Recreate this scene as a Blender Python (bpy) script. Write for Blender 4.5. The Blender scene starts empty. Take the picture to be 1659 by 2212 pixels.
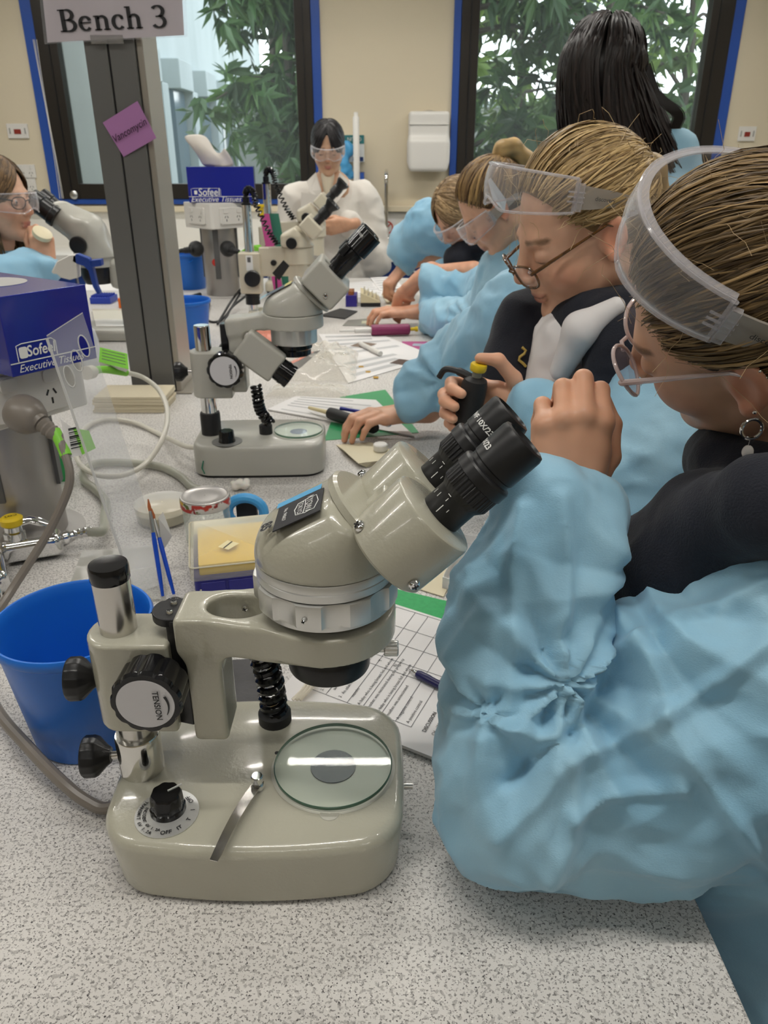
import bpy, bmesh, math, random
import numpy as np
from mathutils import Vector, Matrix, Euler, noise as mnoise

random.seed(7); np.random.seed(7)
SC = bpy.context.scene
COL = SC.collection
R = math.radians
V = Vector

# ---------------------------------------------------------------- camera
F_PX, TILT, CAM_H, BT = 1661.0, R(25.0), 1.47, 0.90      # BT: bench top height
cam_d = bpy.data.cameras.new('camera')
cam = bpy.data.objects.new('camera', cam_d); COL.objects.link(cam)
cam.location = (0, 0, CAM_H)
cam.rotation_euler = (R(90) - TILT, 0, 0)
cam_d.sensor_fit = 'VERTICAL'; cam_d.sensor_height = 36.0
cam_d.lens = 36.0 * F_PX / 2212.0
cam_d.clip_start = 0.02; cam_d.clip_end = 200
cam_d.dof.use_dof = True
cam_d.dof.focus_distance = 0.62
cam_d.dof.aperture_fstop = cam_d.lens / 1000 / 0.0016
SC.camera = cam

# ---------------------------------------------------------------- world (overcast daylight)
W = bpy.data.worlds.new('sky'); SC.world = W; W.use_nodes = True
nt = W.node_tree; nt.nodes.clear()
wo = nt.nodes.new('ShaderNodeOutputWorld'); bg = nt.nodes.new('ShaderNodeBackground')
sky = nt.nodes.new('ShaderNodeTexSky'); sky.sky_type = 'HOSEK_WILKIE'; sky.turbidity = 8; sky.ground_albedo = .4
sky.sun_direction = V((-.4, .5, .75)).normalized()
hs = nt.nodes.new('ShaderNodeHueSaturation'); hs.inputs['Saturation'].default_value = .35
nt.links.new(sky.outputs[0], hs.inputs['Color']); nt.links.new(hs.outputs[0], bg.inputs[0])
bg.inputs[1].default_value = 17.0
nt.links.new(bg.outputs[0], wo.inputs[0])

SC.view_settings.view_transform = 'Standard'
SC.view_settings.look = 'None'
SC.view_settings.gamma = 1.0
SC.view_settings.use_curve_mapping = False
SC.view_settings.exposure = 0.0
SC.cycles.use_denoising = True
SC.cycles.max_bounces = 8
SC.cycles.transparent_max_bounces = 24
SC.cycles.transmission_bounces = 10
SC.cycles.caustics_reflective = False
SC.cycles.caustics_refractive = False
SC.cycles.sample_clamp_indirect = 4.0

# ---------------------------------------------------------------- ceiling luminaires (recessed troffers)
ROOM = dict(x0=-4.2, x1=3.4, y0=-3.6, y1=5.5, h=2.72)
LAMP_SPOTS = [(-0.15, 2.45), (-2.0, 2.45), (1.7, 2.45), (-0.15, 4.3), (-2.0, 4.3), (1.7, 4.3),
              (-0.15, 0.35), (-2.0, 0.35), (1.7, 0.35), (-0.15, -1.6), (-2.0, -1.6), (1.7, -1.6)]
LAMP_W = 15.5
for i, (lx, ly) in enumerate(LAMP_SPOTS):
    ld = bpy.data.lights.new('tube_light', 'AREA'); ld.shape = 'RECTANGLE'
    ld.size = 1.18; ld.size_y = 0.035; ld.energy = LAMP_W * (1.2 if ly > 2 else .95 if ly > 0 else .45); ld.color = (1.0, .965, .90)
    lo = bpy.data.objects.new('tube_light', ld); COL.objects.link(lo)
    lo.location = (lx, ly, ROOM['h'] + .03)

# ---------------------------------------------------------------- image -> world helpers (layout measured in the photograph)
_c, _s = math.cos(TILT), math.sin(TILT)
def _ray(u, v):
    a = u - 829.5; b = 1106 - v
    return a, F_PX * _c + b * _s, -F_PX * _s + b * _c
def at(u, v, y):
    r = _ray(u, v); t = y / r[1]
    return V((r[0] * t, y, CAM_H + r[2] * t))
def on(u, v, z=BT):
    r = _ray(u, v); t = (z - CAM_H) / r[2]
    return V((r[0] * t, r[1] * t, z))

# ---------------------------------------------------------------- materials
MATS = {}
def M(name, col=(.8, .8, .8), rough=.5, metal=0., spec=.5, bump=None, var=None, trans=0., ior=1.45, alpha=1.,
      sss=0., coat=0., sheen=0., emit=0., translucent=0., attr=None, speck=None):
    if name in MATS: return MATS[name]
    m = bpy.data.materials.new(name); m.use_nodes = True; MATS[name] = m
    t = m.node_tree; n = t.nodes; L = t.links
    b = n['Principled BSDF']; out = n['Material Output']
    c4 = (*col, 1)
    b.inputs['Base Color'].default_value = c4
    b.inputs['Roughness'].default_value = rough
    b.inputs['Metallic'].default_value = metal
    b.inputs['Specular IOR Level'].default_value = spec
    b.inputs['IOR'].default_value = ior
    b.inputs['Transmission Weight'].default_value = trans
    b.inputs['Alpha'].default_value = alpha
    b.inputs['Coat Weight'].default_value = coat
    b.inputs['Coat Roughness'].default_value = .08
    b.inputs['Sheen Weight'].default_value = sheen
    if sss:
        b.inputs['Subsurface Weight'].default_value = sss
        b.inputs['Subsurface Radius'].default_value = (.012, .005, .003)
        b.inputs['Subsurface Scale'].default_value = .6
    if emit:
        b.inputs['Emission Color'].default_value = c4; b.inputs['Emission Strength'].default_value = emit
    tc = n.new('ShaderNodeTexCoord')
    src = None
    if attr:
        a = n.new('ShaderNodeVertexColor'); a.layer_name = attr; src = a.outputs['Color']
    if var:        # (scale, amount, colour2, detail, xyz stretch)
        sc_, amt, c2 = var[0], var[1], var[2]
        nz = n.new('ShaderNodeTexNoise'); nz.inputs['Scale'].default_value = sc_
        nz.inputs['Detail'].default_value = var[3] if len(var) > 3 else 4
        if len(var) > 4:
            mp = n.new('ShaderNodeMapping'); mp.inputs['Scale'].default_value = var[4]
            L.new(tc.outputs['Object'], mp.inputs[0]); L.new(mp.outputs[0], nz.inputs['Vector'])
        else:
            L.new(tc.outputs['Object'], nz.inputs['Vector'])
        rp = n.new('ShaderNodeMapRange'); rp.inputs[1].default_value = .35; rp.inputs[2].default_value = .68
        rp.inputs[3].default_value = 0; rp.inputs[4].default_value = amt
        L.new(nz.outputs[0], rp.inputs[0])
        mx = n.new('ShaderNodeMix'); mx.data_type = 'RGBA'
        L.new(rp.outputs[0], mx.inputs[0])
        if src: L.new(src, mx.inputs[6])
        else: mx.inputs[6].default_value = c4
        mx.inputs[7].default_value = (*c2, 1); src = mx.outputs[2]
    if speck:      # list of (scale, threshold, colour)
        for (sc_, th, c2) in speck:
            nz = n.new('ShaderNodeTexNoise'); nz.inputs['Scale'].default_value = sc_; nz.inputs['Detail'].default_value = 1.5
            nz.inputs['Roughness'].default_value = .6
            L.new(tc.outputs['Object'], nz.inputs['Vector'])
            rp = n.new('ShaderNodeMapRange'); rp.inputs[1].default_value = th; rp.inputs[2].default_value = th + .05
            L.new(nz.outputs[0], rp.inputs[0])
            mx = n.new('ShaderNodeMix'); mx.data_type = 'RGBA'; L.new(rp.outputs[0], mx.inputs[0])
            if src: L.new(src, mx.inputs[6])
            else: mx.inputs[6].default_value = c4
            mx.inputs[7].default_value = (*c2, 1); src = mx.outputs[2]
    if src: L.new(src, b.inputs['Base Color'])
    if bump:       # (scale, strength, distance, stretch)
        nz = n.new('ShaderNodeTexNoise'); nz.inputs['Scale'].default_value = bump[0]; nz.inputs['Detail'].default_value = 3
        if len(bump) > 3:
            mp = n.new('ShaderNodeMapping'); mp.inputs['Scale'].default_value = bump[3]
            L.new(tc.outputs['Object'], mp.inputs[0]); L.new(mp.outputs[0], nz.inputs['Vector'])
        else:
            L.new(tc.outputs['Object'], nz.inputs['Vector'])
        bp = n.new('ShaderNodeBump'); bp.inputs['Strength'].default_value = bump[1]; bp.inputs['Distance'].default_value = bump[2]
        L.new(nz.outputs[0], bp.inputs['Height']); L.new(bp.outputs[0], b.inputs['Normal'])
    if translucent:
        tr = n.new('ShaderNodeBsdfTranslucent'); tr.inputs[0].default_value = c4
        if src: L.new(src, tr.inputs[0])
        ms = n.new('ShaderNodeMixShader'); ms.inputs[0].default_value = translucent
        L.new(b.outputs[0], ms.inputs[1]); L.new(tr.outputs[0], ms.inputs[2]); L.new(ms.outputs[0], out.inputs[0])
    return m

def film(name, col, opacity, rough=.1, gloss=.5):
    """thin clear sheet: transparent mixed with a glossy/diffuse coat (panes, bags, goggles)"""
    if name in MATS: return MATS[name]
    m = bpy.data.materials.new(name); m.use_nodes = True; MATS[name] = m
    t = m.node_tree; n = t.nodes; L = t.links
    b = n['Principled BSDF']; out = n['Material Output']
    b.inputs['Base Color'].default_value = (*col, 1); b.inputs['Roughness'].default_value = rough
    b.inputs['Specular IOR Level'].default_value = gloss
    tr = n.new('ShaderNodeBsdfTransparent'); tr.inputs[0].default_value = (*[min(1, .55 + .45 * c) for c in col], 1)
    fr = n.new('ShaderNodeFresnel'); ge = n.new('ShaderNodeNewGeometry')
    mr = n.new('ShaderNodeMapRange'); mr.inputs[3].default_value = 1.45; mr.inputs[4].default_value = 1 / 1.45
    L.new(ge.outputs['Backfacing'], mr.inputs[0]); L.new(mr.outputs[0], fr.inputs[0])
    ad = n.new('ShaderNodeMath'); ad.operation = 'ADD'; ad.use_clamp = True; ad.inputs[1].default_value = opacity
    L.new(fr.outputs[0], ad.inputs[0])
    ms = n.new('ShaderNodeMixShader'); L.new(ad.outputs[0], ms.inputs[0])
    L.new(tr.outputs[0], ms.inputs[1]); L.new(b.outputs[0], ms.inputs[2]); L.new(ms.outputs[0], out.inputs[0])
    return m

# ---------------------------------------------------------------- objects
ROOTM = {}
def tag(o, label=None, cat=None, group=None, kind=None):
    if label: o['label'] = label
    if cat: o['category'] = cat
    if group: o['group'] = group
    if kind: o['kind'] = kind
    return o
def thing(name, label, cat, loc=(0, 0, 0), rz=0., group=None, rot=None, scale=1.):
    o = bpy.data.objects.new(name, None); COL.objects.link(o)
    o.empty_display_size = .02
    o.location = loc; o.rotation_euler = rot if rot else (0, 0, rz)
    o.scale = (scale,) * 3
    ROOTM[o] = Matrix.LocRotScale(V(loc), o.rotation_euler, V((scale,) * 3))
    return tag(o, label, cat, group)
def root_of(o):
    while o.parent: o = o.parent
    return o
def dup(root, loc, rz=0., label=None, rot=None, scale=None):
    def cp(o, par):
        c = o.copy(); COL.objects.link(c); c.parent = par
        for ch in o.children: cp(ch, c)
        return c
    r = cp(root, None); r.location = loc; r.rotation_euler = rot if rot else (0, 0, rz)
    if scale: r.scale = (scale,) * 3
    if label: r['label'] = label
    ROOTM[r] = Matrix.LocRotScale(V(loc), r.rotation_euler, r.scale)
    return r

def mesh_obj(name, verts, faces, mat, parent=None, smooth=True, world=False, bevel=0., angle=35., colors=None, seg=2, subsurf=0):
    if parent is not None and world:
        inv = ROOTM[root_of(parent)].inverted()
        verts = [inv @ V(v) for v in verts]
    me = bpy.data.meshes.new(name)
    me.from_pydata([tuple(v) for v in verts], [], [tuple(int(i) for i in f) for f in faces])
    me.validate(); me.update()
    if smooth:
        me.polygons.foreach_set('use_smooth', [True] * len(me.polygons))
        if angle < 180: me.set_sharp_from_angle(angle=R(angle))
    if mat: me.materials.append(mat)
    if colors is not None:
        ca = me.color_attributes.new('Col', 'FLOAT_COLOR', 'POINT')
        c = np.ones((len(me.vertices), 4), np.float32); c[:, :3] = colors
        ca.data.foreach_set('color', c.ravel())
    o = bpy.data.objects.new(name, me); COL.objects.link(o)
    if parent: o.parent = parent
    if bevel:
        md = o.modifiers.new('bevel', 'BEVEL'); md.width = bevel; md.segments = seg; md.limit_method = 'ANGLE'; md.angle_limit = R(38)
        md.harden_normals = True
    if subsurf:
        md = o.modifiers.new('sub', 'SUBSURF'); md.levels = subsurf; md.render_levels = subsurf
    return o

def frame_z(d, hint=None):
    """3x3 whose Z is d"""
    z = V(d).normalized()
    h = V(hint) if hint else (V((0, 0, 1)) if abs(z.z) < .9 else V((1, 0, 0)))
    x = h.cross(z).normalized(); y = z.cross(x)
    return Matrix((x, y, z)).transposed()
def rot_axis(ax, deg): return Matrix.Rotation(R(deg), 3, ax)

class MB:
    def __init__(s): s.v = []; s.f = []
    def add(s, vs, fs):
        o = len(s.v); s.v += [V(p) for p in vs]; s.f += [[i + o for i in f] for f in fs]; return s
    def box(s, c, size, rot=None):
        hx, hy, hz = [q / 2 for q in size]; c = V(c)
        ps = [V((x, y, z)) for z in (-hz, hz) for y in (-hy, hy) for x in (-hx, hx)]
        if rot: ps = [rot @ p for p in ps]
        return s.add([p + c for p in ps], [(0, 2, 3, 1), (4, 5, 7, 6), (0, 1, 5, 4), (2, 6, 7, 3), (0, 4, 6, 2), (1, 3, 7, 5)])
    def box2(s, lo, hi):
        return s.box([(a + b) / 2 for a, b in zip(lo, hi)], [abs(b - a) for a, b in zip(lo, hi)])
    def lathe(s, prof, c=(0, 0, 0), d=(0, 0, 1), n=32, cap=True, flute=None, a0=0., hint=None):
        """prof: list of (r, h) along d. flute(angle, i) -> radius factor"""
        Fm = frame_z(d, hint); c = V(c); vs = []; fs = []
        for i, (r, h) in enumerate(prof):
            for k in range(n):
                a = a0 + 2 * math.pi * k / n
                rr = r * (flute(a, i) if flute else 1)
                vs.append(c + Fm @ V((rr * math.cos(a), rr * math.sin(a), h)))
        for i in range(len(prof) - 1):
            for k in range(n):
                k2 = (k + 1) % n
                fs.append((i * n + k, i * n + k2, (i + 1) * n + k2, (i + 1) * n + k))
        if cap:
            fs.append(tuple(range(n - 1, -1, -1)))
            fs.append(tuple((len(prof) - 1) * n + k for k in range(n)))
        return s.add(vs, fs)
    def cyl(s, a, b, r0, r1=None, n=24, cap=True):
        a = V(a); b = V(b)
        return s.lathe([(r0, 0), (r1 if r1 is not None else r0, (b - a).length)], a, b - a, n, cap)
    def tube(s, pts, r, n=8, cap=True, closed=False, flat=1.):
        pts = [V(p) for p in pts]; N = len(pts); vs = []; fs = []
        rr = r if hasattr(r, '__len__') else [r] * N
        prev = None
        for i in range(N):
            d = (pts[(i + 1) % N] - pts[i - 1]) if closed else (pts[min(i + 1, N - 1)] - pts[max(i - 1, 0)])
            if d.length < 1e-9: d = V((0, 0, 1))
            d.normalize()
            if prev is None:
                x = d.orthogonal().normalized()
            else:
                x = (prev - d * prev.dot(d))
                x = x.normalized() if x.length > 1e-6 else d.orthogonal().normalized()
            prev = x; y = d.cross(x)
            for k in range(n):
                a = 2 * math.pi * k / n
                vs.append(pts[i] + (x * math.cos(a) + y * math.sin(a) * flat) * rr[i])
        for i in range(N if closed else N - 1):
            j = (i + 1) % N
            for k in range(n):
                k2 = (k + 1) % n
                fs.append((i * n + k, i * n + k2, j * n + k2, j * n + k))
        if cap and not closed:
            fs.append(tuple(range(n - 1, -1, -1))); fs.append(tuple((N - 1) * n + k for k in range(n)))
        return s.add(vs, fs)
    def prism(s, outline, z0, z1, M4=None):
        """outline: list of (x,y) counter-clockwise"""
        n = len(outline)
        vs = [V((x, y, z0)) for x, y in outline] + [V((x, y, z1)) for x, y in outline]
        if M4: vs = [M4 @ p for p in vs]
        fs = [tuple(range(n - 1, -1, -1)), tuple(range(n, 2 * n))] + [(i, (i + 1) % n, n + (i + 1) % n, n + i) for i in range(n)]
        return s.add(vs, fs)
    def quad(s, a, b, c, d): return s.add([a, b, c, d], [(0, 1, 2, 3)])
    def sphere(s, c, r, n=16, m=10, sc=(1, 1, 1), rot=None):
        c = V(c); vs = []; fs = []
        for i in range(m + 1):
            th = math.pi * i / m
            for k in range(n):
                a = 2 * math.pi * k / n
                p = V((math.sin(th) * math.cos(a) * r * sc[0], math.sin(th) * math.sin(a) * r * sc[1], math.cos(th) * r * sc[2]))
                vs.append(c + (rot @ p if rot else p))
        for i in range(m):
            for k in range(n):
                k2 = (k + 1) % n
                fs.append((i * n + k, (i + 1) * n + k, (i + 1) * n + k2, i * n + k2))
        return s.add(vs, fs)
    def strip(s, pts, w, up, t=0.0008):
        """flat band along pts with width w across, thickness t along up"""
        pts = [V(p) for p in pts]; vs = []; fs = []; N = len(pts); upv = V(up)
        for i in range(N):
            d = (pts[min(i + 1, N - 1)] - pts[max(i - 1, 0)]).normalized()
            x = d.cross(upv).normalized() * (w if not hasattr(w, '__len__') else w[i]) / 2; u = x.cross(d).normalized() * t / 2
            vs += [pts[i] - x - u, pts[i] + x - u, pts[i] + x + u, pts[i] - x + u]
        for i in range(N - 1):
            for k in range(4):
                fs.append((i * 4 + k, i * 4 + (k + 1) % 4, i * 4 + 4 + (k + 1) % 4, i * 4 + 4 + k))
        fs += [(3, 2, 1, 0), tuple((N - 1) * 4 + k for k in range(4))]
        return s.add(vs, fs)
    def build(s, name, mat, parent=None, **kw):
        return mesh_obj(name, s.v, s.f, mat, parent, **kw)

def fix_normals(o):
    bm = bmesh.new(); bm.from_mesh(o.data); bmesh.ops.recalc_face_normals(bm, faces=bm.faces); bm.to_mesh(o.data); bm.free(); return o

def spline(pts, n=10):
    """Catmull-Rom through points"""
    P = [V(p) for p in pts]; out = []
    P = [P[0] * 2 - P[1]] + P + [P[-1] * 2 - P[-2]]
    for i in range(1, len(P) - 2):
        for k in range(n):
            t = k / n; a, b, c, d = P[i - 1:i + 3]
            out.append(.5 * ((2 * b) + (c - a) * t + (2 * a - 5 * b + 4 * c - d) * t * t + (3 * b - a - 3 * c + d) * t ** 3))
    out.append(P[-2]); return out

def rrect(x0, x1, y0, y1, r, n=6):
    out = []
    for cx, cy, a0 in ((x1 - r, y1 - r, 0), (x0 + r, y1 - r, 90), (x0 + r, y0 + r, 180), (x1 - r, y0 + r, 270)):
        for k in range(n + 1):
            a = R(a0 + 90 * k / n); out.append((cx + r * math.cos(a), cy + r * math.sin(a)))
    return out

_fc = {}
def text_verts(s, size, align='CENTER', shear=0., bold=0., res=3):
    cu = bpy.data.curves.new('t', 'FONT'); cu.body = s; cu.size = size; cu.align_x = align; cu.align_y = 'CENTER'
    cu.shear = shear; cu.offset = bold; cu.resolution_u = res; cu.fill_mode = 'FRONT' if hasattr(cu, 'fill_mode') else 'BOTH'
    o = bpy.data.objects.new('t', cu); COL.objects.link(o)
    dg = bpy.context.evaluated_depsgraph_get()
    me = bpy.data.meshes.new_from_object(o.evaluated_get(dg))
    vs = [v.co.copy() for v in me.vertices]; fs = [tuple(p.vertices) for p in me.polygons]
    bpy.data.objects.remove(o); bpy.data.curves.remove(cu); bpy.data.meshes.remove(me)
    return vs, fs
def lettering(s, size, origin, xdir, ydir, mat, parent, name='lettering', world=True, lift=.0004, wrap=None, stretch=1., **kw):
    vs, fs = text_verts(s, size, **kw)
    x = V(xdir).normalized(); y = V(ydir).normalized(); nrm = x.cross(y); o = V(origin)
    if wrap: ps = [wrap(v.x * stretch, v.y) for v in vs]
    else: ps = [o + x * v.x * stretch + y * v.y + nrm * lift for v in vs]
    return mesh_obj(name, ps, fs, mat, parent, smooth=False, world=world)

# ---------------------------------------------------------------- implicit-surface modelling (bodies, cloth, moulded housings)
class SDF:
    def __init__(s): s.ops = []; s.lo = np.full(3, 1e9); s.hi = np.full(3, -1e9)
    def _b(s, lo, hi): s.lo = np.minimum(s.lo, lo); s.hi = np.maximum(s.hi, hi)
    def cap(s, a, b, ra, rb=None, k=.01, op='u'):
        a = np.array(a, np.float32); b = np.array(b, np.float32); rb = ra if rb is None else rb
        if op == 'u': s._b(np.minimum(a - ra, b - rb), np.maximum(a + ra, b + rb))
        ab = b - a; L2 = max(float(ab @ ab), 1e-12)
        def f(P):
            h = np.clip(((P - a) @ ab) / L2, 0, 1)
            return np.linalg.norm(P - a - h[:, None] * ab, axis=1) - (ra + (rb - ra) * h)
        s.ops.append((op, f, k)); return s
    def ell(s, c, r, rot=None, k=.01, op='u'):
        c = np.array(c, np.float32); r = np.array(r, np.float32)
        Rm = np.array(rot, np.float32) if rot is not None else None
        if op == 'u': m = r.max() if Rm is not None else r; s._b(c - m, c + m)
        def f(P):
            q = P - c
            if Rm is not None: q = q @ Rm            # world->local (R^T q)
            k0 = np.linalg.norm(q / r, axis=1); k1 = np.linalg.norm(q / (r * r), axis=1)
            return k0 * (k0 - 1) / np.maximum(k1, 1e-6)
        s.ops.append((op, f, k)); return s
    def box(s, c, half, rot=None, rnd=.005, k=.005, op='u'):
        c = np.array(c, np.float32); h = np.array(half, np.float32) - rnd
        Rm = np.array(rot, np.float32) if rot is not None else None
        if op == 'u': m = float(np.linalg.norm(half)) if Rm is not None else np.array(half); s._b(c - m, c + m)
        def f(P):
            q = P - c
            if Rm is not None: q = q @ Rm
            q = np.abs(q) - h
            return np.linalg.norm(np.maximum(q, 0), axis=1) + np.minimum(q.max(axis=1), 0) - rnd
        s.ops.append((op, f, k)); return s
    def plane(s, p, n, k=.005, op='i'):
        p = np.array(p, np.float32); n = np.array(n, np.float32); n = n / np.linalg.norm(n)
        s.ops.append((op, lambda P: (P - p) @ n, k)); return s
    def fn(s, f, k=.005, op='i'): s.ops.append((op, f, k)); return s
    def __call__(s, P):
        d = None
        for op, f, k in s.ops:
            e = f(P)
            if d is None: d = e; continue
            if op == 'u':
                h = np.maximum(k - np.abs(d - e), 0) / k; d = np.minimum(d, e) - h * h * k * .25
            elif op == 's':
                e = -e; h = np.maximum(k - np.abs(d - e), 0) / k; d = np.maximum(d, e) + h * h * k * .25
            else:
                h = np.maximum(k - np.abs(d - e), 0) / k; d = np.maximum(d, e) + h * h * k * .25
        return d

def surfnet(f, lo, hi, res, pad=3):
    lo = np.array(lo, np.float32) - pad * res; hi = np.array(hi, np.float32) + pad * res
    B = 4
    n = (np.ceil((hi - lo) / res / B).astype(int) + 1) * B
    nb = n // B
    ax = [lo[i] + (np.arange(nb[i]) * B + (B - 1) / 2) * res for i in range(3)]
    G = np.stack(np.meshgrid(*ax, indexing='ij'), -1).reshape(-1, 3).astype(np.float32)
    Dc = f(G).reshape(nb)
    D = np.repeat(np.repeat(np.repeat(Dc, B, 0), B, 1), B, 2).astype(np.float32)
    act = np.argwhere(np.abs(Dc) < B * res * 2.2)
    off = np.stack(np.meshgrid(*[np.arange(B)] * 3, indexing='ij'), -1).reshape(-1, 3)
    idx = (act[:, None, :] * B + off[None]).reshape(-1, 3)
    for c0 in range(0, len(idx), 400000):
        ii = idx[c0:c0 + 400000]
        D[ii[:, 0], ii[:, 1], ii[:, 2]] = f((lo + ii * res).astype(np.float32))
    ins = D < 0
    cn = [(i, j, k) for i in (0, 1) for j in (0, 1) for k in (0, 1)]
    sl = lambda A, o: A[o[0]:A.shape[0] - 1 + o[0], o[1]:A.shape[1] - 1 + o[1], o[2]:A.shape[2] - 1 + o[2]]
    cnt = sum(sl(ins, o).astype(np.int8) for o in cn)
    cells = np.argwhere((cnt > 0) & (cnt < 8))
    if len(cells) == 0: return np.zeros((0, 3)), np.zeros((0, 4), int)
    vid = -np.ones(np.array(D.shape) - 1, np.int64); vid[cells[:, 0], cells[:, 1], cells[:, 2]] = np.arange(len(cells))
    acc = np.zeros((len(cells), 3)); num = np.zeros(len(cells))
    for a in cn:
        for axn in range(3):
            if a[axn]: continue
            b = list(a); b[axn] = 1
            da = D[cells[:, 0] + a[0], cells[:, 1] + a[1], cells[:, 2] + a[2]]
            db = D[cells[:, 0] + b[0], cells[:, 1] + b[1], cells[:, 2] + b[2]]
            cr = (da < 0) != (db < 0)
            t = np.where(cr, da / np.where(cr, da - db, 1), 0)
            p = np.tile(np.array(a, float), (len(cells), 1)); p[:, axn] = t
            acc += p * cr[:, None]; num += cr
    verts = lo + (cells + acc / num[:, None]) * res
    quads = []
    for axn in range(3):
        u, w = (axn + 1) % 3, (axn + 2) % 3
        s0 = [slice(None)] * 3; s1 = [slice(None)] * 3; s0[axn] = slice(0, -1); s1[axn] = slice(1, None)
        A = ins[tuple(s0)]; Bn = ins[tuple(s1)]
        e = np.argwhere(A != Bn)
        e = e[(e[:, u] > 0) & (e[:, w] > 0) & (e[:, u] < D.shape[u] - 1) & (e[:, w] < D.shape[w] - 1)]
        q = []
        for du, dw in ((-1, -1), (0, -1), (0, 0), (-1, 0)):
            c = e.copy(); c[:, u] += du; c[:, w] += dw; q.append(vid[c[:, 0], c[:, 1], c[:, 2]])
        q = np.stack(q, 1)
        fl = ~A[e[:, 0], e[:, 1], e[:, 2]]
        q[fl] = q[fl][:, ::-1]
        quads.append(q)
    quads = np.concatenate(quads); quads = quads[(quads >= 0).all(1)]
    return verts, quads

def vnormals(v, q):
    n = np.zeros_like(v)
    fn = np.cross(v[q[:, 2]] - v[q[:, 0]], v[q[:, 3]] - v[q[:, 1]])
    for k in range(4): np.add.at(n, q[:, k], fn)
    return n / np.maximum(np.linalg.norm(n, axis=1), 1e-12)[:, None]
def relax(v, q, it=1, lam=.5):
    for _ in range(it):
        acc = np.zeros_like(v); cnt = np.zeros(len(v))
        for a, b in ((0, 1), (1, 2), (2, 3), (3, 0)):
            np.add.at(acc, q[:, a], v[q[:, b]]); np.add.at(cnt, q[:, a], 1)
            np.add.at(acc, q[:, b], v[q[:, a]]); np.add.at(cnt, q[:, b], 1)
        v = v + lam * (acc / np.maximum(cnt, 1)[:, None] - v)
    return v
def sdf_obj(name, S, res, mat, parent=None, world=True, it=1, post=None, colors=None, angle=180, lo=None, hi=None, fin=None):
    v, q = surfnet(S, S.lo if lo is None else lo, S.hi if hi is None else hi, res)
    v = relax(v, q, it)
    if post: v = relax(post(v, vnormals(v, q)), q, 1, .2)
    if fin: v = fin(v)
    c = colors(v) if colors else None
    return mesh_obj(name, v, q, mat, parent, world=world, angle=angle, colors=c)

_perm = np.random.RandomState(3).permutation(512)
_grad = np.random.RandomState(5).randn(512, 3); _grad /= np.linalg.norm(_grad, axis=1)[:, None]
def pnoise(P):
    """vectorised gradient noise, about -0.7..0.7"""
    P = np.asarray(P, float); I = np.floor(P).astype(int); f = P - I; u = f * f * f * (f * (f * 6 - 15) + 10)
    def g(dx, dy, dz):
        h = _perm[(_perm[(_perm[(I[:, 0] + dx) & 511] + I[:, 1] + dy) & 511] + I[:, 2] + dz) & 511]
        return ((f - (dx, dy, dz)) * _grad[h]).sum(1)
    l = lambda a, b, t: a + (b - a) * t
    return l(l(l(g(0, 0, 0), g(1, 0, 0), u[:, 0]), l(g(0, 1, 0), g(1, 1, 0), u[:, 0]), u[:, 1]),
             l(l(g(0, 0, 1), g(1, 0, 1), u[:, 0]), l(g(0, 1, 1), g(1, 1, 1), u[:, 0]), u[:, 1]), u[:, 2])
# ================================================================ the setting
def struct(o): o['kind'] = 'structure'; return o
m_wall = M('painted_wall', (.66, .58, .43), .75, bump=(180, .12, .002), var=(1.2, .25, (.66, .59, .44)))
m_ceil = M('ceiling_tile', (.80, .79, .75), .9, bump=(120, .2, .002))
m_floor = M('vinyl_floor', (.28, .30, .33), .45, var=(6, .4, (.22, .24, .27)))
m_white = M('white_laminate', (.76, .74, .69), .45)
m_trim = M('blue_painted_timber', (.020, .075, .34), .4, bump=(30, .1, .002))
m_frame = M('bronze_aluminium', (.020, .016, .012), .42, metal=.2)
m_pane = film('window_glass', (.80, .90, .92), .02, .03)
m_steel = M('stainless_steel', (.62, .62, .60), .28, metal=1.)
m_chrome = M('chrome', (.80, .80, .80), .08, metal=1.)
m_bluecab = M('blue_cabinet', (.012, .045, .22), .4)
m_black = M('black_plastic', (.009, .009, .010), .32, bump=(500, .05, .001))
m_blackg = M('black_gloss', (.008, .008, .009), .12)
m_whitep = M('white_plastic', (.72, .70, .66), .35)

x0, x1, y0, y1, hh = ROOM['x0'], ROOM['x1'], ROOM['y0'], ROOM['y1'], ROOM['h']
struct(MB().box2((x0, y0, -.1), (x1, y1, 0)).build('floor', m_floor))
struct(MB().box2((x0 - .2, y0, -.1), (x0, y1 + .2, hh + .3)).build('wall_left', m_wall))
struct(MB().box2((x1, y0, -.1), (x1 + .2, y1 + .2, hh + .3)).build('wall_right', m_wall))
struct(MB().box2((x0 - .2, y0 - .2, -.1), (x1 + .2, y0, hh + .3)).build('wall_rear', m_wall))
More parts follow.
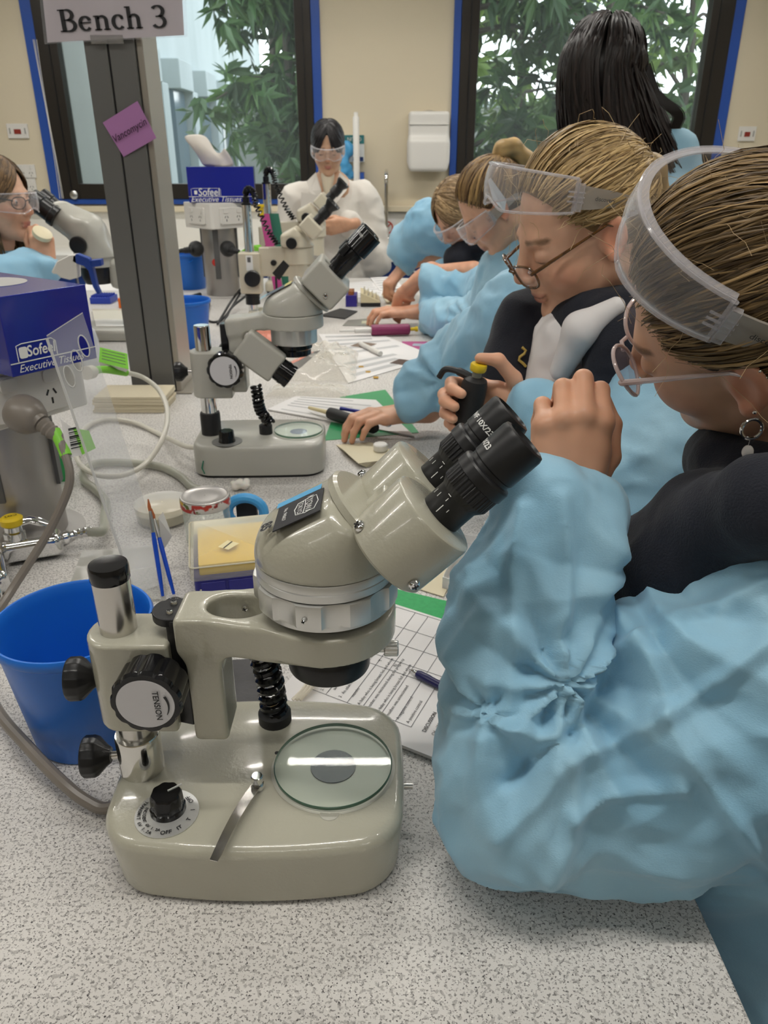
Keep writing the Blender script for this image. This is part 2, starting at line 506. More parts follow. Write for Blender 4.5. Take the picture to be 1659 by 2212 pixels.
# ceiling with a hole for each troffer
cm = MB(); xs = [x0] + sorted({round(lx + s * .61, 3) for lx, _ in LAMP_SPOTS for s in (-1, 1)}) + [x1]
ys = [y0] + sorted({round(ly + s * .16, 3) for _, ly in LAMP_SPOTS for s in (-1, 1)}) + [y1]
for i in range(len(xs) - 1):
    for j in range(len(ys) - 1):
        cx, cy = (xs[i] + xs[i + 1]) / 2, (ys[j] + ys[j + 1]) / 2
        if any(abs(cx - a) < .3 and abs(cy - b) < .1 for a, b in LAMP_SPOTS): continue
        cm.box2((xs[i], ys[j], hh), (xs[i + 1], ys[j + 1], hh + .12))
struct(cm.build('ceiling', m_ceil, smooth=False))
m_lamph = M('lamp_housing', (.85, .85, .83), .3)
def troffer():
    t = thing('ceiling_light', 'recessed fluorescent ceiling light with white louvre blades', 'light', (LAMP_SPOTS[0][0], LAMP_SPOTS[0][1], hh), group='recessed ceiling lights')
    h = MB()
    h.box2((-.61, -.16, .10), (.61, .16, .12)); h.box2((-.61, -.16, 0), (.61, -.148, .1)); h.box2((-.61, .148, 0), (.61, .16, .1))
    h.box2((-.61, -.16, 0), (-.598, .16, .1)); h.box2((.598, -.16, 0), (.61, .16, .1))
    h.build('housing', m_lamph, t)
    bl = MB().box2((-.001, -.148, -.0), (.001, .148, .024)).build('louvre_blade', m_lamph, t)
    bl.location = (-.5, 0, 0)
    for k in range(1, 11):
        c = bl.copy(); COL.objects.link(c); c.parent = t; c.location = (-.5 + k * .1, 0, 0)
    return t
tr0 = troffer()
for p in LAMP_SPOTS[1:]: dup(tr0, (p[0], p[1], hh))

# back wall with two openings
WZ0, WZ1 = 1.176, 2.60
W1 = (-2.195, -.39); W2 = (.425, 2.18)
wb = MB()
for a, b in ((x0, W1[0]), (W1[1], W2[0]), (W2[1], x1)):
    wb.box2((a, y1, -.1), (b, y1 + .16, hh + .3))
for a, b in (W1, W2):
    wb.box2((a, y1, -.1), (b, y1 + .16, WZ0)); wb.box2((a, y1, WZ1), (b, y1 + .16, hh + .3))
struct(wb.build('wall_back', m_wall, smooth=False))
def window(idx, xa, xb, tl, fl, tr, fr):
    """outer opening xa..xb; trim widths tl/tr, frame widths fl/fr"""
    w = thing('window_%d' % idx, 'dark framed window with blue painted surround', 'window', ((xa + xb) / 2, y1, WZ0)); del w['label']; del w['category']
    struct(w)
    tb, fb = .022, .092
    for nm, lo, hi in (('trim_board', (xa, y1 - .022, WZ0 - .012), (xa + tl, y1 + .02, WZ1)), ('trim_board', (xb - tr, y1 - .022, WZ0 - .012), (xb, y1 + .02, WZ1)),
                       ('trim_board', (xa + tl, y1 - .022, WZ0 - .012), (xb - tr, y1 + .02, WZ0 + tb)), ('trim_board', (xa + tl, y1 - .022, WZ1 - tb), (xb - tr, y1 + .02, WZ1))):
        MB().box2(lo, hi).build(nm, m_trim, w, world=True, bevel=.003)
    xa2, xb2, za, zb = xa + tl, xb - tr, WZ0 + tb, WZ1 - tb
    for lo, hi in (((xa2, y1 - .03, za), (xa2 + fl, y1 + .06, zb)), ((xb2 - fr, y1 - .03, za), (xb2, y1 + .06, zb)),
                   ((xa2 + fl, y1 - .03, za), (xb2 - fr, y1 + .06, za + fb)), ((xa2 + fl, y1 - .03, zb - fb), (xb2 - fr, y1 + .06, zb))):
        MB().box2(lo, hi).build('window_frame', m_frame, w, world=True, bevel=.004)
    MB().box2((xa2 + fl, y1 + .03, za + fb), (xb2 - fr, y1 + .036, zb - fb)).build('pane', m_pane, w, world=True)
    # inner bead
    for lo, hi in (((xa2 + fl - .055, y1 - .036, za + fb - .05), (xa2 + fl - .048, y1 - .029, zb)),
                   ((xb2 - fr + .048, y1 - .036, za + fb - .05), (xb2 - fr + .055, y1 - .029, zb))):
        MB().box2(lo, hi).build('sash_bead', m_black, w, world=True)
    return w
w1 = window(1, W1[0], W1[1], .07, .125, .055, .10)
w2 = window(2, W2[0], W2[1], .045, .11, .065, .14)
c = at(160, 421, y1 - .03)
MB().lathe([(.026, 0), (.026, .006), (.016, .012)], c, (0, -1, 0), 20).build('catch_button', m_steel, w1, world=True)
# cables beside the window
cb = MB()
for k in range(3):
    cb.tube([(-2.135 + .008 * k + .006 * math.sin(z * 5 + k), y1 - .0325, z) for z in np.linspace(1.2, 2.1, 14)], .0018, 6)
tag(cb.build('window_cord', m_whitep), 'thin pale cords hanging beside the blue window surround', 'cord')

# ---------------------------------------------------------------- outdoors
m_ground = M('paving', (.20, .21, .17), .9, var=(3, .6, (.10, .14, .06)))
struct(MB().box2((-14, y1 + .2, -.4), (14, 60, -.3)).build('ground', m_ground))
m_conc = M('weathered_concrete', (.56, .60, .58), .85, var=(.9, .6, (.40, .44, .42), 6, (1, 1, .25)), bump=(14, .2, .02))
m_conc2 = M('beige_concrete', (.36, .36, .32), .85, var=(1.5, .5, (.28, .28, .25)))
m_glassd = M('dark_window', (.12, .17, .20), .15)
bd = thing('building', 'pale concrete building with capped pilasters beyond the dark framed window', 'building', (-4.6, 20, -.3))
MB().box2((-7.5, 11.5, -.3), (-4.6, 33, 10)).build('wall', m_conc, bd, world=True)
MB().box2((-4.6, 11.8, -.3), (-4.25, 13.0, 10)).build('column', m_conc2, bd, world=True)
for yy in (15.7, 18.35, 21.0, 23.6, 26.2, 28.8):
    MB().box2((-4.6, yy, -.3), (-4.42, yy + .95, 2.72)).build('slit_window', m_glassd, bd, world=True)
    MB().box2((-4.6, yy - .1, 2.70), (-4.22, yy + 1.1, 3.25)).build('pilaster_cap', m_conc, bd, world=True, bevel=.02)
    MB().box2((-4.6, yy + 1.1, -.3), (-4.25, yy + 1.6, 2.72)).build('pilaster', m_conc, bd, world=True, bevel=.02)
bd2 = thing('garden_wall', 'grey rendered garden wall behind the leafy trees', 'wall', (3, 24, -.3))
MB().box2((-4, 23.5, -.3), (12, 24, 2.6)).build('panel', m_conc2, bd2, world=True)
MB().box2((-4, 23.4, 2.6), (12, 24.1, 2.75)).build('coping', m_conc, bd2, world=True)
m_bark = M('bark', (.07, .055, .04), .9, bump=(40, .5, .01))
m_leafA = M('leaf_dark', (.035, .075, .022), .45, translucent=.35, attr='Col')
def tree(loc, height, spread, nleaf, lsize, label, tint, seed, low=.25):
    rs = np.random.RandomState(seed)
    t = thing('tree', label, 'tree', loc, group='trees outside the windows')
    tk = MB(); H = height
    tk.tube([(.05 * math.sin(z * 2 + seed), .05 * math.cos(z * 1.7), z) for z in np.linspace(0, H * .8, 9)], list(np.linspace(.11, .03, 9)), 8)
    tk.build('trunk', m_bark, t)
    br = MB(); tips = []
    for i in range(26):
        z = H * (low + (1 - low) * rs.rand()); a = rs.rand() * 6.283; L = spread * (.5 + .6 * rs.rand())
        p0 = V((0, 0, min(z, H * .78))); p1 = V((math.cos(a) * L * .5, math.sin(a) * L * .5, z + .25 * rs.rand())); p2 = V((math.cos(a) * L, math.sin(a) * L, z + rs.uniform(-.35, .3)))
        pts = spline([p0, p1, p2], 5); br.tube(pts, list(np.linspace(.03, .008, len(pts))), 5); tips += pts[3:]
    br.build('branches', m_bark, t)
    # whorls of long narrow leaves
    nwh = nleaf // 9; vs = []; fs = []; cols = []
    for i in range(nwh):
        p = np.array(tips[rs.randint(len(tips))]) + rs.randn(3) * np.array([.26, .26, .24]) * spread * .55
        ax = rs.randn(3) + np.array([0, 0, -.3]); ax /= np.linalg.norm(ax)
        g = tint * (.55 + .9 * rs.rand()) * np.array([1, 1, 1]); 
        if rs.rand() < .25: g = g * np.array([1.7, 1.6, 1.2])
        for k in range(9):
            d = ax + rs.randn(3) * .75; d /= np.linalg.norm(d); d[2] -= .35; d /= np.linalg.norm(d)
            w = np.cross(d, rs.randn(3)); w /= np.linalg.norm(w) + 1e-6
            L = lsize * (.7 + .6 * rs.rand()); wd = L * .13
            nn = np.cross(d, w)
            b = len(vs)
            vs += [p, p + d * L * .4 + w * wd + nn * L * .03, p + d * L - np.array([0, 0, .15 * L]), p + d * L * .4 - w * wd + nn * L * .03, p + d * L * .5]
            fs += [(b, b + 1, b + 4), (b + 1, b + 2, b + 4), (b + 2, b + 3, b + 4), (b + 3, b, b + 4)]
            cols += [g] * 5
    o = mesh_obj('foliage', vs, fs, m_leafA, t, smooth=False, colors=np.array(cols, np.float32)); o['kind'] = 'stuff'
    return t
LG = np.array([.055, .11, .035]); LL = np.array([.13, .20, .06])
tree((-1.0, 9.6, -.3), 4.6, 1.05, 7000, .25, 'leafy tree with long drooping leaves beside the pale concrete building', LG, 11, .12)
tree((-1.35, 11.2, -.3), 6.2, 1.15, 2200, .30, 'tall leafy tree overhanging the concrete wall outside the window', LG, 12, .6)
tree((.9, 9.0, -.3), 4.6, 1.3, 3800, .26, 'dense dark leafy tree filling the window beside the towel dispenser', LG * .8, 13)
tree((2.3, 9.4, -.3), 4.8, 1.3, 3000, .27, 'leafy tree behind the standing dark haired person', LG, 14)
tree((3.6, 10.6, -.3), 5.0, 1.4, 2600, .27, 'pale green sunlit tree near the outer edge of the window', LL, 15)
tree((-.3, 13.5, -.3), 5.5, 1.8, 2600, .30, 'light green tree standing further back between the two windows', LL, 16)
tree((2.2, 14.0, -.3), 5.5, 2.0, 2600, .30, 'light green tree in the distance behind the dark leafy trees', LL, 17)

# ---------------------------------------------------------------- service counter along the back wall
ct = thing('wall_counter', 'white service counter with blue cupboards along the back wall', 'counter', (0, 5.2, 0))
SX0, SX1, SY0, SY1 = -.16, .46, 5.06, 5.40
wk = MB()
for lo, hi in (((x0 + .02, 4.98, .86), (SX0, 5.48, .90)), ((SX1, 4.98, .86), (x1 - .02, 5.48, .90)), ((SX0, 4.98, .86), (SX1, SY0, .90)), ((SX0, SY1, .86), (SX1, 5.48, .90))):
    wk.box2(lo, hi)
wk.build('worktop', m_white, ct, world=True, smooth=False)
MB().box2((x0 + .02, 5.475, .90), (x1 - .02, 5.495, 1.12)).build('splashback', m_white, ct, world=True)
MB().box2((x0 + .02, 5.44, 1.12), (x1 - .02, 5.495, 1.155)).build('ledge', M('cream_ledge', (.66, .58, .42), .5), ct, world=True, bevel=.004)
for k in range(10):
    xa = x0 + .05 + k * .74
    if xa + .72 > x1: break
    d = MB().box2((xa, 5.02, .12), (xa + .72, 5.05, .855)).build('cupboard_door', m_bluecab, ct, world=True, bevel=.003)
    MB().tube([(xa + .6, 5.02, .80), (xa + .6, 4.995, .80), (xa + .68, 4.995, .80), (xa + .68, 5.02, .80)], .005, 6).build('handle', m_steel, d, world=True)
MB().box2((x0 + .03, 5.05, 0), (x1 - .03, 5.48, .12)).build('plinth', m_black, ct, world=True)
MB().box2((x0 + .03, 5.051, .12), (SX0 - .02, 5.47, .86)).build('carcass', m_white, ct, world=True)
sk = thing('sink', 'stainless steel sink set into the white service counter', 'sink', ((SX0 + SX1) / 2, 5.23, .72))
b_ = MB(); e = .003
b_.box2((SX0, SY0, .72), (SX1, SY1, .725)); b_.box2((SX0, SY0, .72), (SX0 + e, SY1, .9)); b_.box2((SX1 - e, SY0, .72), (SX1, SY1, .9))
b_.box2((SX0, SY0, .72), (SX1, SY0 + e, .9)); b_.box2((SX0, SY1 - e, .72), (SX1, SY1, .9))
b_.build('bowl', m_steel, sk, world=True)
rm = MB()
for lo, hi in (((SX0 - .03, SY0 - .06, .9), (SX1 + .03, SY0, .908)), ((SX0 - .03, SY1, .9), (SX1 + .03, SY1 + .06, .908)), ((SX0 - .03, SY0, .9), (SX0, SY1, .908)), ((SX1, SY0, .9), (SX1 + .03, SY1, .908))): rm.box2(lo, hi)
rm.build('rim', m_steel, sk, world=True, smooth=False)
tp = thing('mixer_tap', 'tall chrome gooseneck tap with two lever handles behind the sink', 'tap', (.015, 5.418, .9076))
body = MB(); body.cyl((-.12, 0, .05), (.13, 0, .05), .013); body.cyl((-.12, 0, 0), (-.12, 0, .06), .018); body.cyl((.13, 0, 0), (.13, 0, .06), .018); body.cyl((0, 0, .03), (0, 0, .12), .018)
body.build('bridge_body', m_chrome, tp)
MB().tube(spline([(0, 0, .1), (0, 0, .3), (0, 0, .40), (0, -.03, .455), (0, -.09, .46), (0, -.13, .43), (0, -.135, .39)], 6), .012, 10).build('spout', m_chrome, tp)
for sx in (-.12, .13):
    MB().tube(spline([(sx, 0, .06), (sx, -.01, .13), (sx + math.copysign(.015, sx), -.02, .2), (sx + math.copysign(.03, sx), -.03, .235)], 4), [.011] * 4 + [.008] * 8 + [.009], 8).build('lever_handle', m_chrome, tp)
sg = MB().box2((-.035, 5.468, .955), (.075, 5.475, 1.075)).build('notice', M('paper_white', (.78, .76, .74), .7)); tag(sg, 'small white no drinking notice with red ring behind the tap', 'sign')
rg = MB().lathe([(.042, 0), (.042, .001), (.033, .001), (.033, 0)], (.02, 5.468, 1.02), (0, -1, 0), 28, cap=False); rg.box((.02, 5.4675, 1.02), (.008, .001, .075), rot_axis('Y', 45)); rg.build('red_ring', M('red_print', (.55, .06, .04), .6), sg)
MB().box2((.012, 5.4672, 1.0), (.028, 5.4678, 1.045)).build('tap_symbol', m_black, sg)
# towel dispenser
a = at(883, 240, y1 - .1); b = at(968, 355, y1 - .1)
dp = thing('towel_dispenser', 'white curved paper towel dispenser fixed to the cream wall', 'dispenser', ((a.x + b.x) / 2, y1, b.z))
S = SDF(); hw = (b.x - a.x) / 2; hz = (a.z - b.z) / 2
S.box(((a.x + b.x) / 2, y1 - .062, (a.z + b.z) / 2), (hw, .062, hz), rnd=.02)
S.box(((a.x + b.x) / 2, y1 - .095, (a.z + b.z) / 2 - .1), (hw * .97, .05, hz * .62), rnd=.025, k=.04)
sdf_obj('cover', S, .006, m_whitep, dp, it=1)
MB().box2((a.x + .004, y1 - .131, (a.z + b.z) / 2 + .075), (b.x - .004, y1 - .12, (a.z + b.z) / 2 + .081)).build('seam_lip', m_whitep, dp, world=True)
MB().prism([(-.022, .017), (0, -.019), (.022, .017)][::-1], 0, .003, Matrix.Translation(((a.x + b.x) / 2 - .004, y1 - .1435, b.z + .065)) @ Matrix.Rotation(R(90), 4, 'X')).build('level_window', M('grey_tint', (.22, .21, .19), .3), dp, world=True)
MB().lathe([(.03, 0), (.03, .004), (.022, .006)], ((a.x + b.x) / 2, y1 - .075, a.z - .004), (0, -.3, 1), 20).build('lock', m_steel, dp, world=True)
# glove boxes + white tube rack
a = at(745, 292, y1 - .06); b = at(787, 350, y1 - .06)
gb = thing('glove_box', 'teal and white box of blue disposable gloves on the wall', 'box', ((a.x + b.x) / 2, y1, b.z))
MB().box2((a.x, y1 - .1, b.z), (b.x, y1, a.z)).build('carton', M('carton_white', (.66, .68, .68), .5), gb, world=True, bevel=.002)
MB().box2((a.x - .001, y1 - .102, a.z - .05), (b.x + .001, y1 - .1, a.z)).build('teal_band', M('teal_print', (.02, .16, .17), .5), gb, world=True)
MB().box2((a.x + .05, y1 - .102, b.z + .005), (b.x - .005, y1 - .1, b.z + .03)).build('dark_band', M('navy_print', (.01, .03, .12), .5), gb, world=True)
lettering('NITRO', .03, ((a.x + b.x) / 2, y1 - .102, a.z - .025), (1, 0, 0), (0, 0, 1), m_whitep, gb)
S = SDF(); gx = a.x + .02
for i in range(9): S.ell((gx + random.uniform(-.03, .04), y1 - .115 + random.uniform(-.02, .01), b.z + .1 - i * .022), (.028, .025, .026), k=.02)
sdf_obj('glove', S, .006, M('nitrile_blue', (.08, .35, .65), .45), gb)
rk = thing('paper_towel_tube', 'tall white tube fixed to the wall beside the glove box', 'tube', (at(770, 330, y1 - .19).x, y1 - .19, at(770, 432, y1 - .19).z))
MB().lathe([(.02, 0), (.02, .47), (.013, .48), (.013, .5)], (0, 0, 0), (0, 0, 1), 16).build('pipe', m_whitep, rk)
MB().box2((.018, .0, 0), (.045, .19, .16)).build('blue_bracket', m_trim, rk)
MB().box2((-.03, .012, .02), (.018, .19, .05)).build('wall_bracket', m_whitep, rk)
# wall sockets
def wall_plate(u, v, w, h, label, n=1, gr=None):
    p = at(u, v, y1 - .01)
    t = thing('wall_socket', label, 'socket', (p.x, y1, p.z), group=gr)
    MB().box2((-w / 2, -.012, -h / 2), (w / 2, 0, h / 2)).build('face_plate', m_whitep, t, bevel=.003)
    MB().box2((-w * .16, -.015, -h * .2), (w * .16, -.012, h * .12)).build('rocker', M('socket_red', (.25, .03, .02), .4), t)
    for s in (-1, 1): MB().box2((s * w * .36 - .004, -.0135, -h * .2), (s * w * .36 + .004, -.012, h * .2)).build('slot', M('socket_grey', (.3, .3, .28), .5), t)
    return t
wall_plate(38, 283, .135, .085, 'white wall switch with a red centre on the cream wall by the window')
wall_plate(1614, 289, .11, .085, 'white wall switch with a red centre near the blue window edge')
def gpo(u, v, label):
    p = at(u, v, y1 - .01); t = thing('power_outlet', label, 'outlet', (p.x, y1, p.z), group='double outlets on the back wall')
    MB().box2((-.058, -.011, -.0405), (.058, 0, .0405)).build('face_plate', m_whitep, t, bevel=.003)
    for sx in (-.028, .028):
        MB().box2((sx - .008, -.014, .014), (sx + .008, -.011, .036)).build('rocker', m_whitep, t)
        for dx, a_ in ((-.009, 30), (.009, -30), (0, 0)):
            MB().box((sx + dx, -.0112, -.01 - (.016 if dx == 0 else 0)), (.003, .001, .012), rot_axis('Y', a_)).build('slot', m_black, t)
gpo(57, 370, 'upper white double power outlet on the cream wall')
gpo(59, 400, 'lower white double power outlet on the cream wall')

# ---------------------------------------------------------------- the laboratory bench
m_bench = M('speckled_laminate', (.64, .615, .585), .42, speck=[(260, .55, (.42, .40, .38)), (430, .585, (.20, .19, .18)), (330, .66, (.05, .045, .045)), (300, .66, (.78, .76, .72))])
be = thing('laboratory_bench', 'long laboratory bench with speckled grey laminate top', 'bench', (-.55, 1.8, 0))
edge = [(.285, -.35), (.2655, .4), (.200, 2.5), (.155, 4.02), (-1.42, 4.02), (-1.42, -.35)]
o = MB().prism(edge[::1], .868, .90).build('worktop', m_bench, be, world=True, bevel=.004); fix_normals(o)
MB().box2((-1.30, -.2, .10), (.02, 3.9, .868)).build('carcass', m_white, be, world=True)
for k in range(5):
    MB().box2((.02, -.18 + k * .82, .12), (.035, .60 + k * .82, .85)).build('cupboard_door', m_bluecab, be, world=True, bevel=.003)
MB().box2((-1.25, -.15, 0), (-.03, 3.85, .10)).build('plinth', m_black, be, world=True)
# ================================================================ stereo microscopes
m_cream = M('scope_enamel', (.43, .415, .335), .22, bump=(330, .20, .0013), coat=.6)
m_cream2 = M('scope_enamel_warm', (.60, .55, .43), .3, coat=.3)
m_grey2 = M('scope_enamel_grey', (.46, .45, .40), .35, coat=.2)
m_satin = M('satin_aluminium', (.72, .72, .70), .40, metal=.85)
m_brush = M('brushed_steel', (.60, .58, .55), .22, metal=1., bump=(60, .15, .001, (1, 1, .05)))
m_wdisc = M('white_disc', (.62, .61, .63), .45)
m_ink = M('black_ink', (.012, .012, .014), .5)
m_winkl = M('white_ink', (.80, .80, .78), .5)
m_rubber = M('black_rubber', (.014, .014, .015), .55)
m_glassg = film('stage_glass', (.93, .985, .955), .004, .02, .9)
m_stage_in = M('stage_recess', (.50, .49, .42), .35)
m_slate = M('slate_disc', (.022, .024, .050), .35)

def base_outline(x0, x1, y0, y1, r, bulge, inset=0.):
    x0 += inset; x1 -= inset; y0 += inset; y1 -= inset
    o = []; pts = rrect(x0, x1, y0, y1, r, 7)
    # add points along the long sides so they can bow
    full = []
    for i, p in enumerate(pts):
        q = pts[(i + 1) % len(pts)]; full.append(p)
        if math.dist(p, q) > .04:
            for k in range(1, 9): full.append((p[0] + (q[0] - p[0]) * k / 9, p[1] + (q[1] - p[1]) * k / 9))
    cx = (x0 + x1) / 2; hw = (x1 - x0) / 2; cy = (y0 + y1) / 2; hy = (y1 - y0) / 2
    for x, y in full:
        f = max(0, 1 - ((x - cx) / hw) ** 2); g = max(0, 1 - ((y - cy) / hy) ** 2)
        o.append((x + (g * bulge * .35 if x > cx else -g * bulge * .35), y + (f * bulge if y > cy else -f * bulge)))
    return o
def knob_flute(n, d, sharp=6):
    return lambda a, i: 1 - d * (0.5 + 0.5 * math.cos(a * n)) ** sharp
def cyl_wrap(c, d, r, a0, flip=1, hint=(0, 1, 0)):
    """text wrapped on a cylinder: text x runs round, text y along d"""
    Fm = frame_z(d, hint); c = V(c)
    def w(x, y):
        a = a0 + flip * x / r
        return c + Fm @ V((r * 1.004 * math.cos(a), r * 1.004 * math.sin(a), y))
    return w

def thumb_knob(p, d, parent, rod, r=.019, name='clamp_knob'):
    d = V(d).normalized(); p = V(p)
    k = MB().lathe([(.007, -.012), (.010, -.008), (r * .93, -.001), (r, .002), (r, .010), (r * .9, .012), (r * .5, .0125)], p, d, 48, flute=lambda a, i: 1 - (.06 * (.5 + .5 * math.cos(a * 16)) if 2 <= i <= 4 else 0)).build(name, m_black, parent)
    MB().cyl(p - d * .012, p - d * rod, .0042, n=12).build('threaded_rod', m_brush, k)
    return k
def big_knob(p, d, parent, label, r=.0285, depth=.032, text=True):
    d = V(d).normalized(); p = V(p)
    k = MB().lathe([(r * .80, 0), (r * .97, .004), (r * .99, depth - .006), (r, depth - .004), (r * .95, depth), (r * .80, depth + .0005), (r * .79, depth - .001)], p, d, 110,
                   flute=lambda a, i: 1 - (.055 * (.5 + .5 * math.cos(a * 11)) ** 3 if 1 <= i <= 4 else 0)).build('focus_knob', m_blackg, parent, angle=25)
    if not text: return k
    c = p + d * (depth + .0002)
    ds = MB().lathe([(r * .80, -.001), (r * .80, 0), (r * .79, .0004)], c, d, 48).build('knob_disc', m_wdisc, k)
    # TENSION lettering runs downwards near the right of the disc, with a curved arrow outside it
    lettering('TENSION', .0066, c + V((r * .33, -.0012, -.0005)), (0.03, 0, -1), (1, 0, .03), m_ink, ds, world=False, bold=.00012)
    arc = []
    for t in np.linspace(-28, 30, 16): arc.append(c + V((r * .02 + r * .62 * math.cos(R(t)), -.0012, -.001 + r * .62 * math.sin(R(t)))))
    MB().strip(arc, list(np.linspace(.0006, .0022, 16)), (0, -1, 0), .0003).build('arrow', m_ink, ds)
    return k
def screw(p, d, parent, r=.0045):
    s = MB().lathe([(r, 0), (r, .001), (r * .8, .0026), (r * .35, .0034)], p, d, 20).build('screw', m_chrome, parent)
    Fm = frame_z(d); c = V(p) + V(d).normalized() * .0033
    mb = MB()
    for a in (20, 110): mb.box(c, (r * 1.1, r * .22, .0012), Fm @ rot_axis('Z', a))
    mb.build('cross_slot', m_ink, s); return s
def coil(pts, r, turns, wire, n=7, per=12):
    P = spline(pts, 24); N = len(P); out = []; tot = turns * per
    for i in range(tot + 1):
        t = i / tot * (N - 1); j = min(int(t), N - 2); f = t - j; p = P[j].lerp(P[j + 1], f)
        d = (P[min(j + 1, N - 1)] - P[max(j - 1, 0)]).normalized(); x = d.cross(V((0, 1, .2))).normalized(); y = d.cross(x)
        a = 2 * math.pi * i / per; out.append(p + (x * math.cos(a) + y * math.sin(a)) * r)
    return MB().tube(out, wire, n)
def eyepiece(c, d, parent, L=.0785, rs=1., marks=True, txt=None, mat=None, plain=False):
    mat = mat or M('eyepiece_black', (.010, .010, .011), .38)
    prof = [(.0165, -.004), (.0165, .016), (.0172, .0175), (.0205, .0225), (.0205, .0345), (.0215, .0352), (.0215, .043), (.0205, .0445), (.0180, .0455), (.0180, .0485), (.0188, .0495), (.0188, L - .004), (.0178, L - .001), (.0152, L), (.0145, L - .002), (.002, L - .006)]
    if plain: prof = [(.0150, -.004), (.0150, .02), (.0160, .022), (.0160, .05), (.0185, .052), (.0185, L), (.015, L + .001), (.014, L - .003), (.002, L - .006)]
    fl = None if plain else (lambda a, i: 1 - (.03 * (math.cos(a * 40) > 0) if i in (3, 4) else 0))
    e = MB().lathe([(r * rs, h) for r, h in prof], c, d, 160 if not plain else 40, flute=fl, hint=(0, 1, 0)).build('eyepiece', mat, parent, angle=30)
    if not plain:
        MB().lathe([(.0150 * rs, L - .0035), (.010 * rs, L - .0028), (.001, L - .0025)], c, d, 32, hint=(0, 1, 0)).build('eye_lens', M('lens', (.05, .05, .07), .05, coat=1.), e)
    Fm = frame_z(d, (0, 1, 0))
    if marks:
        mk = MB()
        for aa, h, l, w in ((185, .009, .004, .0005), (205, .010, .004, .0005), (236, .0045, .007, .0006), (232, .0125, .0028, .0005), (228, .0160, .0005, .003), (254, .0075, .0026, .0005)):
            q = V(c) + Fm @ V((.0166 * rs * math.cos(R(aa)), .0166 * rs * math.sin(R(aa)), h))
            rr = Fm @ Matrix.Rotation(R(aa), 3, 'Z')
            mk.box(q, (.0004, w, l), rr)
        mk.build('scale_marks', m_winkl, e)
    if txt:
        lettering(txt[0], .0062, (0, 0, 0), (1, 0, 0), (0, 1, 0), m_winkl, e, world=False, wrap=cyl_wrap(V(c) + V(d).normalized() * .058, d, .0188 * rs, R(txt[1]), txt[2]), bold=.00015)
    return e

def head_block(root, z0, mat, hx=.173, r=.0555, bino=True):
    """zoom-body: drum cut by a sloping top and by the 45 degree face the binocular tubes stand on"""
    S = SDF(); S._b(np.array((hx - r, -r, z0)), np.array((hx + r + .01, r, z0 + .075)))
    cx = hx
    S.fn(lambda P: np.linalg.norm(np.stack([(P[:, 0] - cx), P[:, 1] * 1.02], 1), axis=1) - r, op='u')
    dz = z0 - .285
    S.plane((.128, 0, .316 + dz), (-.44, 0, .90), k=.022); S.plane((.2085, 0, .316 + dz), (.707, 0, .707), k=.004)
    S.plane((0, 0, z0), (0, 0, -1), k=.003)
    # the shoulders of the roof fall away to the sides
    for s in (-1, 1): S.plane((.15, s * .047, .318 + dz), (-.33, s * .76, .56), k=.022)
    h = sdf_obj('zoom_body', S, .0013, mat, root, world=False, it=2, angle=180)
    n = V((.707, 0, .707)); dc = V((.2085, 0, .318 + dz))
    MB().lathe([(.043, -.002), (.043, .0035), (.0405, .0055)], dc, n, 56).build('mount_ring', mat, h)
    return h, n, dz

# ------------------------------------------------------------ microscope A: the large one in front
scA = thing('stereo_microscope', 'large cream stereo microscope with glass stage in front of the blue bucket', 'microscope', (-.219, .535, BT))
A = scA
def lift_base(root, rings, mat, x0=-.004, x1=.2325, ya=-.078, yb=.086, rr=.034, bulge=.013):
    vs = []; fs = []; n = None
    for z, ins in rings:
        o_ = base_outline(x0, x1, ya, yb, rr, bulge, ins); n = len(o_); vs += [(x, y, z) for x, y in o_]
    for i in range(len(rings) - 1):
        for k in range(n): fs.append((i * n + k, i * n + (k + 1) % n, (i + 1) * n + (k + 1) % n, (i + 1) * n + k))
    fs.append(tuple(range(n - 1, -1, -1))); fs.append(tuple((len(rings) - 1) * n + k for k in range(n)))
    return fix_normals(mesh_obj('base', vs, fs, mat, root, angle=40))
base = lift_base(A, [(.0035, .004), (.055, 0), (.060, .001), (.0632, .0035), (.065, .0075)], m_cream, x0=-.016, ya=-.081)
lo_ = base_outline(-.016, .2325, -.081, .086, .034, .013, .008)
fix_normals(MB().prism(lo_, 0, .004).build('rubber_foot', m_rubber, base))
# column and collar
MB().lathe([(.015, .06), (.015, .2625)], (0, 0, 0), n=48).build('column', m_brush, A)
MB().lathe([(.0153, .2615), (.0158, .263), (.0158, .2735), (.0150, .2755), (.001, .276)], (0, 0, 0), n=48).build('column_cap', m_blackg, A, angle=30)
MB().lathe([(.0195, .062), (.0195, .1040), (.0188, .1055), (.0155, .1058)], (0, 0, 0), n=48).build('collar', M('polished_steel', (.74, .73, .70), .10, metal=1.), A, angle=30)
thumb_knob((-.038, -.002, .080), (-1, -.1, 0), A, .030)
thumb_knob((-.036, -.004, .167), (-1, -.1, 0), A, .028)
# rack block round the column
blk = []
for k in range(13): a_ = R(90 + 180 * k / 12); blk.append((-.004 + .0215 * math.cos(a_), .0255 * math.sin(a_)))
blk += [(.046, -.0255), (.046, .0255)]
fix_normals(MB().prism(blk, .126, .2145).build('rack_block', m_cream, A, bevel=.004, seg=3))
big_knob((.034, -.0255, .183), (0, -1, 0), A, '')
big_knob((.034, .0255, .183), (0, 1, 0), A, '', text=False)
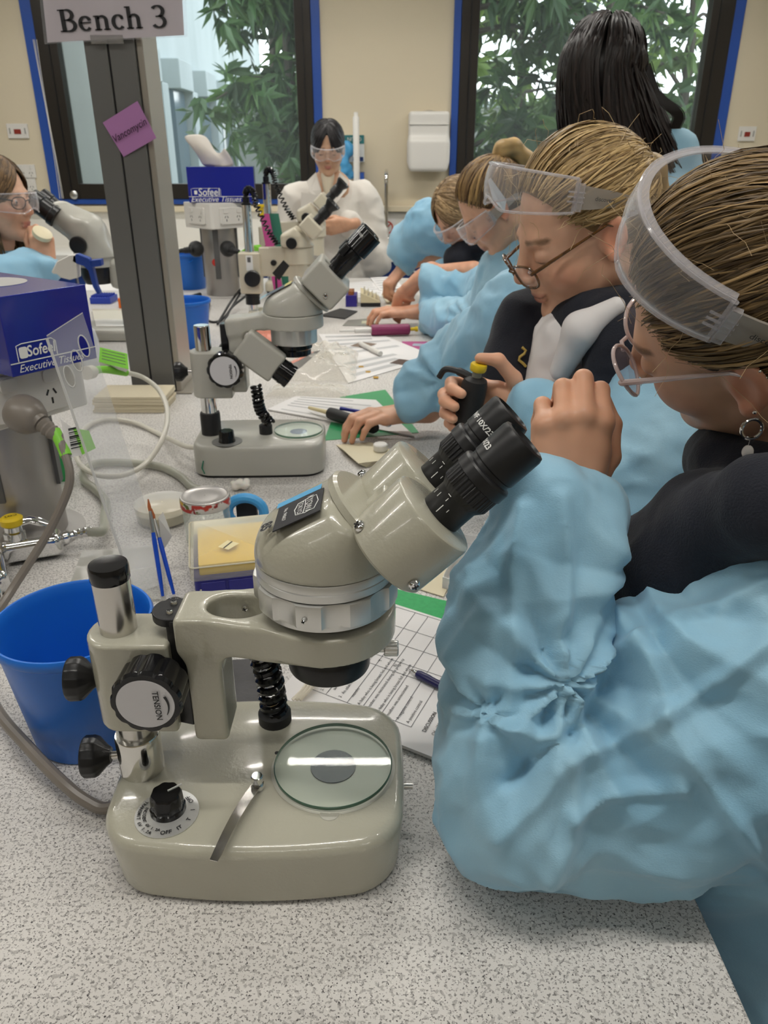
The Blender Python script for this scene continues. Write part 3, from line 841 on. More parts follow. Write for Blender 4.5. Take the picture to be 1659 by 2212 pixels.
# dovetail slide and arm
sl = MB(); sl.prism([(.044, -.016), (.058, -.020), (.058, .020), (.044, .016)], .13, .232); fix_normals(sl.build('dovetail_slide', m_black, A, bevel=.001))
tp_ = MB().lathe([(.017, .226), (.017, .2335)], (.047, .0, 0), n=32).build('slide_cap', m_black, A, bevel=.001)
for sy in (-.007, .007): screw((.046, sy, .2335), (0, 0, 1), tp_, .003)
S = SDF()
S._b(np.array((.055, -.06, .115)), np.array((.235, .06, .245)))
S.box((.073, -.003, .177), (.0145, .023, .060), rnd=.005)
S.box((.115, 0, .2225), (.060, .05, .0165), rnd=.005, k=.018)
S.fn(lambda P: np.abs(P[:, 1] + .003) - (.024 + .20 * np.clip(P[:, 0] - .075, 0, 1)), op='i', k=.006)
S.fn(lambda P: np.maximum(np.linalg.norm(np.stack([P[:, 0] - .173, P[:, 1]], 1), axis=1) - .0555, np.abs(P[:, 2] - .2305) - .0155), op='u', k=.012)
S.fn(lambda P: np.maximum(np.linalg.norm(np.stack([(P[:, 0] - .101) / 1.45, P[:, 1] + .003], 1), axis=1) - .0175, np.abs(P[:, 2] - .24) - .05), op='s', k=.003)
S.plane((.115, 0, .2395), (0, 0, 1), k=.003)
arm = sdf_obj('arm', S, .0014, m_cream, A, world=False, it=1)
screw((.103, .0140, .226), (0, -1, 0), arm, .003)
# scalloped zoom ring, clamp rings, lens barrel
MB().lathe([(.0535, .246), (.0535, .2495), (.0572, .2505), (.0578, .2525), (.0578, .2685), (.0572, .2700), (.0528, .2702)], (.173, 0, 0), n=168,
           flute=lambda a, i: 1 - (.062 * max(0, math.sin(a * 9)) ** .5 if 2 <= i <= 5 and math.sin(a * 9) > 0 else 0)).build('zoom_ring', m_satin, A, angle=28)
MB().lathe([(.0535, .2705), (.0548, .2715), (.0548, .2775), (.0540, .2785), (.0552, .2790), (.0552, .2840), (.0545, .2855)], (.173, 0, 0), n=96).build('clamp_ring', m_satin, A, angle=30)
screw((.173 - .0125, -.0566, .2595), (-.2, -1, 0), A, .0022)
MB().lathe([(.030, .216), (.0325, .212), (.0320, .2), (.0335, .196), (.0342, .193), (.0342, .1815), (.0335, .180), (.030, .1798), (.028, .185), (.001, .19)], (.173, 0, 0), n=64).build('objective_lens', m_black, A, angle=30)
rd = MB().cyl((.205, -.006, .199), (.219, -.006, .199), .0035, n=16).build('lock_screw', m_steel, A)
MB().lathe([(.006, 0), (.0068, .001), (.0068, .011), (.006, .012)], (.219, -.006, .199), (1, 0, 0), 40, flute=lambda a, i: 1 - .06 * (math.cos(a * 20) > 0)).build('knurled_head', m_satin, rd)
# body, prism housings and eyepieces
hb, nn, dz = head_block(A, .2845, m_cream)
for s in (-1, 1):
    cF = V((.2555, s * .0372, .3375)); L = .050
    prof = [(.0335, -L), (.0352, -L + .002), (.0358, -.003), (.0350, -.0008), (.0335, 0)]
    hs_ = MB().lathe(prof, cF, nn, 72).build('prism_housing', m_cream, A, angle=30)
    Fq = frame_z(nn, (0, 1, 0))
    ec = V((.2615, s * .031, .3345)) 
    eyepiece(ec, nn, A, L=.079, txt=('HWF 10X/23', 208 if s > 0 else 158, 1))
    for ang, dl in ((198, -.042), (300, -.040)) if s < 0 else ((160, -.043),):
        q = cF + Fq @ V((.0355 * math.cos(R(ang)), .0355 * math.sin(R(ang)), dl))
        dq = Fq @ V((math.cos(R(ang)), math.sin(R(ang)), 0))
        screw(q, dq, hs_, .0046)
MB().box((.209, 0, .3245), (.010, .016, .040), rot_axis('Y', 45)).build('bridge_plate', m_cream, hb, bevel=.003)
# name plate, tape and number on the sloping roof
tx = V((.90, 0, .44)); ty = V((0, 1, 0)); tn = tx.cross(ty)
pc = V((.156, -.0165, .3300))
def roof(x, y, h=0.): return pc + tx * x + ty * y + tn * h
npz = MB(); hw_, hl_ = .0205, .0195
npz.add([roof(-hl_, -hw_, 0), roof(hl_, -hw_, 0), roof(hl_, hw_, 0), roof(-hl_, hw_, 0), roof(-hl_, -hw_, .0008), roof(hl_, -hw_, .0008), roof(hl_, hw_, .0008), roof(-hl_, hw_, .0008)],
        [(0, 3, 2, 1), (4, 5, 6, 7), (0, 1, 5, 4), (1, 2, 6, 5), (2, 3, 7, 6), (3, 0, 4, 7)])
plate = npz.build('name_plate', M('plate_black', (.016, .016, .020), .5), A, smooth=False)
xd, yd = (0, -1, 0), tuple(tx)
lettering('KYOWA', .0078, roof(.0088, 0, .001), xd, yd, m_winkl, plate, world=False)
lettering('TOKYO', .0060, roof(.0015, 0, .001), xd, yd, m_winkl, plate, world=False)
lettering('No. 940657', .0045, roof(-.0115, 0, .001), xd, yd, m_winkl, plate, world=False)
sh = [roof(x, y, .001) for x, y in ((.014, -.012), (.0155, -.005), (.0165, 0), (.0155, .005), (.014, .012), (.006, .0125), (-.0015, .010), (-.0025, .004), (-.0035, 0), (-.0025, -.004), (-.0015, -.010), (.006, -.0125), (.014, -.012))]
MB().tube(sh, .00035, 5).build('shield_outline', m_winkl, plate)
MB().tube([roof(.0048, -.0115, .001), roof(.0055, 0, .001), roof(.0048, .0115, .001)], .0003, 5).build('shield_bar', m_winkl, plate)
tape = MB(); tape.add([roof(-.022, .0215, .0006), roof(.017, .0215, .0008), roof(.017, .031, .0008), roof(-.022, .031, .0004)], [(0, 1, 2, 3)]); tape.build('blue_tape', M('blue_tape', (.10, .36, .62), .6), A, smooth=False)
lettering('85', .0125, roof(-.0262, -.008, .0014), xd, yd, m_ink, A, world=False, bold=.0006)
# coiled lamp lead and lamp tube behind the arm
coil([(.097, .058, .208), (.103, .06, .16), (.110, .062, .115), (.112, .064, .068)], .0105, 13, .0036).build('coiled_lead', m_blackg, A)
MB().lathe([(.016, 0), (.016, .012), (.012, .016)], (.112, .064, .063), (0, 0, 1), 24).build('lead_socket', m_rubber, A)
MB().lathe([(.010, 0), (.0125, .006), (.0125, .036), (.0140, .038), (.0140, .052), (.012, .052), (.010, .045), (.001, .045)], (.112, .05, .222), (.75, -.12, -.62), 32).build('lamp_tube', m_black, A)
# stage
MB().lathe([(.0560, .0652), (.0530, .0656), (.001, .0656)], (.173, 0, 0), n=64, cap=False).build('stage_recess', m_stage_in, base)
MB().lathe([(.0205, .0656), (.0205, .0664), (.001, .0664)], (.173, 0, 0), n=48).build('contrast_disc', m_slate, base)
MB().lathe([(.001, .067), (.0522, .067), (.0529, .0676), (.0529, .0698), (.0522, .0705), (.001, .0705)], (.173, 0, 0), n=96, cap=False).build('stage_glass', m_glassg, A)
MB().lathe([(.0528, .0668), (.0534, .0678), (.0534, .0699), (.0527, .0706), (.0525, .0700), (.0525, .0672)], (.173, 0, 0), n=96, cap=False).build('glass_rim', M('green_glass_edge', (.10, .20, .14), .15, trans=.4), A)
nt_ = MB()
for sy in (-1, 1): nt_.lathe([(.0085, .0651), (.0080, .0655), (.001, .0655)], (.173, sy * .0540, 0), n=24, cap=False)
nt_.build('finger_notch', M('notch_shade', (.40, .39, .33), .4), base)
MB().lathe([(.0021, .0650), (.0021, .0654), (.001, .0654)], (.1195, .018, 0), n=12).build('clip_hole', m_ink, base)
# stage clip
pv = V((.1085, -.026, .066)); en = on(463, 1872, BT + .0665) - V((-.219, .535, BT))
pl = MB().lathe([(.0052, 0), (.0052, .004), (.0040, .0055), (.0040, .0075), (.0053, .008), (.0053, .013), (.0045, .0140)], pv, (0, 0, 1), 32).build('clip_post', m_chrome, A)
dd = (en - pv); pts = [pv + dd * t + V((0, 0, .0045 + .006 * math.sin(t * 3.0) + (.0 if t < .95 else .001))) for t in np.linspace(-.05, 1, 14)]
MB().strip(pts, [.0085] * 3 + list(np.linspace(.009, .0075, 10)) + [.0065], (0, 0, 1), .0008).build('stage_clip', m_brush, A)
# lamp dial
dl = V((.036, -.0545, .0652))
dp_ = MB().lathe([(.0265, 0), (.0265, .0008), (.001, .0008)], dl, (0, 0, 1), 56).build('dial_plate', m_satin, A)
kb = MB().lathe([(.0150, 0), (.0150, .004), (.0140, .005), (.0132, .017), (.0120, .019), (.001, .019)], dl + V((0, .004, .0008)), (0, 0, 1), 96, flute=lambda a, i: 1 - (.07 * (.5 + .5 * math.cos(a * 8)) if 1 <= i <= 4 else 0)).build('dial_knob', m_blackg, A, angle=30)
MB().box(dl + V((.0065, .009, .0203)), (.0125, .0012, .0012), rot_axis('Z', 38)).build('pointer', m_winkl, kb)
def dial_text(s, ang, rad, size=.0052):
    a_ = R(ang); p_ = dl + V((rad * math.cos(a_), rad * math.sin(a_), .001))
    lettering(s, size, p_, (-math.sin(a_), math.cos(a_), 0), (-math.cos(a_), -math.sin(a_), 0), m_ink, dp_, world=False, bold=.0001)
for s, an in (('OFF', 42), ('I', 8), ('T', -20), ('IT', -48), ('OFF', -78)): dial_text(s, an, .0215)
for i, ch in enumerate('TRANSMIT 6V 1.2A'): dial_text(ch, 152 + i * 6.4, .0232, .0040)
for i, ch in enumerate('INCIDENT 6V 1.2A'): dial_text(ch, 165 + i * 6.6, .0188, .0036)
MB().cyl((.231, .012, .030), (.246, .012, .030), .003, n=12).build('lamp_screw', m_steel, A)

# ------------------------------------------------------------ microscope B: the similar one further along the bench
pB = on(455, 940, BT + .065)
scB = thing('stereo_microscope', 'cream stereo microscope with black lamp tube standing beside the crumpled plastic bag', 'microscope', (pB.x, pB.y + .012, BT), rz=R(2))
Bq = scB
baseB = lift_base(Bq, [(.006, .0), (.054, 0), (.060, .001), (.0632, .0035), (.065, .0075)], m_grey2, x0=-.028, x1=.2225, bulge=.004)
lo_ = base_outline(-.028, .2225, -.078, .086, .034, .004, .004); fix_normals(MB().prism(lo_, 0, .007).build('rubber_foot', m_rubber, baseB))
MB().lathe([(.015, .1), (.015, .276), (.0138, .2785)], (0, 0, 0), n=40).build('column', m_chrome, Bq, angle=30)
MB().lathe([(.0195, .063), (.0195, .105), (.0185, .109)], (0, 0, 0), n=40).build('column_sleeve', m_rubber, Bq, angle=30)
blk = []
for k in range(13): a_ = R(90 + 180 * k / 12); blk.append((-.004 + .0225 * math.cos(a_), .0265 * math.sin(a_)))
blk += [(.052, -.0265), (.052, .0265)]
fix_normals(MB().prism(blk, .143, .232).build('rack_block', m_grey2, Bq, bevel=.004, seg=3))
thumb_knob((-.046, 0, .19), (-1, -.1, 0), Bq, .03)
big_knob((.046, -.0265, .205), (0, -1, 0), Bq, '', r=.034, depth=.03)
big_knob((.046, .0265, .205), (0, 1, 0), Bq, '', r=.034, depth=.03, text=False)
MB().box2((.036, -.012, .15), (.05, .012, .282)).build('dovetail_slide', m_blackg, Bq, bevel=.002)
S = SDF(); S.box((.066, 0, .222), (.014, .024, .068), rnd=.004); S.box((.112, 0, .286), (.062, .024, .0135), rot=np.array(rot_axis('Y', -9)), rnd=.004, k=.014)
S.fn(lambda P: np.maximum(np.linalg.norm(np.stack([P[:, 0] - .173, P[:, 1]], 1), axis=1) - .0560, np.abs(P[:, 2] - .288) - .0125), op='u', k=.012)
S._b(np.array((.05, -.06, .15)), np.array((.235, .06, .305)))
sdf_obj('arm', S, .002, m_grey2, Bq, world=False)
MB().lathe([(.043, .274), (.0435, .272), (.0435, .248), (.042, .2455)], (.173, 0, 0), n=132, flute=lambda a, i: 1 - (.045 * max(0, math.sin(a * 11)) if 1 <= i <= 2 else 0)).build('zoom_ring', m_satin, Bq, angle=28)
MB().lathe([(.0335, .248), (.0335, .236), (.031, .233), (.031, .224), (.029, .222), (.026, .228), (.001, .23)], (.173, 0, 0), n=48).build('objective_lens', m_blackg, Bq, angle=30)
hbB, nn, dz = head_block(Bq, .3005, m_grey2)
# box-shaped binocular housing
Rq = np.array(Matrix((V((.707, 0, .707)), V((0, 1, 0)), V((-.707, 0, .707)))).transposed())
S = SDF(); S.box((.2365, 0, .357), (.0265, .058, .037), rot=Rq, rnd=.005)
for s in (-1, 1): pass
S.box((.262, 0, .345 + .055), (.06, .012, .012), rot=Rq, rnd=.003, op='s', k=.004)
hsB = sdf_obj('prism_housing', S, .0018, m_grey2, Bq, world=False)
Rm_ = Matrix(Rq.tolist())
MB().box((.2235, 0, .3435), (.004, .09, .066), Rm_).build('mount_plate', m_grey2, hsB, bevel=.001)
screw(V((.2365, -.058, .34)), (0, -1, 0), hsB, .0048); screw(V((.212, -.05, .378)), (-.7, -.2, .7), hsB, .004)
for s in (-1, 1):
    eyepiece((.2555, s * .031, .3765), nn, Bq, L=.092, plain=True, marks=False, mat=m_blackg, rs=1.12)
    MB().box(V((.2555, s * .031, .3765)) + nn * .04 + V((-.012, -.008, .012)), (.022, .02, .012), Rm_).build('diopter_lug', m_black, Bq, bevel=.003)
lettering('WF 10X', .0065, (0, 0, 0), (1, 0, 0), (0, 1, 0), m_winkl, Bq, world=False, wrap=cyl_wrap(V((.2555, -.031, .3765)) + nn * .078, nn, .0208, R(214), 1))
pb = V((.150, -.004, .3445))
def roofB(x, y, h=0.): return pb + tx * x + ty * y + tn * h
MB().add([roofB(-.026, -.018, .0006), roofB(.012, -.018, .0006), roofB(.012, .018, .0006), roofB(-.026, .018, .0006)], [(0, 1, 2, 3)]).build('name_plate', M('plate_grey', (.07, .10, .13), .4), Bq, smooth=False)
MB().add([roofB(.012, -.018, .0007), roofB(.026, -.018, .0007), roofB(.026, .018, .0007), roofB(.012, .018, .0007)], [(0, 1, 2, 3)]).build('yellow_label', M('yellow_label', (.55, .50, .15), .5), Bq, smooth=False)
MB().add([roofB(-.040, -.018, .0003), roofB(-.026, -.018, .0007), roofB(-.026, .018, .0007), roofB(-.040, .018, .0003)], [(0, 1, 2, 3)]).build('blue_tape', M('pale_blue_tape', (.30, .45, .52), .5), Bq, smooth=False)
# lamp box
Rl = rot_axis('Y', 38)
S = SDF(); S.box((.110, -.030, .228), (.041, .018, .030), rot=np.array(Rl), rnd=.005)
lb = sdf_obj('lamp_housing', S, .002, m_grey2, Bq, world=False)
MB().lathe([(.0225, 0), (.0225, .012), (.0235, .0125), (.0235, .018), (.0225, .0185), (.0225, .024), (.0235, .0245), (.0235, .030), (.019, .031), (.001, .028)], V((.110, -.030, .228)) + Rl @ V((.040, 0, 0)), Rl @ V((1, 0, 0)), 40).build('lamp_tube', m_blackg, lb, angle=30)
coil([(.098, -.03, .17), (.100, -.028, .14), (.103, -.02, .115), (.117, -.004, .085)], .0085, 11, .0034).build('coiled_lead', m_blackg, Bq)
MB().lathe([(.013, .0), (.013, .018), (.010, .020)], (.108, -.004, .064), n=24).build('lead_socket', m_rubber, Bq)
st = (.172, .004)
MB().lathe([(.050, .0652), (.001, .0653)], (*st, 0), n=48, cap=False).build('stage_recess', m_stage_in, baseB)
MB().lathe([(.017, .0654), (.001, .066)], (*st, 0), n=36, cap=False).build('blue_aperture', M('aperture_blue', (.05, .07, .18), .2), baseB)
MB().lathe([(.001, .067), (.0475, .067), (.0485, .0685), (.0475, .0705), (.001, .0705)], (*st, 0), n=64, cap=False).build('stage_glass', m_glassg, Bq)
MB().lathe([(.048, .0668), (.0487, .0685), (.048, .0706), (.0478, .0690)], (*st, 0), n=64, cap=False).build('glass_rim', MATS['green_glass_edge'], Bq)
dl = V((.038, -.052, .0652))
MB().lathe([(.029, 0), (.029, .001), (.001, .001)], dl, (0, 0, 1), 40).build('dial_plate', M('dial_grey', (.20, .20, .19), .4), Bq)
MB().lathe([(.0165, 0), (.0155, .006), (.0145, .021), (.013, .023), (.001, .023)], dl, (0, 0, 1), 64, flute=lambda a, i: 1 - (.07 * (.5 + .5 * math.cos(a * 8)) if 1 <= i <= 3 else 0)).build('dial_knob', m_blackg, Bq)
MB().box2((-.031, -.022, .030), (-.026, .0, .048)).build('lead_inlet', m_rubber, Bq, bevel=.001)
MB().tube([(-.006, -.0785, .010), (-.010, -.0788, .022), (-.006, -.0785, .036)], .0012, 6).build('green_mark', M('green_ink', (.02, .22, .13), .5), Bq)

# ------------------------------------------------------------ microscopes C and D: tall pillar type with coiled leads
def tall_scope(label, loc, rz=0.):
    t = thing('stereo_microscope', label, 'microscope', loc, rz, scale=.86)
    S = SDF(); S.box((.13, 0, .030), (.155, .085, .03), rnd=.022)
    sdf_obj('base', S, .004, m_cream2, t, world=False)
    MB().box((.135, 0, .008), (.30, .165, .016)).build('rubber_foot', m_rubber, t, bevel=.004)
    MB().box2((.16, -.08, .0), (.285, .08, .05)).build('dark_plinth', m_rubber, t, bevel=.012)
    MB().lathe([(.019, .05), (.019, .475)], (0, 0, 0), n=32).build('pillar', m_chrome, t)
    MB().lathe([(.020, .475), (.020, .482), (.014, .484), (.014, .505), (.009, .507), (.009, .515)], (0, 0, 0), n=24).build('pillar_cap', m_black, t, angle=30)
    MB().lathe([(.030, .085), (.030, .12), (.032, .122), (.032, .13)], (0, 0, 0), n=32).build('lock_collar', m_black, t, angle=30)
    MB().box2((-.045, -.034, .13), (.045, .034, .295)).build('rack_block', m_cream2, t, bevel=.008, seg=3)
    MB().lathe([(.032, 0), (.033, .004), (.033, .02), (.030, .023), (.001, .024)], (.012, -.034, .195), (0, -1, 0), 40).build('focus_knob', m_black, t, angle=30)
    MB().lathe([(.032, 0), (.033, .004), (.033, .02), (.030, .023), (.001, .024)], (.012, .034, .195), (0, 1, 0), 40).build('focus_knob', m_black, t, angle=30)
    lb = MB().box2((-.012, -.0348, .225), (.016, -.034, .285)).build('asset_label', m_winkl, t)
    MB().box2((-.006, -.0352, .258), (.008, -.0348, .278)).build('code_block', M('grey_print', (.12, .12, .12), .6), lb)
    MB().box2((.04, -.02, .20), (.165, .02, .315)).build('arm', m_cream2, t, bevel=.006)
    MB().lathe([(.012, 0), (.012, .01), (.010, .012)], (.10, -.02, .255), (0, -1, 0), 24).build('arm_screw', m_black, t)
    MB().lathe([(.060, .25), (.060, .315)], (.205, 0, 0), n=48).build('head_ring', m_cream2, t, bevel=.004)
    MB().lathe([(.050, .17), (.050, .25)], (.205, 0, 0), n=48).build('objective_barrel', m_cream2, t)
    S = SDF(); S._b(np.array((.13, -.07, .315)), np.array((.29, .07, .42)))
    S.fn(lambda P: np.linalg.norm(np.stack([P[:, 0] - .205, P[:, 1]], 1), axis=1) - .062, op='u')
    S.box((.18, 0, .345), (.045, .055, .03), rnd=.015, k=.02)
    S.plane((.15, 0, .375), (-.40, 0, .92), k=.015); S.plane((.235, 0, .355), (.707, 0, .707), k=.005); S.plane((0, 0, .316), (0, 0, -1), k=.003)
    sdf_obj('zoom_body', S, .003, m_cream2, t, world=False)
    MB().lathe([(.022, 0), (.022, .012), (.019, .014)], (.182, -.060, .335), (0, -1, 0), 32).build('zoom_knob', m_black, t, angle=30)
    MB().lathe([(.022, 0), (.022, .012), (.019, .014)], (.182, .060, .335), (0, 1, 0), 32).build('zoom_knob', m_black, t, angle=30)
    Rq_ = np.array(Matrix((V((.707, 0, .707)), V((0, 1, 0)), V((-.707, 0, .707)))).transposed())
    for s in (-1, 1):
        S = SDF(); S.box((.262, s * .036, .392), (.03, .032, .042), rot=Rq_, rnd=.008)
        sdf_obj('prism_housing', S, .003, m_cream2, t, world=False)
        e = MB().lathe([(.019, -.002), (.019, .03), (.023, .033), (.023, .062), (.021, .064), (.021, .075), (.030, .092), (.031, .098), (.028, .099), (.018, .085), (.001, .084)], (.283, s * .033, .413), (.707, 0, .707), 36).build('eyepiece', m_black, t, angle=30)
    coil([(0, 0, .515), (.012, -.004, .535), (.035, -.01, .52), (.045, -.015, .47), (.085, -.02, .38), (.12, -.02, .325)], .011, 26, .0032, n=6, per=9).build('coiled_lead', m_blackg, t)
    return t
scC = tall_scope('cream stereo microscope with tall chrome pillar and coiled lead beside the rear socket pillar', (at(543, 600, 2.86).x, 2.86, BT))
scD = dup(scC, (at(580, 480, 3.6).x, 3.6, BT), 0, 'cream stereo microscope with coiled lead just in front of the lab coat', scale=.95)
# ------------------------------------------------------------ microscope E, used from the far side of the bench (eyepieces point left)
def round_scope(label, loc, rz):
    t = thing('stereo_microscope', label, 'microscope', loc, rz)
    S = SDF(); S.box((.10, 0, .02), (.15, .09, .02), rnd=.012); sdf_obj('base', S, .004, m_grey2, t, world=False)
    MB().lathe([(.016, .03), (.016, .30)], (-.02, 0, 0), n=24).build('column', m_chrome, t)
    MB().box2((-.05, -.03, .16), (.09, .03, .258)).build('rack_arm', m_grey2, t, bevel=.02)
    MB().lathe([(.042, .178), (.050, .195), (.054, .215), (.054, .235)], (.13, 0, 0), n=40).build('objective_lens', m_black, t, angle=30)
    MB().lathe([(.060, .233), (.060, .262), (.056, .265)], (.13, 0, 0), n=40).build('head_ring', m_grey2, t, angle=30)
    S = SDF(); S._b(np.array((.04, -.07, .23)), np.array((.26, .07, .40)))
    S.fn(lambda P: np.linalg.norm(np.stack([P[:, 0] - .13, P[:, 1]], 1), axis=1) - .066, op='u')
    S.plane((.07, 0, .30), (-.85, 0, .5), k=.02); S.plane((0, 0, .385), (0, 0, 1), k=.02); S.plane((0, 0, .260), (0, 0, -1), k=.004)
    S.cap((.14, 0, .34), (.215, 0, .385), .058, .048, k=.02); S.cap((.09, -.03, .30), (.165, -.045, .37), .018, .02, k=.01)
    sdf_obj('zoom_body', S, .003, m_grey2, t, world=False)
    for s in (-1, 1):
        MB().lathe([(.027, 0), (.027, .014), (.024, .016)], (.155, s * .060, .305), (0, s, 0), 32).build('zoom_knob', m_black, t, angle=30)
        MB().lathe([(.034, -.005), (.034, .012), (.030, .016), (.030, .050), (.033, .053), (.033, .086), (.028, .088), (.001, .083)], (.226, s * .035, .388), (.78, 0, .62), 32).build('eyepiece', m_black, t, angle=30)
    MB().box2((-.06, -.02, .045), (.0, .02, .10)).build('cable_block', m_black, t, bevel=.006)
    return t
pE = at(205, 545, 2.65)
scE = round_scope('grey stereo microscope with paired black eyepieces facing the person in goggles', (pE.x + .13, 2.65, BT), R(180))
# ================================================================ things on and over the bench
m_alu = M('anodised_aluminium', (.165, .165, .16), .40, metal=.45, bump=(25, .06, .001, (1, 1, .02)))
m_alus = M('aluminium_side', (.40, .37, .32), .35, metal=.6)
m_paper = M('paper', (.74, .72, .71), .75)
m_bluep = M('blue_polypropylene', (.012, .15, .60), .32, var=(9, .25, (.008, .10, .45)))
m_navyb = M('tissue_carton', (.008, .016, .25), .22, coat=.4)
m_clear = film('clear_acrylic', (.88, .89, .90), .13, .10, .8)
m_frost = film('frosted_acrylic_edge', (.72, .72, .70), .60, .35)
m_grey_pvc = M('grey_pvc', (.20, .175, .15), .35)
m_whpvc = M('white_pvc', (.66, .63, .55), .35)
m_green = M('green_card', (.035, .32, .10), .6)
m_tagg = M('green_tag', (.22, .60, .05), .5)
m_print = M('grey_print2', (.16, .16, .17), .7)
m_tissue = M('tissue', (.80, .75, .69), .85, translucent=.2)
m_yellow = M('yellow_plastic', (.70, .50, .02), .4)

# ---- service post with sign and note
PX0, PX1, PY0, PY1 = -.657, -.542, 1.955, 2.055
po = thing('service_post', 'grey aluminium service post standing on the bench', 'post', ((PX0 + PX1) / 2, 2.0, BT))
xm = PX0 + .052
MB().box2((PX0, PY0, BT), (xm - .0015, PY1, hh - .001)).build('extrusion', m_alu, po, world=True, bevel=.003)
MB().box2((xm + .0015, PY0, BT), (PX1 - .004, PY1, hh - .001)).build('extrusion', m_alu, po, world=True, bevel=.003)
MB().box2((xm - .0015, PY0 + .006, BT), (xm + .0015, PY1, hh - .001)).build('groove', m_ink, po, world=True)
MB().box2((PX1 - .004, PY0 + .008, BT), (PX1 + .012, PY1 + .035, hh - .001)).build('side_cover', m_alus, po, world=True, bevel=.004)
MB().box2((PX0 - .02, PY0 - .005, BT), (PX1 + .04, PY1 + .05, BT + .006)).build('foot_plate', m_alus, po, world=True, bevel=.002)
sgy = PY0 - .012
TL, BRr = at(96, -14, sgy), at(398, 82, sgy)
BL_, BR_, TR_ = at(103, 92, sgy), at(398, 76, sgy), at(395, -40, sgy); TL_ = at(93, -40, sgy)
sn = thing('bench_sign', 'white paper sign in a clear sleeve taped to the grey post', 'sign', (BL_.lerp(BR_, .5)))
dv = V((0, -.0012, 0))
def slab(corners, t, nvec):
    nv = V(nvec).normalized() * t
    c = [V(q) for q in corners]; n = len(c)
    return MB().add(c + [q + nv for q in c], [tuple(range(n))[::-1], tuple(range(n, 2 * n))] + [(i, (i + 1) % n, n + (i + 1) % n, n + i) for i in range(n)])
fix_normals(slab([BL_, BR_, TR_ + V((0, 0, .07)), TL_ + V((0, 0, .07))], .001, (0, -1, 0)).build('paper', M('sign_paper', (.60, .54, .56), .7), sn, world=True, smooth=False))
ex = V((.006, 0, -.004)); ex2 = V((.008, 0, .0))
fix_normals(slab([BL_ + V((-.006, -.002, -.003)), BR_ + V((.008, -.002, -.003)), TR_ + V((.008, -.002, .07)), TL_ + V((-.006, -.002, .07))], .0012, (0, -1, 0)).build('clear_sleeve', film('sleeve_film', (.95, .95, .97), .04, .12), sn, world=True, smooth=False))
# slab-serif letters drawn from bars and bowls
def serif_word(parent, origin, ux, uy, h, word, mat, y_off, sx_=1.):
    ux = V(ux).normalized(); uy = V(uy).normalized(); nrm = V((0, -1, 0))
    def stroke(mb, pts, w, wf=None):
        n = len(pts)
        vs = []
        for i, p in enumerate(pts):
            a = pts[max(i - 1, 0)]; b = pts[min(i + 1, n - 1)]; d = V((b[0] - a[0], b[1] - a[1], 0)).normalized(); q = V((-d.y, d.x, 0)) * (wf[i] if wf else w) / 2
            for s in (1, -1): vs.append(V((p[0], p[1], 0)) + q * s)
        mb.add([origin + ux * (v.x * h * sx_) + uy * (v.y * h) + nrm * y_off for v in vs], [(2 * i, 2 * i + 1, 2 * i + 3, 2 * i + 2) for i in range(n - 1)])
    def arc(cx, cy, rx, ry, a0, a1, n=18): return [(cx + rx * math.cos(R(a0 + (a1 - a0) * k / n)), cy + ry * math.sin(R(a0 + (a1 - a0) * k / n))) for k in range(n + 1)]
    W_ = .15; sf = .055
    def thickarc(mb, cx, cy, rx, ry, a0, a1, thin=.07, thick=.155, n=22):
        stroke(mb, arc(cx, cy, rx, ry, a0, a1, n), 0, [thin + (thick - thin) * abs(math.cos(R(a0 + (a1 - a0) * k / n))) for k in range(n + 1)])
    x = 0
    for ch in word:
        mb = MB()
        if ch == 'B':
            stroke(mb, [(x + .17, 0), (x + .17, 1)], .17); stroke(mb, [(x, .03), (x + .35, .03)], sf); stroke(mb, [(x, .97), (x + .35, .97)], sf)
            thickarc(mb, x + .32, .75, .22, .225, 90, -90); thickarc(mb, x + .34, .27, .26, .245, 90, -90); stroke(mb, [(x + .2, .52), (x + .36, .52)], .06); adv = .74
        elif ch == 'e':
            thickarc(mb, x + .27, .335, .20, .30, 25, 320); stroke(mb, [(x + .08, .37), (x + .49, .37)], .06); adv = .60
        elif ch in 'nh':
            stroke(mb, [(x + .14, 0), (x + .14, 1 if ch == 'h' else .66)], .15); stroke(mb, [(x, .03), (x + .28, .03)], sf); stroke(mb, [(x, .97 if ch == 'h' else .63), (x + .14, .97 if ch == 'h' else .63)], sf)
            stroke(mb, arc(x + .32, .44, .16, .18, 165, 0, 12), 0, [.07 + .08 * k / 12 for k in range(13)]); stroke(mb, [(x + .48, .45), (x + .48, 0)], .15); stroke(mb, [(x + .35, .03), (x + .62, .03)], sf); adv = .68
        elif ch == 'c':
            thickarc(mb, x + .27, .335, .20, .30, 40, 318); stroke(mb, [(x + .42, .45), (x + .42, .55)], .11); adv = .56
        elif ch == '3':
            thickarc(mb, x + .24, .73, .20, .23, 150, -90); thickarc(mb, x + .24, .26, .23, .25, 90, -150); stroke(mb, [(x + .14, .50), (x + .26, .50)], .06); adv = .6
        else: adv = .34
        if mb.f: fix_normals(mb.build('letter', mat, parent, world=True, smooth=False))
        x += adv
ux = (at(365, 60, sgy) - at(136, 71, sgy)).normalized(); uy = V((0, 0, 1)); uy = (uy - ux * uy.dot(ux)).normalized()
hcap = (at(150, 22, sgy) - at(152, 70, sgy)).length
serif_word(sn, at(133, 70, sgy), ux, uy, hcap, 'Bench 3', m_ink, .0042, (at(366, 60, sgy) - at(133, 70, sgy)).length / (4.20 * hcap))
tpz = MB().box2((xm - .03, sgy - .003, at(250, 95, sgy).z), (xm + .04, sgy - .001, at(250, 76, sgy).z)).build('adhesive_tape', film('tape_film', (.6, .58, .55), .2, .3), sn, world=True)
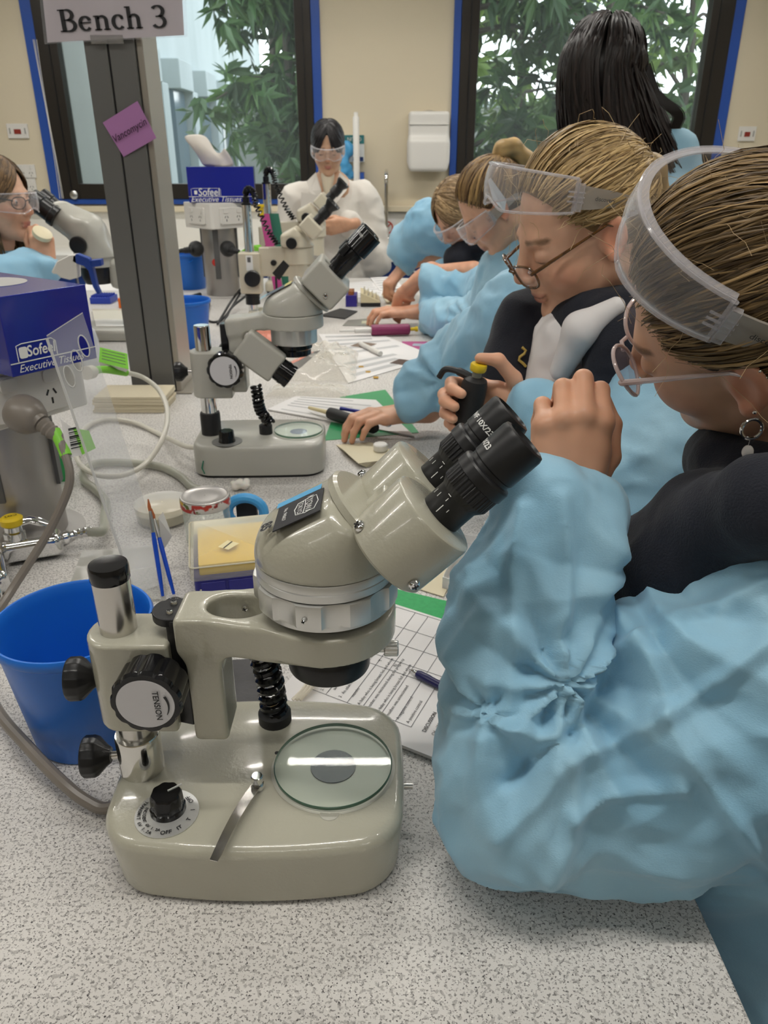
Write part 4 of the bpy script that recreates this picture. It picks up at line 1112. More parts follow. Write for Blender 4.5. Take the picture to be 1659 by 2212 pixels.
MB().box2((PX0 + .01, sgy, BL_.z + .02), (PX1 - .02, PY0, BL_.z + .10)).build('mounting_tape', m_whitep, sn, world=True)
nc = [at(222, 265, PY0 - .003), at(267, 339, PY0 - .003), at(338, 298, PY0 - .008), at(297, 218, PY0 - .003)]
nt0 = thing('sticky_note', 'pink sticky note with handwriting stuck on the grey post', 'note', sum(nc, V()) / 4)
fix_normals(slab(nc, .0006, (0, -1, 0)).build('note_sheet', M('pink_note', (.42, .19, .42), .7), nt0, world=True, smooth=False))
ux = (nc[2] - nc[1]).normalized(); uy = (nc[3] - nc[2]).normalized()
lettering('Vancomycin', .0215, sum(nc, V()) / 4 + V((0, -.006, -.002)), ux, uy, M('purple_pen', (.035, .006, .03), .6), nt0, bold=.0002, shear=.2, stretch=.86)

# ---- socket pillars
def socket_face(root, c, ux, nrm, sockets, plug=None):
    """one faced plate, ux along the face, nrm outwards; sockets: list of x offsets"""
    c = V(c); ux = V(ux).normalized(); nrm = V(nrm).normalized(); uz = V((0, 0, 1)); Rm = Matrix((ux, uz, nrm)).transposed()
    pl = MB().prism(rrect(-.060, .060, -.033, .033, .008), 0, .008, Matrix.Translation(c) @ Rm.to_4x4()).build('socket_plate', m_whitep, root, world=True, bevel=.002)
    for sx in (-.034, .034):
        MB().prism(rrect(sx - .013, sx + .013, .010, .030, .006), .008, .0105, Matrix.Translation(c) @ Rm.to_4x4()).build('switch', m_whitep, pl, world=True, bevel=.0015)
        for dx, dy, an in ((-.006, -.004, 28), (.006, -.004, -28), (0, -.017, 0)):
            MB().box(c + Rm @ V((sx * .9 + dx, dy, .0082)), (.0026, .009, .0008), Rm @ rot_axis('Z', -an)).build('slot', m_ink, pl, world=True)
    return pl
def socket_pillar(label, cx, cy, ang, hz, head_h=.085):
    """aluminium pillar with a square socket head; ang: direction (deg) of the front face normal"""
    t = thing('socket_pillar', label, 'power column', (cx, cy, BT))
    MB().lathe([(.073, BT + .004), (.073, hz)], (cx, cy, 0), n=64).build('pillar', m_alus2, t, world=True)
    MB().lathe([(.100, BT), (.100, BT + .003), (.096, BT + .0045), (.08, BT + .006)], (cx, cy, 0), n=64).build('foot_flange', M('flange_grey', (.45, .43, .41), .4), t, world=True)
    Rh = Matrix.Rotation(R(ang + 90), 3, 'Z')
    hd = MB().prism(rrect(-.1, .1, -.1, .1, .012), hz - head_h, hz, Matrix.Translation((cx, cy, 0)) @ Rh.to_4x4()).build('socket_head', m_whitep, t, world=True, bevel=.003)
    for k in range(4):
        a_ = R(ang + 90 * k); n_ = V((math.cos(a_), math.sin(a_), 0)); u_ = V((-n_.y, n_.x, 0))
        socket_face(t, V((cx, cy, hz - head_h / 2)) + n_ * .1, u_, n_, 2)
        MB().box(V((cx, cy, (BT + hz - head_h) / 2 + .05)) + V((math.cos(a_ + .75), math.sin(a_ + .75), 0)) * .072, (.012, .022, hz - BT - .16), Matrix.Rotation(a_ + .75, 3, 'Z')).build('channel', M('channel_grey', (.10, .10, .10), .5), t, world=True)
    return t
m_alus2 = M('pillar_aluminium', (.42, .40, .38), .38, metal=.75)
pilA = socket_pillar('silver socket pillar with the nearer tissue box on its head', -.60, 1.14, -33, 1.197)
lettering('98', .014, V((-.60, 1.14, 1.135)) + V((math.cos(R(-33)), math.sin(R(-33)), 0)) * .1015 + V((-.545, -.84, -.02)) * .085, (.545, .84, 0), (0, 0, 1), m_ink, pilA)
cR = at(484, 640, 3.5)
pilB = socket_pillar('silver socket pillar with red dot standing between the tall microscopes', cR.x, 3.5, -43, 1.285, .10)
MB().lathe([(.016, 0), (.016, .0006), (.001, .0006)], at(466, 567, 3.425), (0, -1, .0), 20).build('red_dot', M('red_sticker', (.55, .03, .02), .5), pilB, world=True)

# ---- plugs
def plug(label, pos, d, tail, mat, scale=1., cord=None, cr=.0055, tagname='power_lead'):
    d = V(d).normalized(); pos = V(pos)
    t = thing(tagname, label, 'cable', pos)
    MB().lathe([(.024 * scale, 0), (.026 * scale, .008), (.025 * scale, .022), (.019 * scale, .036), (.013 * scale, .046)], pos, d, 36).build('plug_body', mat, t, world=True, angle=60)
    tl = V(tail).normalized(); st = pos + d * .036 * scale
    MB().lathe([(.0125 * scale, 0), (.012 * scale, .008), (.0095 * scale, .009), (.0115 * scale, .012), (.0095 * scale, .017), (.011 * scale, .020), (.009 * scale, .025), (.0105 * scale, .028), (.008 * scale, .034), (.0065 * scale, .05)], st, tl, 24).build('strain_relief', mat, t, world=True, angle=50)
    if cord:
        MB().tube(spline([st + tl * .045 * scale] + cord, 10), cr, 10).build('cord', mat, t, world=True)
    return t
faceA = V((math.cos(R(-33)), math.sin(R(-33)), 0)); ufA = V((-faceA.y, faceA.x, 0))
pz = at(52, 893, 1.02)
cordA = [at(u, v, y) for u, v, y in ((135, 965, .985), (150, 1015, .97), (146, 1060, .96), (115, 1130, .945), (80, 1190, .93), (25, 1275, .90), (-25, 1370, .84), (-45, 1450, .76), (-5, 1535, .66), (62, 1615, .60), (135, 1690, .56), (190, 1732, .545), (235, 1747, .54))]
cordA.append(V((-.226, .545, BT + .024)))
for q in cordA:
    if q.z < BT + .0098: q.z = BT + .0098
ldA = plug('grey power lead plugged into the pillar and running to the large microscope', pz - faceA * .012, faceA + V((0, 0, -.1)), V((.75, -.25, -.55)), m_grey_pvc, 1.05, cordA, .0060)
g0 = [at(118, 930, 1.0), at(132, 958, .99), at(143, 985, .98)]
MB().tube(spline(g0, 5), .0078, 12).build('green_wrap', m_tagg, ldA, world=True)
tg = [at(133, 908, 1.0), at(128, 935, .995), at(141, 987, .98), at(185, 975, 1.0), at(207, 962, 1.01), at(182, 932, 1.02)]
tf = slab([at(131, 905, 1.0), at(147, 990, .98), at(178, 982, .99), at(158, 925, 1.005)], .0008, (0, -1, 0)).build('flag_label', m_paper, ldA, world=True, smooth=False); fix_normals(tf)
fix_normals(slab([at(158, 925, 1.0045), at(178, 982, .9895), at(207, 968, 1.005), at(192, 930, 1.015)], .0008, (0, -1, 0)).build('green_flag', m_tagg, ldA, world=True, smooth=False))
bc = MB()
for k, w in enumerate((3, 1, 2, 1, 3, 2, 1, 2, 3, 1, 2)):
    a_ = at(147 + .6 * k, 926 + k * 4.2, .991 - k * .0008); bc.add([a_, a_ + V((.013, .004, .002)), a_ + V((.013, .004, .002 - .0008 * w)), a_ + V((0, 0, -.0008 * w))], [(0, 1, 2, 3)])
bc.build('barcode', m_ink, tf, world=True, smooth=False)
# second (white) lead to the other microscope, coiled on the bench, with a green sleeve
wl = [(424, 967, .942), (395, 962, .93), (345, 938, .9075), (290, 913, .9072), (235, 906, .9072), (190, 920, .9075), (165, 960, .910), (172, 1002, .923), (215, 1027, .928), (270, 1025, .927), (318, 998, .925), (352, 945, .955), (362, 890, .985), (345, 845, 1.01), (312, 817, 1.03), (278, 806, 1.05), (222, 798, 1.075), (190, 805, 1.09)]
wpts = [on(u, v, z) for u, v, z in wl]
ldB = thing('power_lead', 'white power lead looped on the bench beside the clear acrylic strip', 'cable', on(190, 920))
MB().tube(spline(wpts, 10), .0052, 10).build('cord', m_whpvc, ldB, world=True)
MB().tube(spline([wpts[-1], wpts[-2], wpts[-3].lerp(wpts[-2], .1)], 6), .0075, 12).build('green_sleeve', m_tagg, ldB, world=True)
pq = [on(216, 750, 1.11), on(275, 764, 1.10), on(278, 798, 1.075), on(214, 782, 1.085)]
fl = fix_normals(slab(pq, .0008, (0, -1, .3)).build('green_flag', m_tagg, ldB, world=True, smooth=False))
for i in range(4):
    a0, a1 = pq[0].lerp(pq[3], .15 + .2 * i), pq[1].lerp(pq[2], .15 + .2 * i)
    MB().strip([a0.lerp(a1, .1) + V((0, -.0015, .001)), a0.lerp(a1, .92) + V((0, -.0015, .001))], .0012, (0, -1, .3), .0002).build('print_line', m_print, fl, world=True)
fix_normals(slab([pq[3], pq[2], on(270, 806, 1.05), on(220, 800, 1.05)], .0006, (0, -1, .3)).build('white_flag', m_paper, ldB, world=True, smooth=False))
MB().lathe([(.013, -.01), (.013, .02), (.009, .035)], wpts[-1], wpts[-2] - wpts[-1], 24).build('plug_body', m_whpvc, ldB, world=True)
# plugs on the rear pillar
plug('black plug with lead in the rear pillar facing the grey post', at(427, 537, 3.40), (-.3, -.9, 0), (-.9, -.3, -.05), m_rubber, 1.25, [at(395, 541, 3.35), at(375, 548, 3.3), at(350, 560, 3.3)], .006)
plug('black plug with green tag in the rear pillar beside the chrome pillar', at(492, 537, 3.39), (.2, -.95, 0), (.9, -.2, -.12), m_rubber, 1.25, [at(525, 548, 3.34), at(543, 560, 3.335), at(550, 600, 3.335), at(552, 636, 3.335)], .006)
gt = thing('cable_tag', 'bright green folded tag on a black lead behind the chrome pillar', 'tag', at(550, 545, 3.3))
fix_normals(slab([at(545, 530, 3.3), at(562, 528, 3.3), at(572, 540, 3.28), at(552, 552, 3.3)], .001, (0, -1, 0)).build('fold', m_tagg, gt, world=True, smooth=False))
fix_normals(slab([at(515, 545, 3.3), at(533, 535, 3.3), at(545, 545, 3.3), at(520, 552, 3.3)], .001, (0, -1, 0)).build('wrap', m_tagg, gt, world=True, smooth=False))

# ---- tissue boxes
def tissue_box(label, corner, ux, w, d, h, txt=True, slot_at=.5):
    """corner: near lower-left corner; ux: unit direction along the printed face; depth direction = left of ux"""
    c = V(corner); ux = V(ux).normalized(); uy = V((-ux.y, ux.x, 0)); uz = V((0, 0, 1))
    t = thing('tissue_box', label, 'box', c + ux * w / 2 + uy * d / 2)
    M4 = Matrix.Translation(c) @ Matrix((ux, uy, uz)).transposed().to_4x4()
    MB().prism([(0, 0), (w, 0), (w, d), (0, d)], 0, h, M4).build('carton', m_navyb, t, world=True, bevel=.0015)
    f = lambda x, z, o=.0006: M4 @ V((x, -o, z))
    nrm = -uy
    cmap = MB().add([f(.0, h * .16), f(w, h * .16), f(w, h * .165 + .001), f(0, h * .165 + .001)], [(0, 1, 2, 3)]); cmap.build('white_rule', m_winkl, t, world=True, smooth=False)
    fs = w * .44
    fr = [(.012, h * .18), (.012, h * .38), (.02, h * .40), (.012 + fs * .9, h * .40), (.012 + fs, h * .36), (.012 + fs, h * .18)]
    MB().tube([f(x, z) for x, z in fr], .0007, 5).build('logo_frame', m_winkl, t, world=True)
    lettering('Sofeel', .026 * w / .165, f(.012 + fs * .60, h * .285), ux, uz, m_winkl, t, bold=.0003, shear=.1, stretch=.85)
    MB().prism(rrect(-.006, .006, -.0075, .0075, .003), 0, .0006, Matrix.Translation(f(.012 + fs * .15, h * .285)) @ Matrix((ux, uz, nrm)).transposed().to_4x4()).build('leaf_logo', m_winkl, t, world=True)
    lettering('Executive Tissues', .0185 * w / .165, f(.012 + w * .36, h * .085), ux, uz, m_winkl, t, shear=.35, stretch=.95)
    # opening and tissue
    MB().prism([(w * .5 + w * .34 * math.cos(a_), d * .5 + d * .2 * math.sin(a_)) for a_ in np.linspace(0, 2 * math.pi, 25)[:-1]], h, h + .0008, M4).build('opening_film', film('opening_film', (.8, .8, .8), .35, .2), t, world=True)
    return t, M4
dA = V((.576, .818, 0)).normalized()
tA, M4A = tissue_box('nearer blue tissue box lying on the silver socket pillar', V((-.496, 1.008, 1.198)), dA, .132, .246, .105)
def tissue(parent, M4, outline_pts, n=10):
    """crumpled tissue: two folded sheets lofted between polylines"""
    rows = len(outline_pts); cols = len(outline_pts[0]); vs = [M4 @ V(p) for r_ in outline_pts for p in r_]
    fs = [(i * cols + k, i * cols + k + 1, (i + 1) * cols + k + 1, (i + 1) * cols + k) for i in range(rows - 1) for k in range(cols - 1)]
    o = mesh_obj('tissue', vs, fs, m_tissue, parent, world=True, angle=180, subsurf=2)
    md = o.modifiers.new('thick', 'SOLIDIFY'); md.thickness = .0008
    return o
h = .105
M4A = M4A @ Matrix.Translation((.0, .075, 0))
tissue(tA, M4A, [[(.03, .11, h), (.05, .09, h), (.08, .10, h), (.11, .105, h)], [(.0, .08, h + .008), (.03, .07, h + .012), (.06, .08, h + .008), (.09, .10, h + .004)], [(-.03, .08, h + .02), (.0, .06, h + .026), (.03, .08, h + .02), (.04, .10, h + .02)], [(-.03, .11, h + .04), (-.01, .09, h + .05), (.01, .11, h + .05), (.02, .13, h + .04)]])
cb0 = at(415, 497, 3.42)
tB, M4B = tissue_box('blue tissue box with a tissue sticking up on the rear pillar', V((cb0.x, 3.42, 1.286)), V((1, .12, 0)), .27, .15, .135)
hB = .135
tissue(tB, M4B, [[(.06, .06, hB), (.09, .04, hB), (.13, .05, hB), (.16, .07, hB), (.20, .06, hB)], [(.05, .05, hB + .04), (.08, .02, hB + .05), (.12, .04, hB + .04), (.15, .07, hB + .02), (.165, .05, hB + .06)],
                 [(.01, .05, hB + .09), (.06, .01, hB + .09), (.10, .05, hB + .07), (.13, .07, hB + .03), (.152, .05, hB + .075)], [(-.01, .07, hB + .115), (.04, .05, hB + .12), (.09, .07, hB + .12), (.11, .09, hB + .06), (.14, .07, hB + .03)]])

# ---- buckets
def bucket(label, loc, s=1.):
    t = thing('bucket', label, 'bucket', loc, scale=s, group='blue plastic buckets')
    MB().lathe([(.001, .003), (.055, .003), (.0575, 0), (.0592, .002), (.0745, .128), (.0775, .129), (.0800, .132), (.0800, .1385), (.0785, .141), (.0765, .141), (.0750, .139), (.0735, .128), (.0580, .008), (.001, .008)], (0, 0, 0), n=72, cap=False).build('pail', m_bluep, t, angle=40)
    MB().tube([(.0755, 0, .118), (.081, 0, .118), (.081, .012, .112), (.0745, .012, .112)], .003, 6).build('handle_lug', m_bluep, t)
    MB().tube([(-.0755, 0, .118), (-.081, 0, .118), (-.081, .012, .112), (-.0745, .012, .112)], .003, 6).build('handle_lug', m_bluep, t)
    return t
bk = bucket('blue bucket beside the large microscope in front of the gas taps', (-.318, .665, BT))
b2 = on(397, 757); dup(bk, (b2.x, b2.y + .07, BT), 1., 'blue bucket half hidden behind the grey service post', scale=1.05)
b3 = on(424, 615); dup(bk, (b3.x, b3.y - .10, BT), 2., 'tapered blue bucket behind the rear socket pillar', scale=1.12)

# ---- gas taps
def gas_tap(label, loc, rz):
    t = thing('gas_tap', label, 'tap', loc, rz, group='chrome gas taps')
    S = SDF(); S.box((0, 0, .018), (.045, .022, .018), rnd=.012); sdf_obj('tap_body', S, .002, m_chrome, t, world=False)
    MB().lathe([(.016, .03), (.016, .046), (.013, .048), (.013, .058)], (-.02, 0, 0), n=28).build('turret', m_chrome, t, angle=30)
    k = MB().lathe([(.013, .056), (.0165, .059), (.0165, .068), (.012, .071), (.001, .0715)], (-.02, 0, 0), n=28).build('yellow_cap', m_yellow, t, angle=30)
    lettering('CO2', .009, (-.02, 0, .0717), (-1, -.3, 0), (.3, -1, 0), m_ink, k, world=False)
    MB().tube([(-.012, 0, .060), (.004, 0, .062), (.02, 0, .054), (.034, 0, .046)], [.008, .0075, .007, .004], 10, flat=.6).build('lever', m_chrome, t)
    MB().lathe([(.008, 0), (.011, .006), (.011, .012), (.0065, .016), (.0065, .02)] + [(.0085 if i % 2 == 0 else .0062, .022 + i * .004) for i in range(8)], (.042, 0, .022), (1, 0, .1), 20).build('hose_nozzle', m_chrome, t, angle=25)
    return t
g1 = on(55, 1185); gas_tap('chrome gas tap with yellow cap feeding the clear hose', (on(78, 1180).x + .014, on(78, 1180).y - .040, BT + .0045), R(22))
gas_tap('chrome gas tap with yellow cap beside the blue bucket', (on(5, 1250).x - .006, on(5, 1250).y - .016, BT + .0005), R(-60))
tapM = Matrix.LocRotScale(V((on(78, 1180).x + .014, on(78, 1180).y - .040, BT + .0045)), Euler((0, 0, R(22))), V((1, 1, 1)))
hp = [tapM @ V((.082, 0, .0262)), tapM @ V((.105, 0, .024))] + [on(u, v, z) for u, v, z in ((226, 1112, .911), (228, 1082, .909), (207, 1058, .909), (183, 1038, .909), (184, 1015, .909), (215, 1000, .909), (280, 1000, .909), (345, 1008, .909), (388, 1028, .909), (415, 1052, .909), (445, 1062, .909))]
hz_ = thing('gas_hose', 'clear rubber hose curling from the gas tap across the bench', 'hose', hp[3])
MB().tube(spline(hp, 10), .0078, 12).build('hose_wall', film('hose_film', (.60, .60, .52), .45, .2), hz_, world=True)
MB().tube(spline(hp, 10), .0042, 8).build('hose_core', M('hose_core', (.35, .36, .28), .5), hz_, world=True)

# ---- acrylic strip with base sheet, brushes
bt_, tp2 = V((-.3345, .962, BT + .006)), at(140, 700, 1.01)
ax = (tp2 - bt_).normalized(); wdir = V((.80, .38, .30)); wdir = (wdir - ax * wdir.dot(ax)).normalized(); nd = ax.cross(wdir).normalized()
if nd.y > 0: nd = -nd
sp = thing('acrylic_strip', 'tall clear acrylic strip with three holes leaning towards the tissue box', 'strip', bt_)
Lh = (tp2 - bt_).length; hw2 = .0255
def stp(x, y, z=0.): return bt_ + ax * y + wdir * x + nd * z
out = [(-hw2, 0), (hw2, 0), (hw2, Lh + .008), (-hw2, Lh - .010)]
# plate with round holes: outer outline bridged to holes
me_v = []; bm = bmesh.new()
ov = [bm.verts.new((x, y, 0)) for x, y in out]; edges = [bm.edges.new((ov[i], ov[(i + 1) % 4])) for i in range(4)]
holes = [(-.015, Lh - .065), (.0, Lh - .048), (.014, Lh - .032)]
for hx_, hy_ in holes:
    hv = [bm.verts.new((hx_ + .0058 * math.cos(2 * math.pi * k / 20), hy_ + .014 * math.sin(2 * math.pi * k / 20), 0)) for k in range(20)]
    edges += [bm.edges.new((hv[i], hv[(i + 1) % 20])) for i in range(20)]
bmesh.ops.triangle_fill(bm, use_beauty=True, edges=edges)
g = bmesh.ops.extrude_face_region(bm, geom=list(bm.faces))
for v_ in g['geom']:
    if isinstance(v_, bmesh.types.BMVert): v_.co.z += .013
bmesh.ops.recalc_face_normals(bm, faces=bm.faces)
bm.verts.index_update()
mesh_obj('strip_plate', [stp(*v_.co) for v_ in bm.verts], [[v_.index for v_ in f.verts] for f in bm.faces], m_clear, sp, world=True, smooth=False); bm.free()
MB().box(stp(-hw2 - .0010, Lh / 2 - .006, .0065), (.0030, Lh - .012, .0135), Matrix((wdir, ax, nd)).transposed()).build('frosted_edge', m_frost, sp, world=True)
fix_normals(slab([stp(-hw2, Lh - .0098, 0), stp(hw2, Lh + .0082, 0), stp(hw2, Lh + .0082, .013), stp(-hw2, Lh - .0098, .013)], .001, ax).build('frosted_edge', m_frost, sp, world=True, smooth=False))
for hx_, hy_ in holes:
    MB().tube([stp(hx_ + .0058 * math.cos(a_), hy_ + .014 * math.sin(a_), .0135) for a_ in np.linspace(0, 2 * math.pi, 21)[:-1]], .0009, 5, closed=True).build('hole_rim', m_frost, sp, world=True)
shc = [on(178, 1196), on(352, 1180), on(360, 1300), on(140, 1300)]
ash = fix_normals(slab(shc, .004, (0, 0, 1)).build('base_sheet', film('sheet_film', (.78, .78, .74), .22, .15), sp, world=True, smooth=False))
fix_normals(slab([at(342, 1118, .985), at(352, 1190, .985), at(372, 1158, 1.0), at(352, 1105, 1.0)], .0006, (0, -1, 0)).build('paper_label', M('label_faint', (.62, .62, .62), .7), sp, world=True, smooth=False))
def brush(label, foot, tip):
    foot = V(foot); tip = V(tip); d = (tip - foot).normalized(); L = (tip - foot).length
    t = thing('paint_brush', label, 'brush', foot, group='blue paint brushes')
    MB().lathe([(.0022, 0), (.0030, L * .2), (.0034, L * .55), (.0026, L * .68)], foot, d, 14).build('handle', M('brush_blue', (.012, .07, .48), .25), t, world=True)
    MB().lathe([(.0029, L * .66), (.0031, L * .75), (.0020, L * .88)], foot, d, 14).build('ferrule', m_steel, t, world=True)
    MB().lathe([(.0019, L * .87), (.0026, L * .92), (.0008, L)], foot, d, 12).build('bristles', M('bristle', (.35, .10, .03), .7), t, world=True)
brush('blue paint brush with orange bristles leaning on the acrylic strip', (at(352, 1290, .93).x, .93, BT + .006), at(320, 1078, .975))
brush('thinner looking blue paint brush standing right behind the other brush', (at(374, 1290, .93).x, .935, BT + .006), at(327, 1098, .985))

# ---- dish, jar, cotton, lidded box
pd = on(352, 1128); t = thing('culture_dish', 'round clear dish of cream coloured medium behind the acrylic strip', 'dish', (pd.x, pd.y + .01, BT))
MB().lathe([(.042, 0), (.044, .004), (.046, .03), (.0445, .03), (.043, .005), (.001, .004)], n=48, cap=False).build('dish_wall', film('dish_film', (.9, .9, .86), .14, .1), t)
MB().lathe([(.0415, .004), (.043, .020), (.001, .020)], n=48).build('medium', M('medium', (.62, .55, .38), .4), t)
MB().lathe([(.047, .022), (.0475, .033), (.046, .034), (.001, .034)], n=48, cap=False).build('dish_lid', film('dish_lid', (.92, .91, .88), .28, .15), t)
jc = V((-.2835, 1.113, BT)); t = thing('glass_jar', 'glass jar with a fruit patterned metal lid', 'jar', jc)
MB().lathe([(.030, .001), (.035, .003), (.0365, .010), (.0365, .048), (.0355, .053), (.0372, .056), (.0355, .059), (.0365, .064), (.0350, .068)], n=56, cap=False).build('jar_glass', film('jar_film', (.88, .92, .88), .10, .03, .8), t)
MB().lathe([(.001, .002), (.0335, .002), (.0350, .010), (.001, .012)], n=40, cap=False).build('jar_bottom', film('jar_base', (.75, .78, .72), .4, .05), t)
m_fruit = M('fruit_print', (.60, .58, .55), .35, speck=[(55, .50, (.42, .04, .03)), (70, .56, (.10, .13, .03)), (48, .60, (.62, .40, .03)), (90, .60, (.25, .02, .02))])
lid = MB().lathe([(.0385, .064), (.0395, .065), (.0395, .0765), (.0388, .079)], n=56, cap=False).build('lid_band', m_fruit, t)
MB().lathe([(.0388, .0788), (.0380, .0808), (.0362, .0812), (.0345, .0795), (.020, .0795), (.018, .0800), (.001, .0800)], n=56, cap=False).build('lid_top', M('lid_silver', (.50, .48, .46), .35, metal=.6), lid, angle=50)
ctp = on(520, 1058); t = thing('cotton_tuft', 'small tuft of white cotton wool on the bench', 'cotton', (ctp.x, ctp.y, BT))
S = SDF(); rs = random.Random(4)
for i in range(16): S.ell((rs.uniform(-.013, .014), rs.uniform(-.010, .010), rs.uniform(.007, .018)), [rs.uniform(.004, .0075) for _ in range(3)], k=.004)
sdf_obj('fibres', S, .0012, M('cotton', (.80, .77, .70), .95, sss=.2, bump=(600, .6, .002)), t, world=False)
yb = thing('slide_box', 'box of yellow sheets with frosted lid on a dark blue base', 'box', (-.262, .905, BT), R(13))
bw, bdp = .128, .148
MB().prism(rrect(.004, bw - .004, .004, bdp - .004, .006), 0, .045).build('blue_base', M('navy_plastic', (.018, .018, .20), .35), yb, bevel=.002)
fix_normals(bpy.data.objects[-1]) if False else None
for k in range(3): MB().box2((.012 + k * .038, .002, .004), (.046 + k * .038, .0045, .038)).build('base_panel', MATS['navy_plastic'], yb, bevel=.0015)
MB().prism(rrect(.012, bw - .012, .012, bdp - .016, .003), .045, .0605).build('yellow_sheets', M('yellow_sheet', (.76, .52, .06), .6), yb)
m_lidf = film('frosted_lid', (.85, .82, .66), .18, .35, .4)
ld_ = MB(); ou = rrect(0, bw, 0, bdp, .007); ou2 = rrect(.003, bw - .003, .003, bdp - .003, .006); n_ = len(ou)
ld_.add([(x, y, .043) for x, y in ou] + [(x, y, .062) for x, y in ou] + [(x, y, .0655) for x, y in ou2], [(i, (i + 1) % n_, n_ + (i + 1) % n_, n_ + i) for i in range(n_)] + [(n_ + i, n_ + (i + 1) % n_, 2 * n_ + (i + 1) % n_, 2 * n_ + i) for i in range(n_)] + [tuple(2 * n_ + i for i in range(n_))])
ld_.build('frosted_lid', m_lidf, yb, angle=50)
MB().tube([(x, y, .0635) for x, y in ou], .0011, 6, closed=True).build('lid_rim', M('lid_rim', (.66, .62, .48), .4, alpha=.75), yb)
MB().tube([(.012, -.001, .03), (.012, -.003, .016), (.016, -.003, .011), (.021, -.003, .016), (.021, -.001, .022)], .0014, 6).build('catch_hook', MATS['lid_rim'], yb)
dm = MB().add([(.040, .052, .0658), (.054, .040, .0658), (.070, .056, .0658), (.054, .070, .0658)], [(0, 1, 2, 3)]).build('paper_diamond', M('diamond_paper', (.74, .66, .40), .7), yb, smooth=False)
MB().box((.054, .055, .0662), (.0016, .022, .0003), rot_axis('Z', -35)).build('ink_stroke', m_ink, dm)
hb_ = at(532, 1112, 1.166); t = thing('loop_handle', 'light blue plastic loop handle behind the frosted lidded box', 'handle', (hb_.x, 1.166, BT))
MB().tube([(.030 * math.cos(a_), 0, .026 + .026 * math.sin(a_)) for a_ in np.linspace(0, 2 * math.pi, 25)[:-1]], .0085, 10, closed=True).build('loop', M('light_blue_plastic', (.07, .36, .72), .35), t)
MB().box((.0, .01, .022), (.034, .012, .04)).build('dark_blade', m_rubber, t)
gc = on(145, 1040); t = thing('green_card', 'small green card standing against the silver pillar', 'card', (gc.x - .009, gc.y - .004, BT))
fix_normals(slab([V((-.024, .0, 0)), V((.020, .012, 0)), V((.022, .014, .055)), V((-.022, .002, .055))], .004, (0, -1, 0)).build('card', m_green, t, smooth=False))

# ---- cream boards by the post
p0 = on(200, 893); p1_ = on(357, 889)
for i in range(6):
    o = MB().box((0, 0, 0), ((p1_.x - p0.x) - .002 * (i % 2), .115 - .003 * (i % 3), .0062)).build('board', M('cream_board', (.62, .55, .40), .7), None, bevel=.0008)
    o.location = ((p0.x + p1_.x) / 2 + .002 * (i % 3), p0.y + .062, BT + .0031 + i * .0064); o.rotation_euler = (0, 0, R(.6 * ((i * 7) % 4 - 1.5)))
    tag(o, ('lowest', 'second lowest', 'third lowest', 'third highest', 'second highest', 'topmost')[i] + ' cream board in the low stack by the grey post', 'board', 'cream boards stacked by the post')

# ---- paper things
def sheet(name, label, cat, px, z, thick, mat, lines=None, rows=0, group=None, curl=0.):
    c = [on(u, v, z) for u, v in px]; ctr = sum(c, V()) / len(c)
    t = thing(name, label, cat, V((ctr.x, ctr.y, z - 0)), group=group)
    fix_normals(slab(c, thick, (0, 0, 1)).build('sheet' if thick < .003 else 'stack', mat, t, world=True, smooth=False))
    if rows:
        for i in range(rows):
            f = (i + .7) / (rows + .6)
            if (i % 7) == 5: continue
            a_, b_ = c[0].lerp(c[3], f), c[1].lerp(c[2], f); e_ = random.uniform(.6, .93)
            MB().strip([a_.lerp(b_, .08) + V((0, 0, thick + .0004)), a_.lerp(b_, e_) + V((0, 0, thick + .0004))], (c[0] - c[3]).length / rows * .32, (0, 0, 1), .0001).build('text_line', m_print2, t, world=True)
    return t, c
m_print2 = M('faint_print', (.50, .50, .50), .8)
tP, cP = sheet('worksheet', 'white worksheet with coloured figures beside the magenta marker', 'paper', [(688, 722), (822, 722), (945, 772), (752, 828)], BT + .0012, .0008, m_paper, rows=9)
for (u, v) in ((780, 797), (795, 808), (812, 820)):
    q = on(u, v - 5, BT + .0024); MB().box(q, (.014, .02, .0004)).build('figure', M('ochre_print', (.42, .24, .03), .7), tP, world=True)
q = on(868, 782, BT + .0024); MB().box(q, (.05, .06, .0004), rot_axis('Z', -30)).build('photo_figure', M('dark_photo', (.06, .03, .02), .5), tP, world=True)
q = on(785, 745, BT + .0024); MB().box(q, (.06, .07, .0004), rot_axis('Z', -30)).build('photo_figure', M('brown_photo', (.20, .14, .10), .5), tP, world=True)
t = thing('sample_tube', 'white plastic sample tube lying on the worksheet', 'tube', on(800, 752)); a_, b_ = on(778, 742, BT + .0108), on(822, 764, BT + .0108)
MB().cyl(a_, a_.lerp(b_, .6), .0075, n=16).build('barrel', m_whitep, t, world=True); MB().cyl(a_.lerp(b_, .6), b_, .0085, .0075, n=16).build('cap', m_whitep, t, world=True)
tF, cF_ = sheet('folder', 'magenta plastic folder under the white worksheet', 'folder', [(868, 738), (922, 738), (958, 768), (880, 790)], BT + .0002, .0008, M('magenta_plastic', (.45, .08, .24), .4))
MB().box(on(908, 745, BT + .0014), (.05, .035, .0004), rot_axis('Z', -10)).build('label', M('label_blue', (.35, .40, .48), .6), tF, world=True)
t = thing('pipette', 'magenta bodied pipette lying on the bench near the worksheet', 'pipette', on(850, 714)); a_, b_ = on(802, 713, BT + .0212), on(885, 711, BT + .0212)
MB().lathe([(.017, 0), (.0185, .004), (.0185, (b_ - a_).length - .004), (.015, (b_ - a_).length)], a_, b_ - a_, 24).build('barrel', M('magenta_grip', (.22, .02, .09), .4), t, world=True)
MB().lathe([(.004, -.11), (.005, -.06), (.009, -.055), (.010, 0)], a_, b_ - a_, 16).build('shaft', m_whitep, t, world=True)
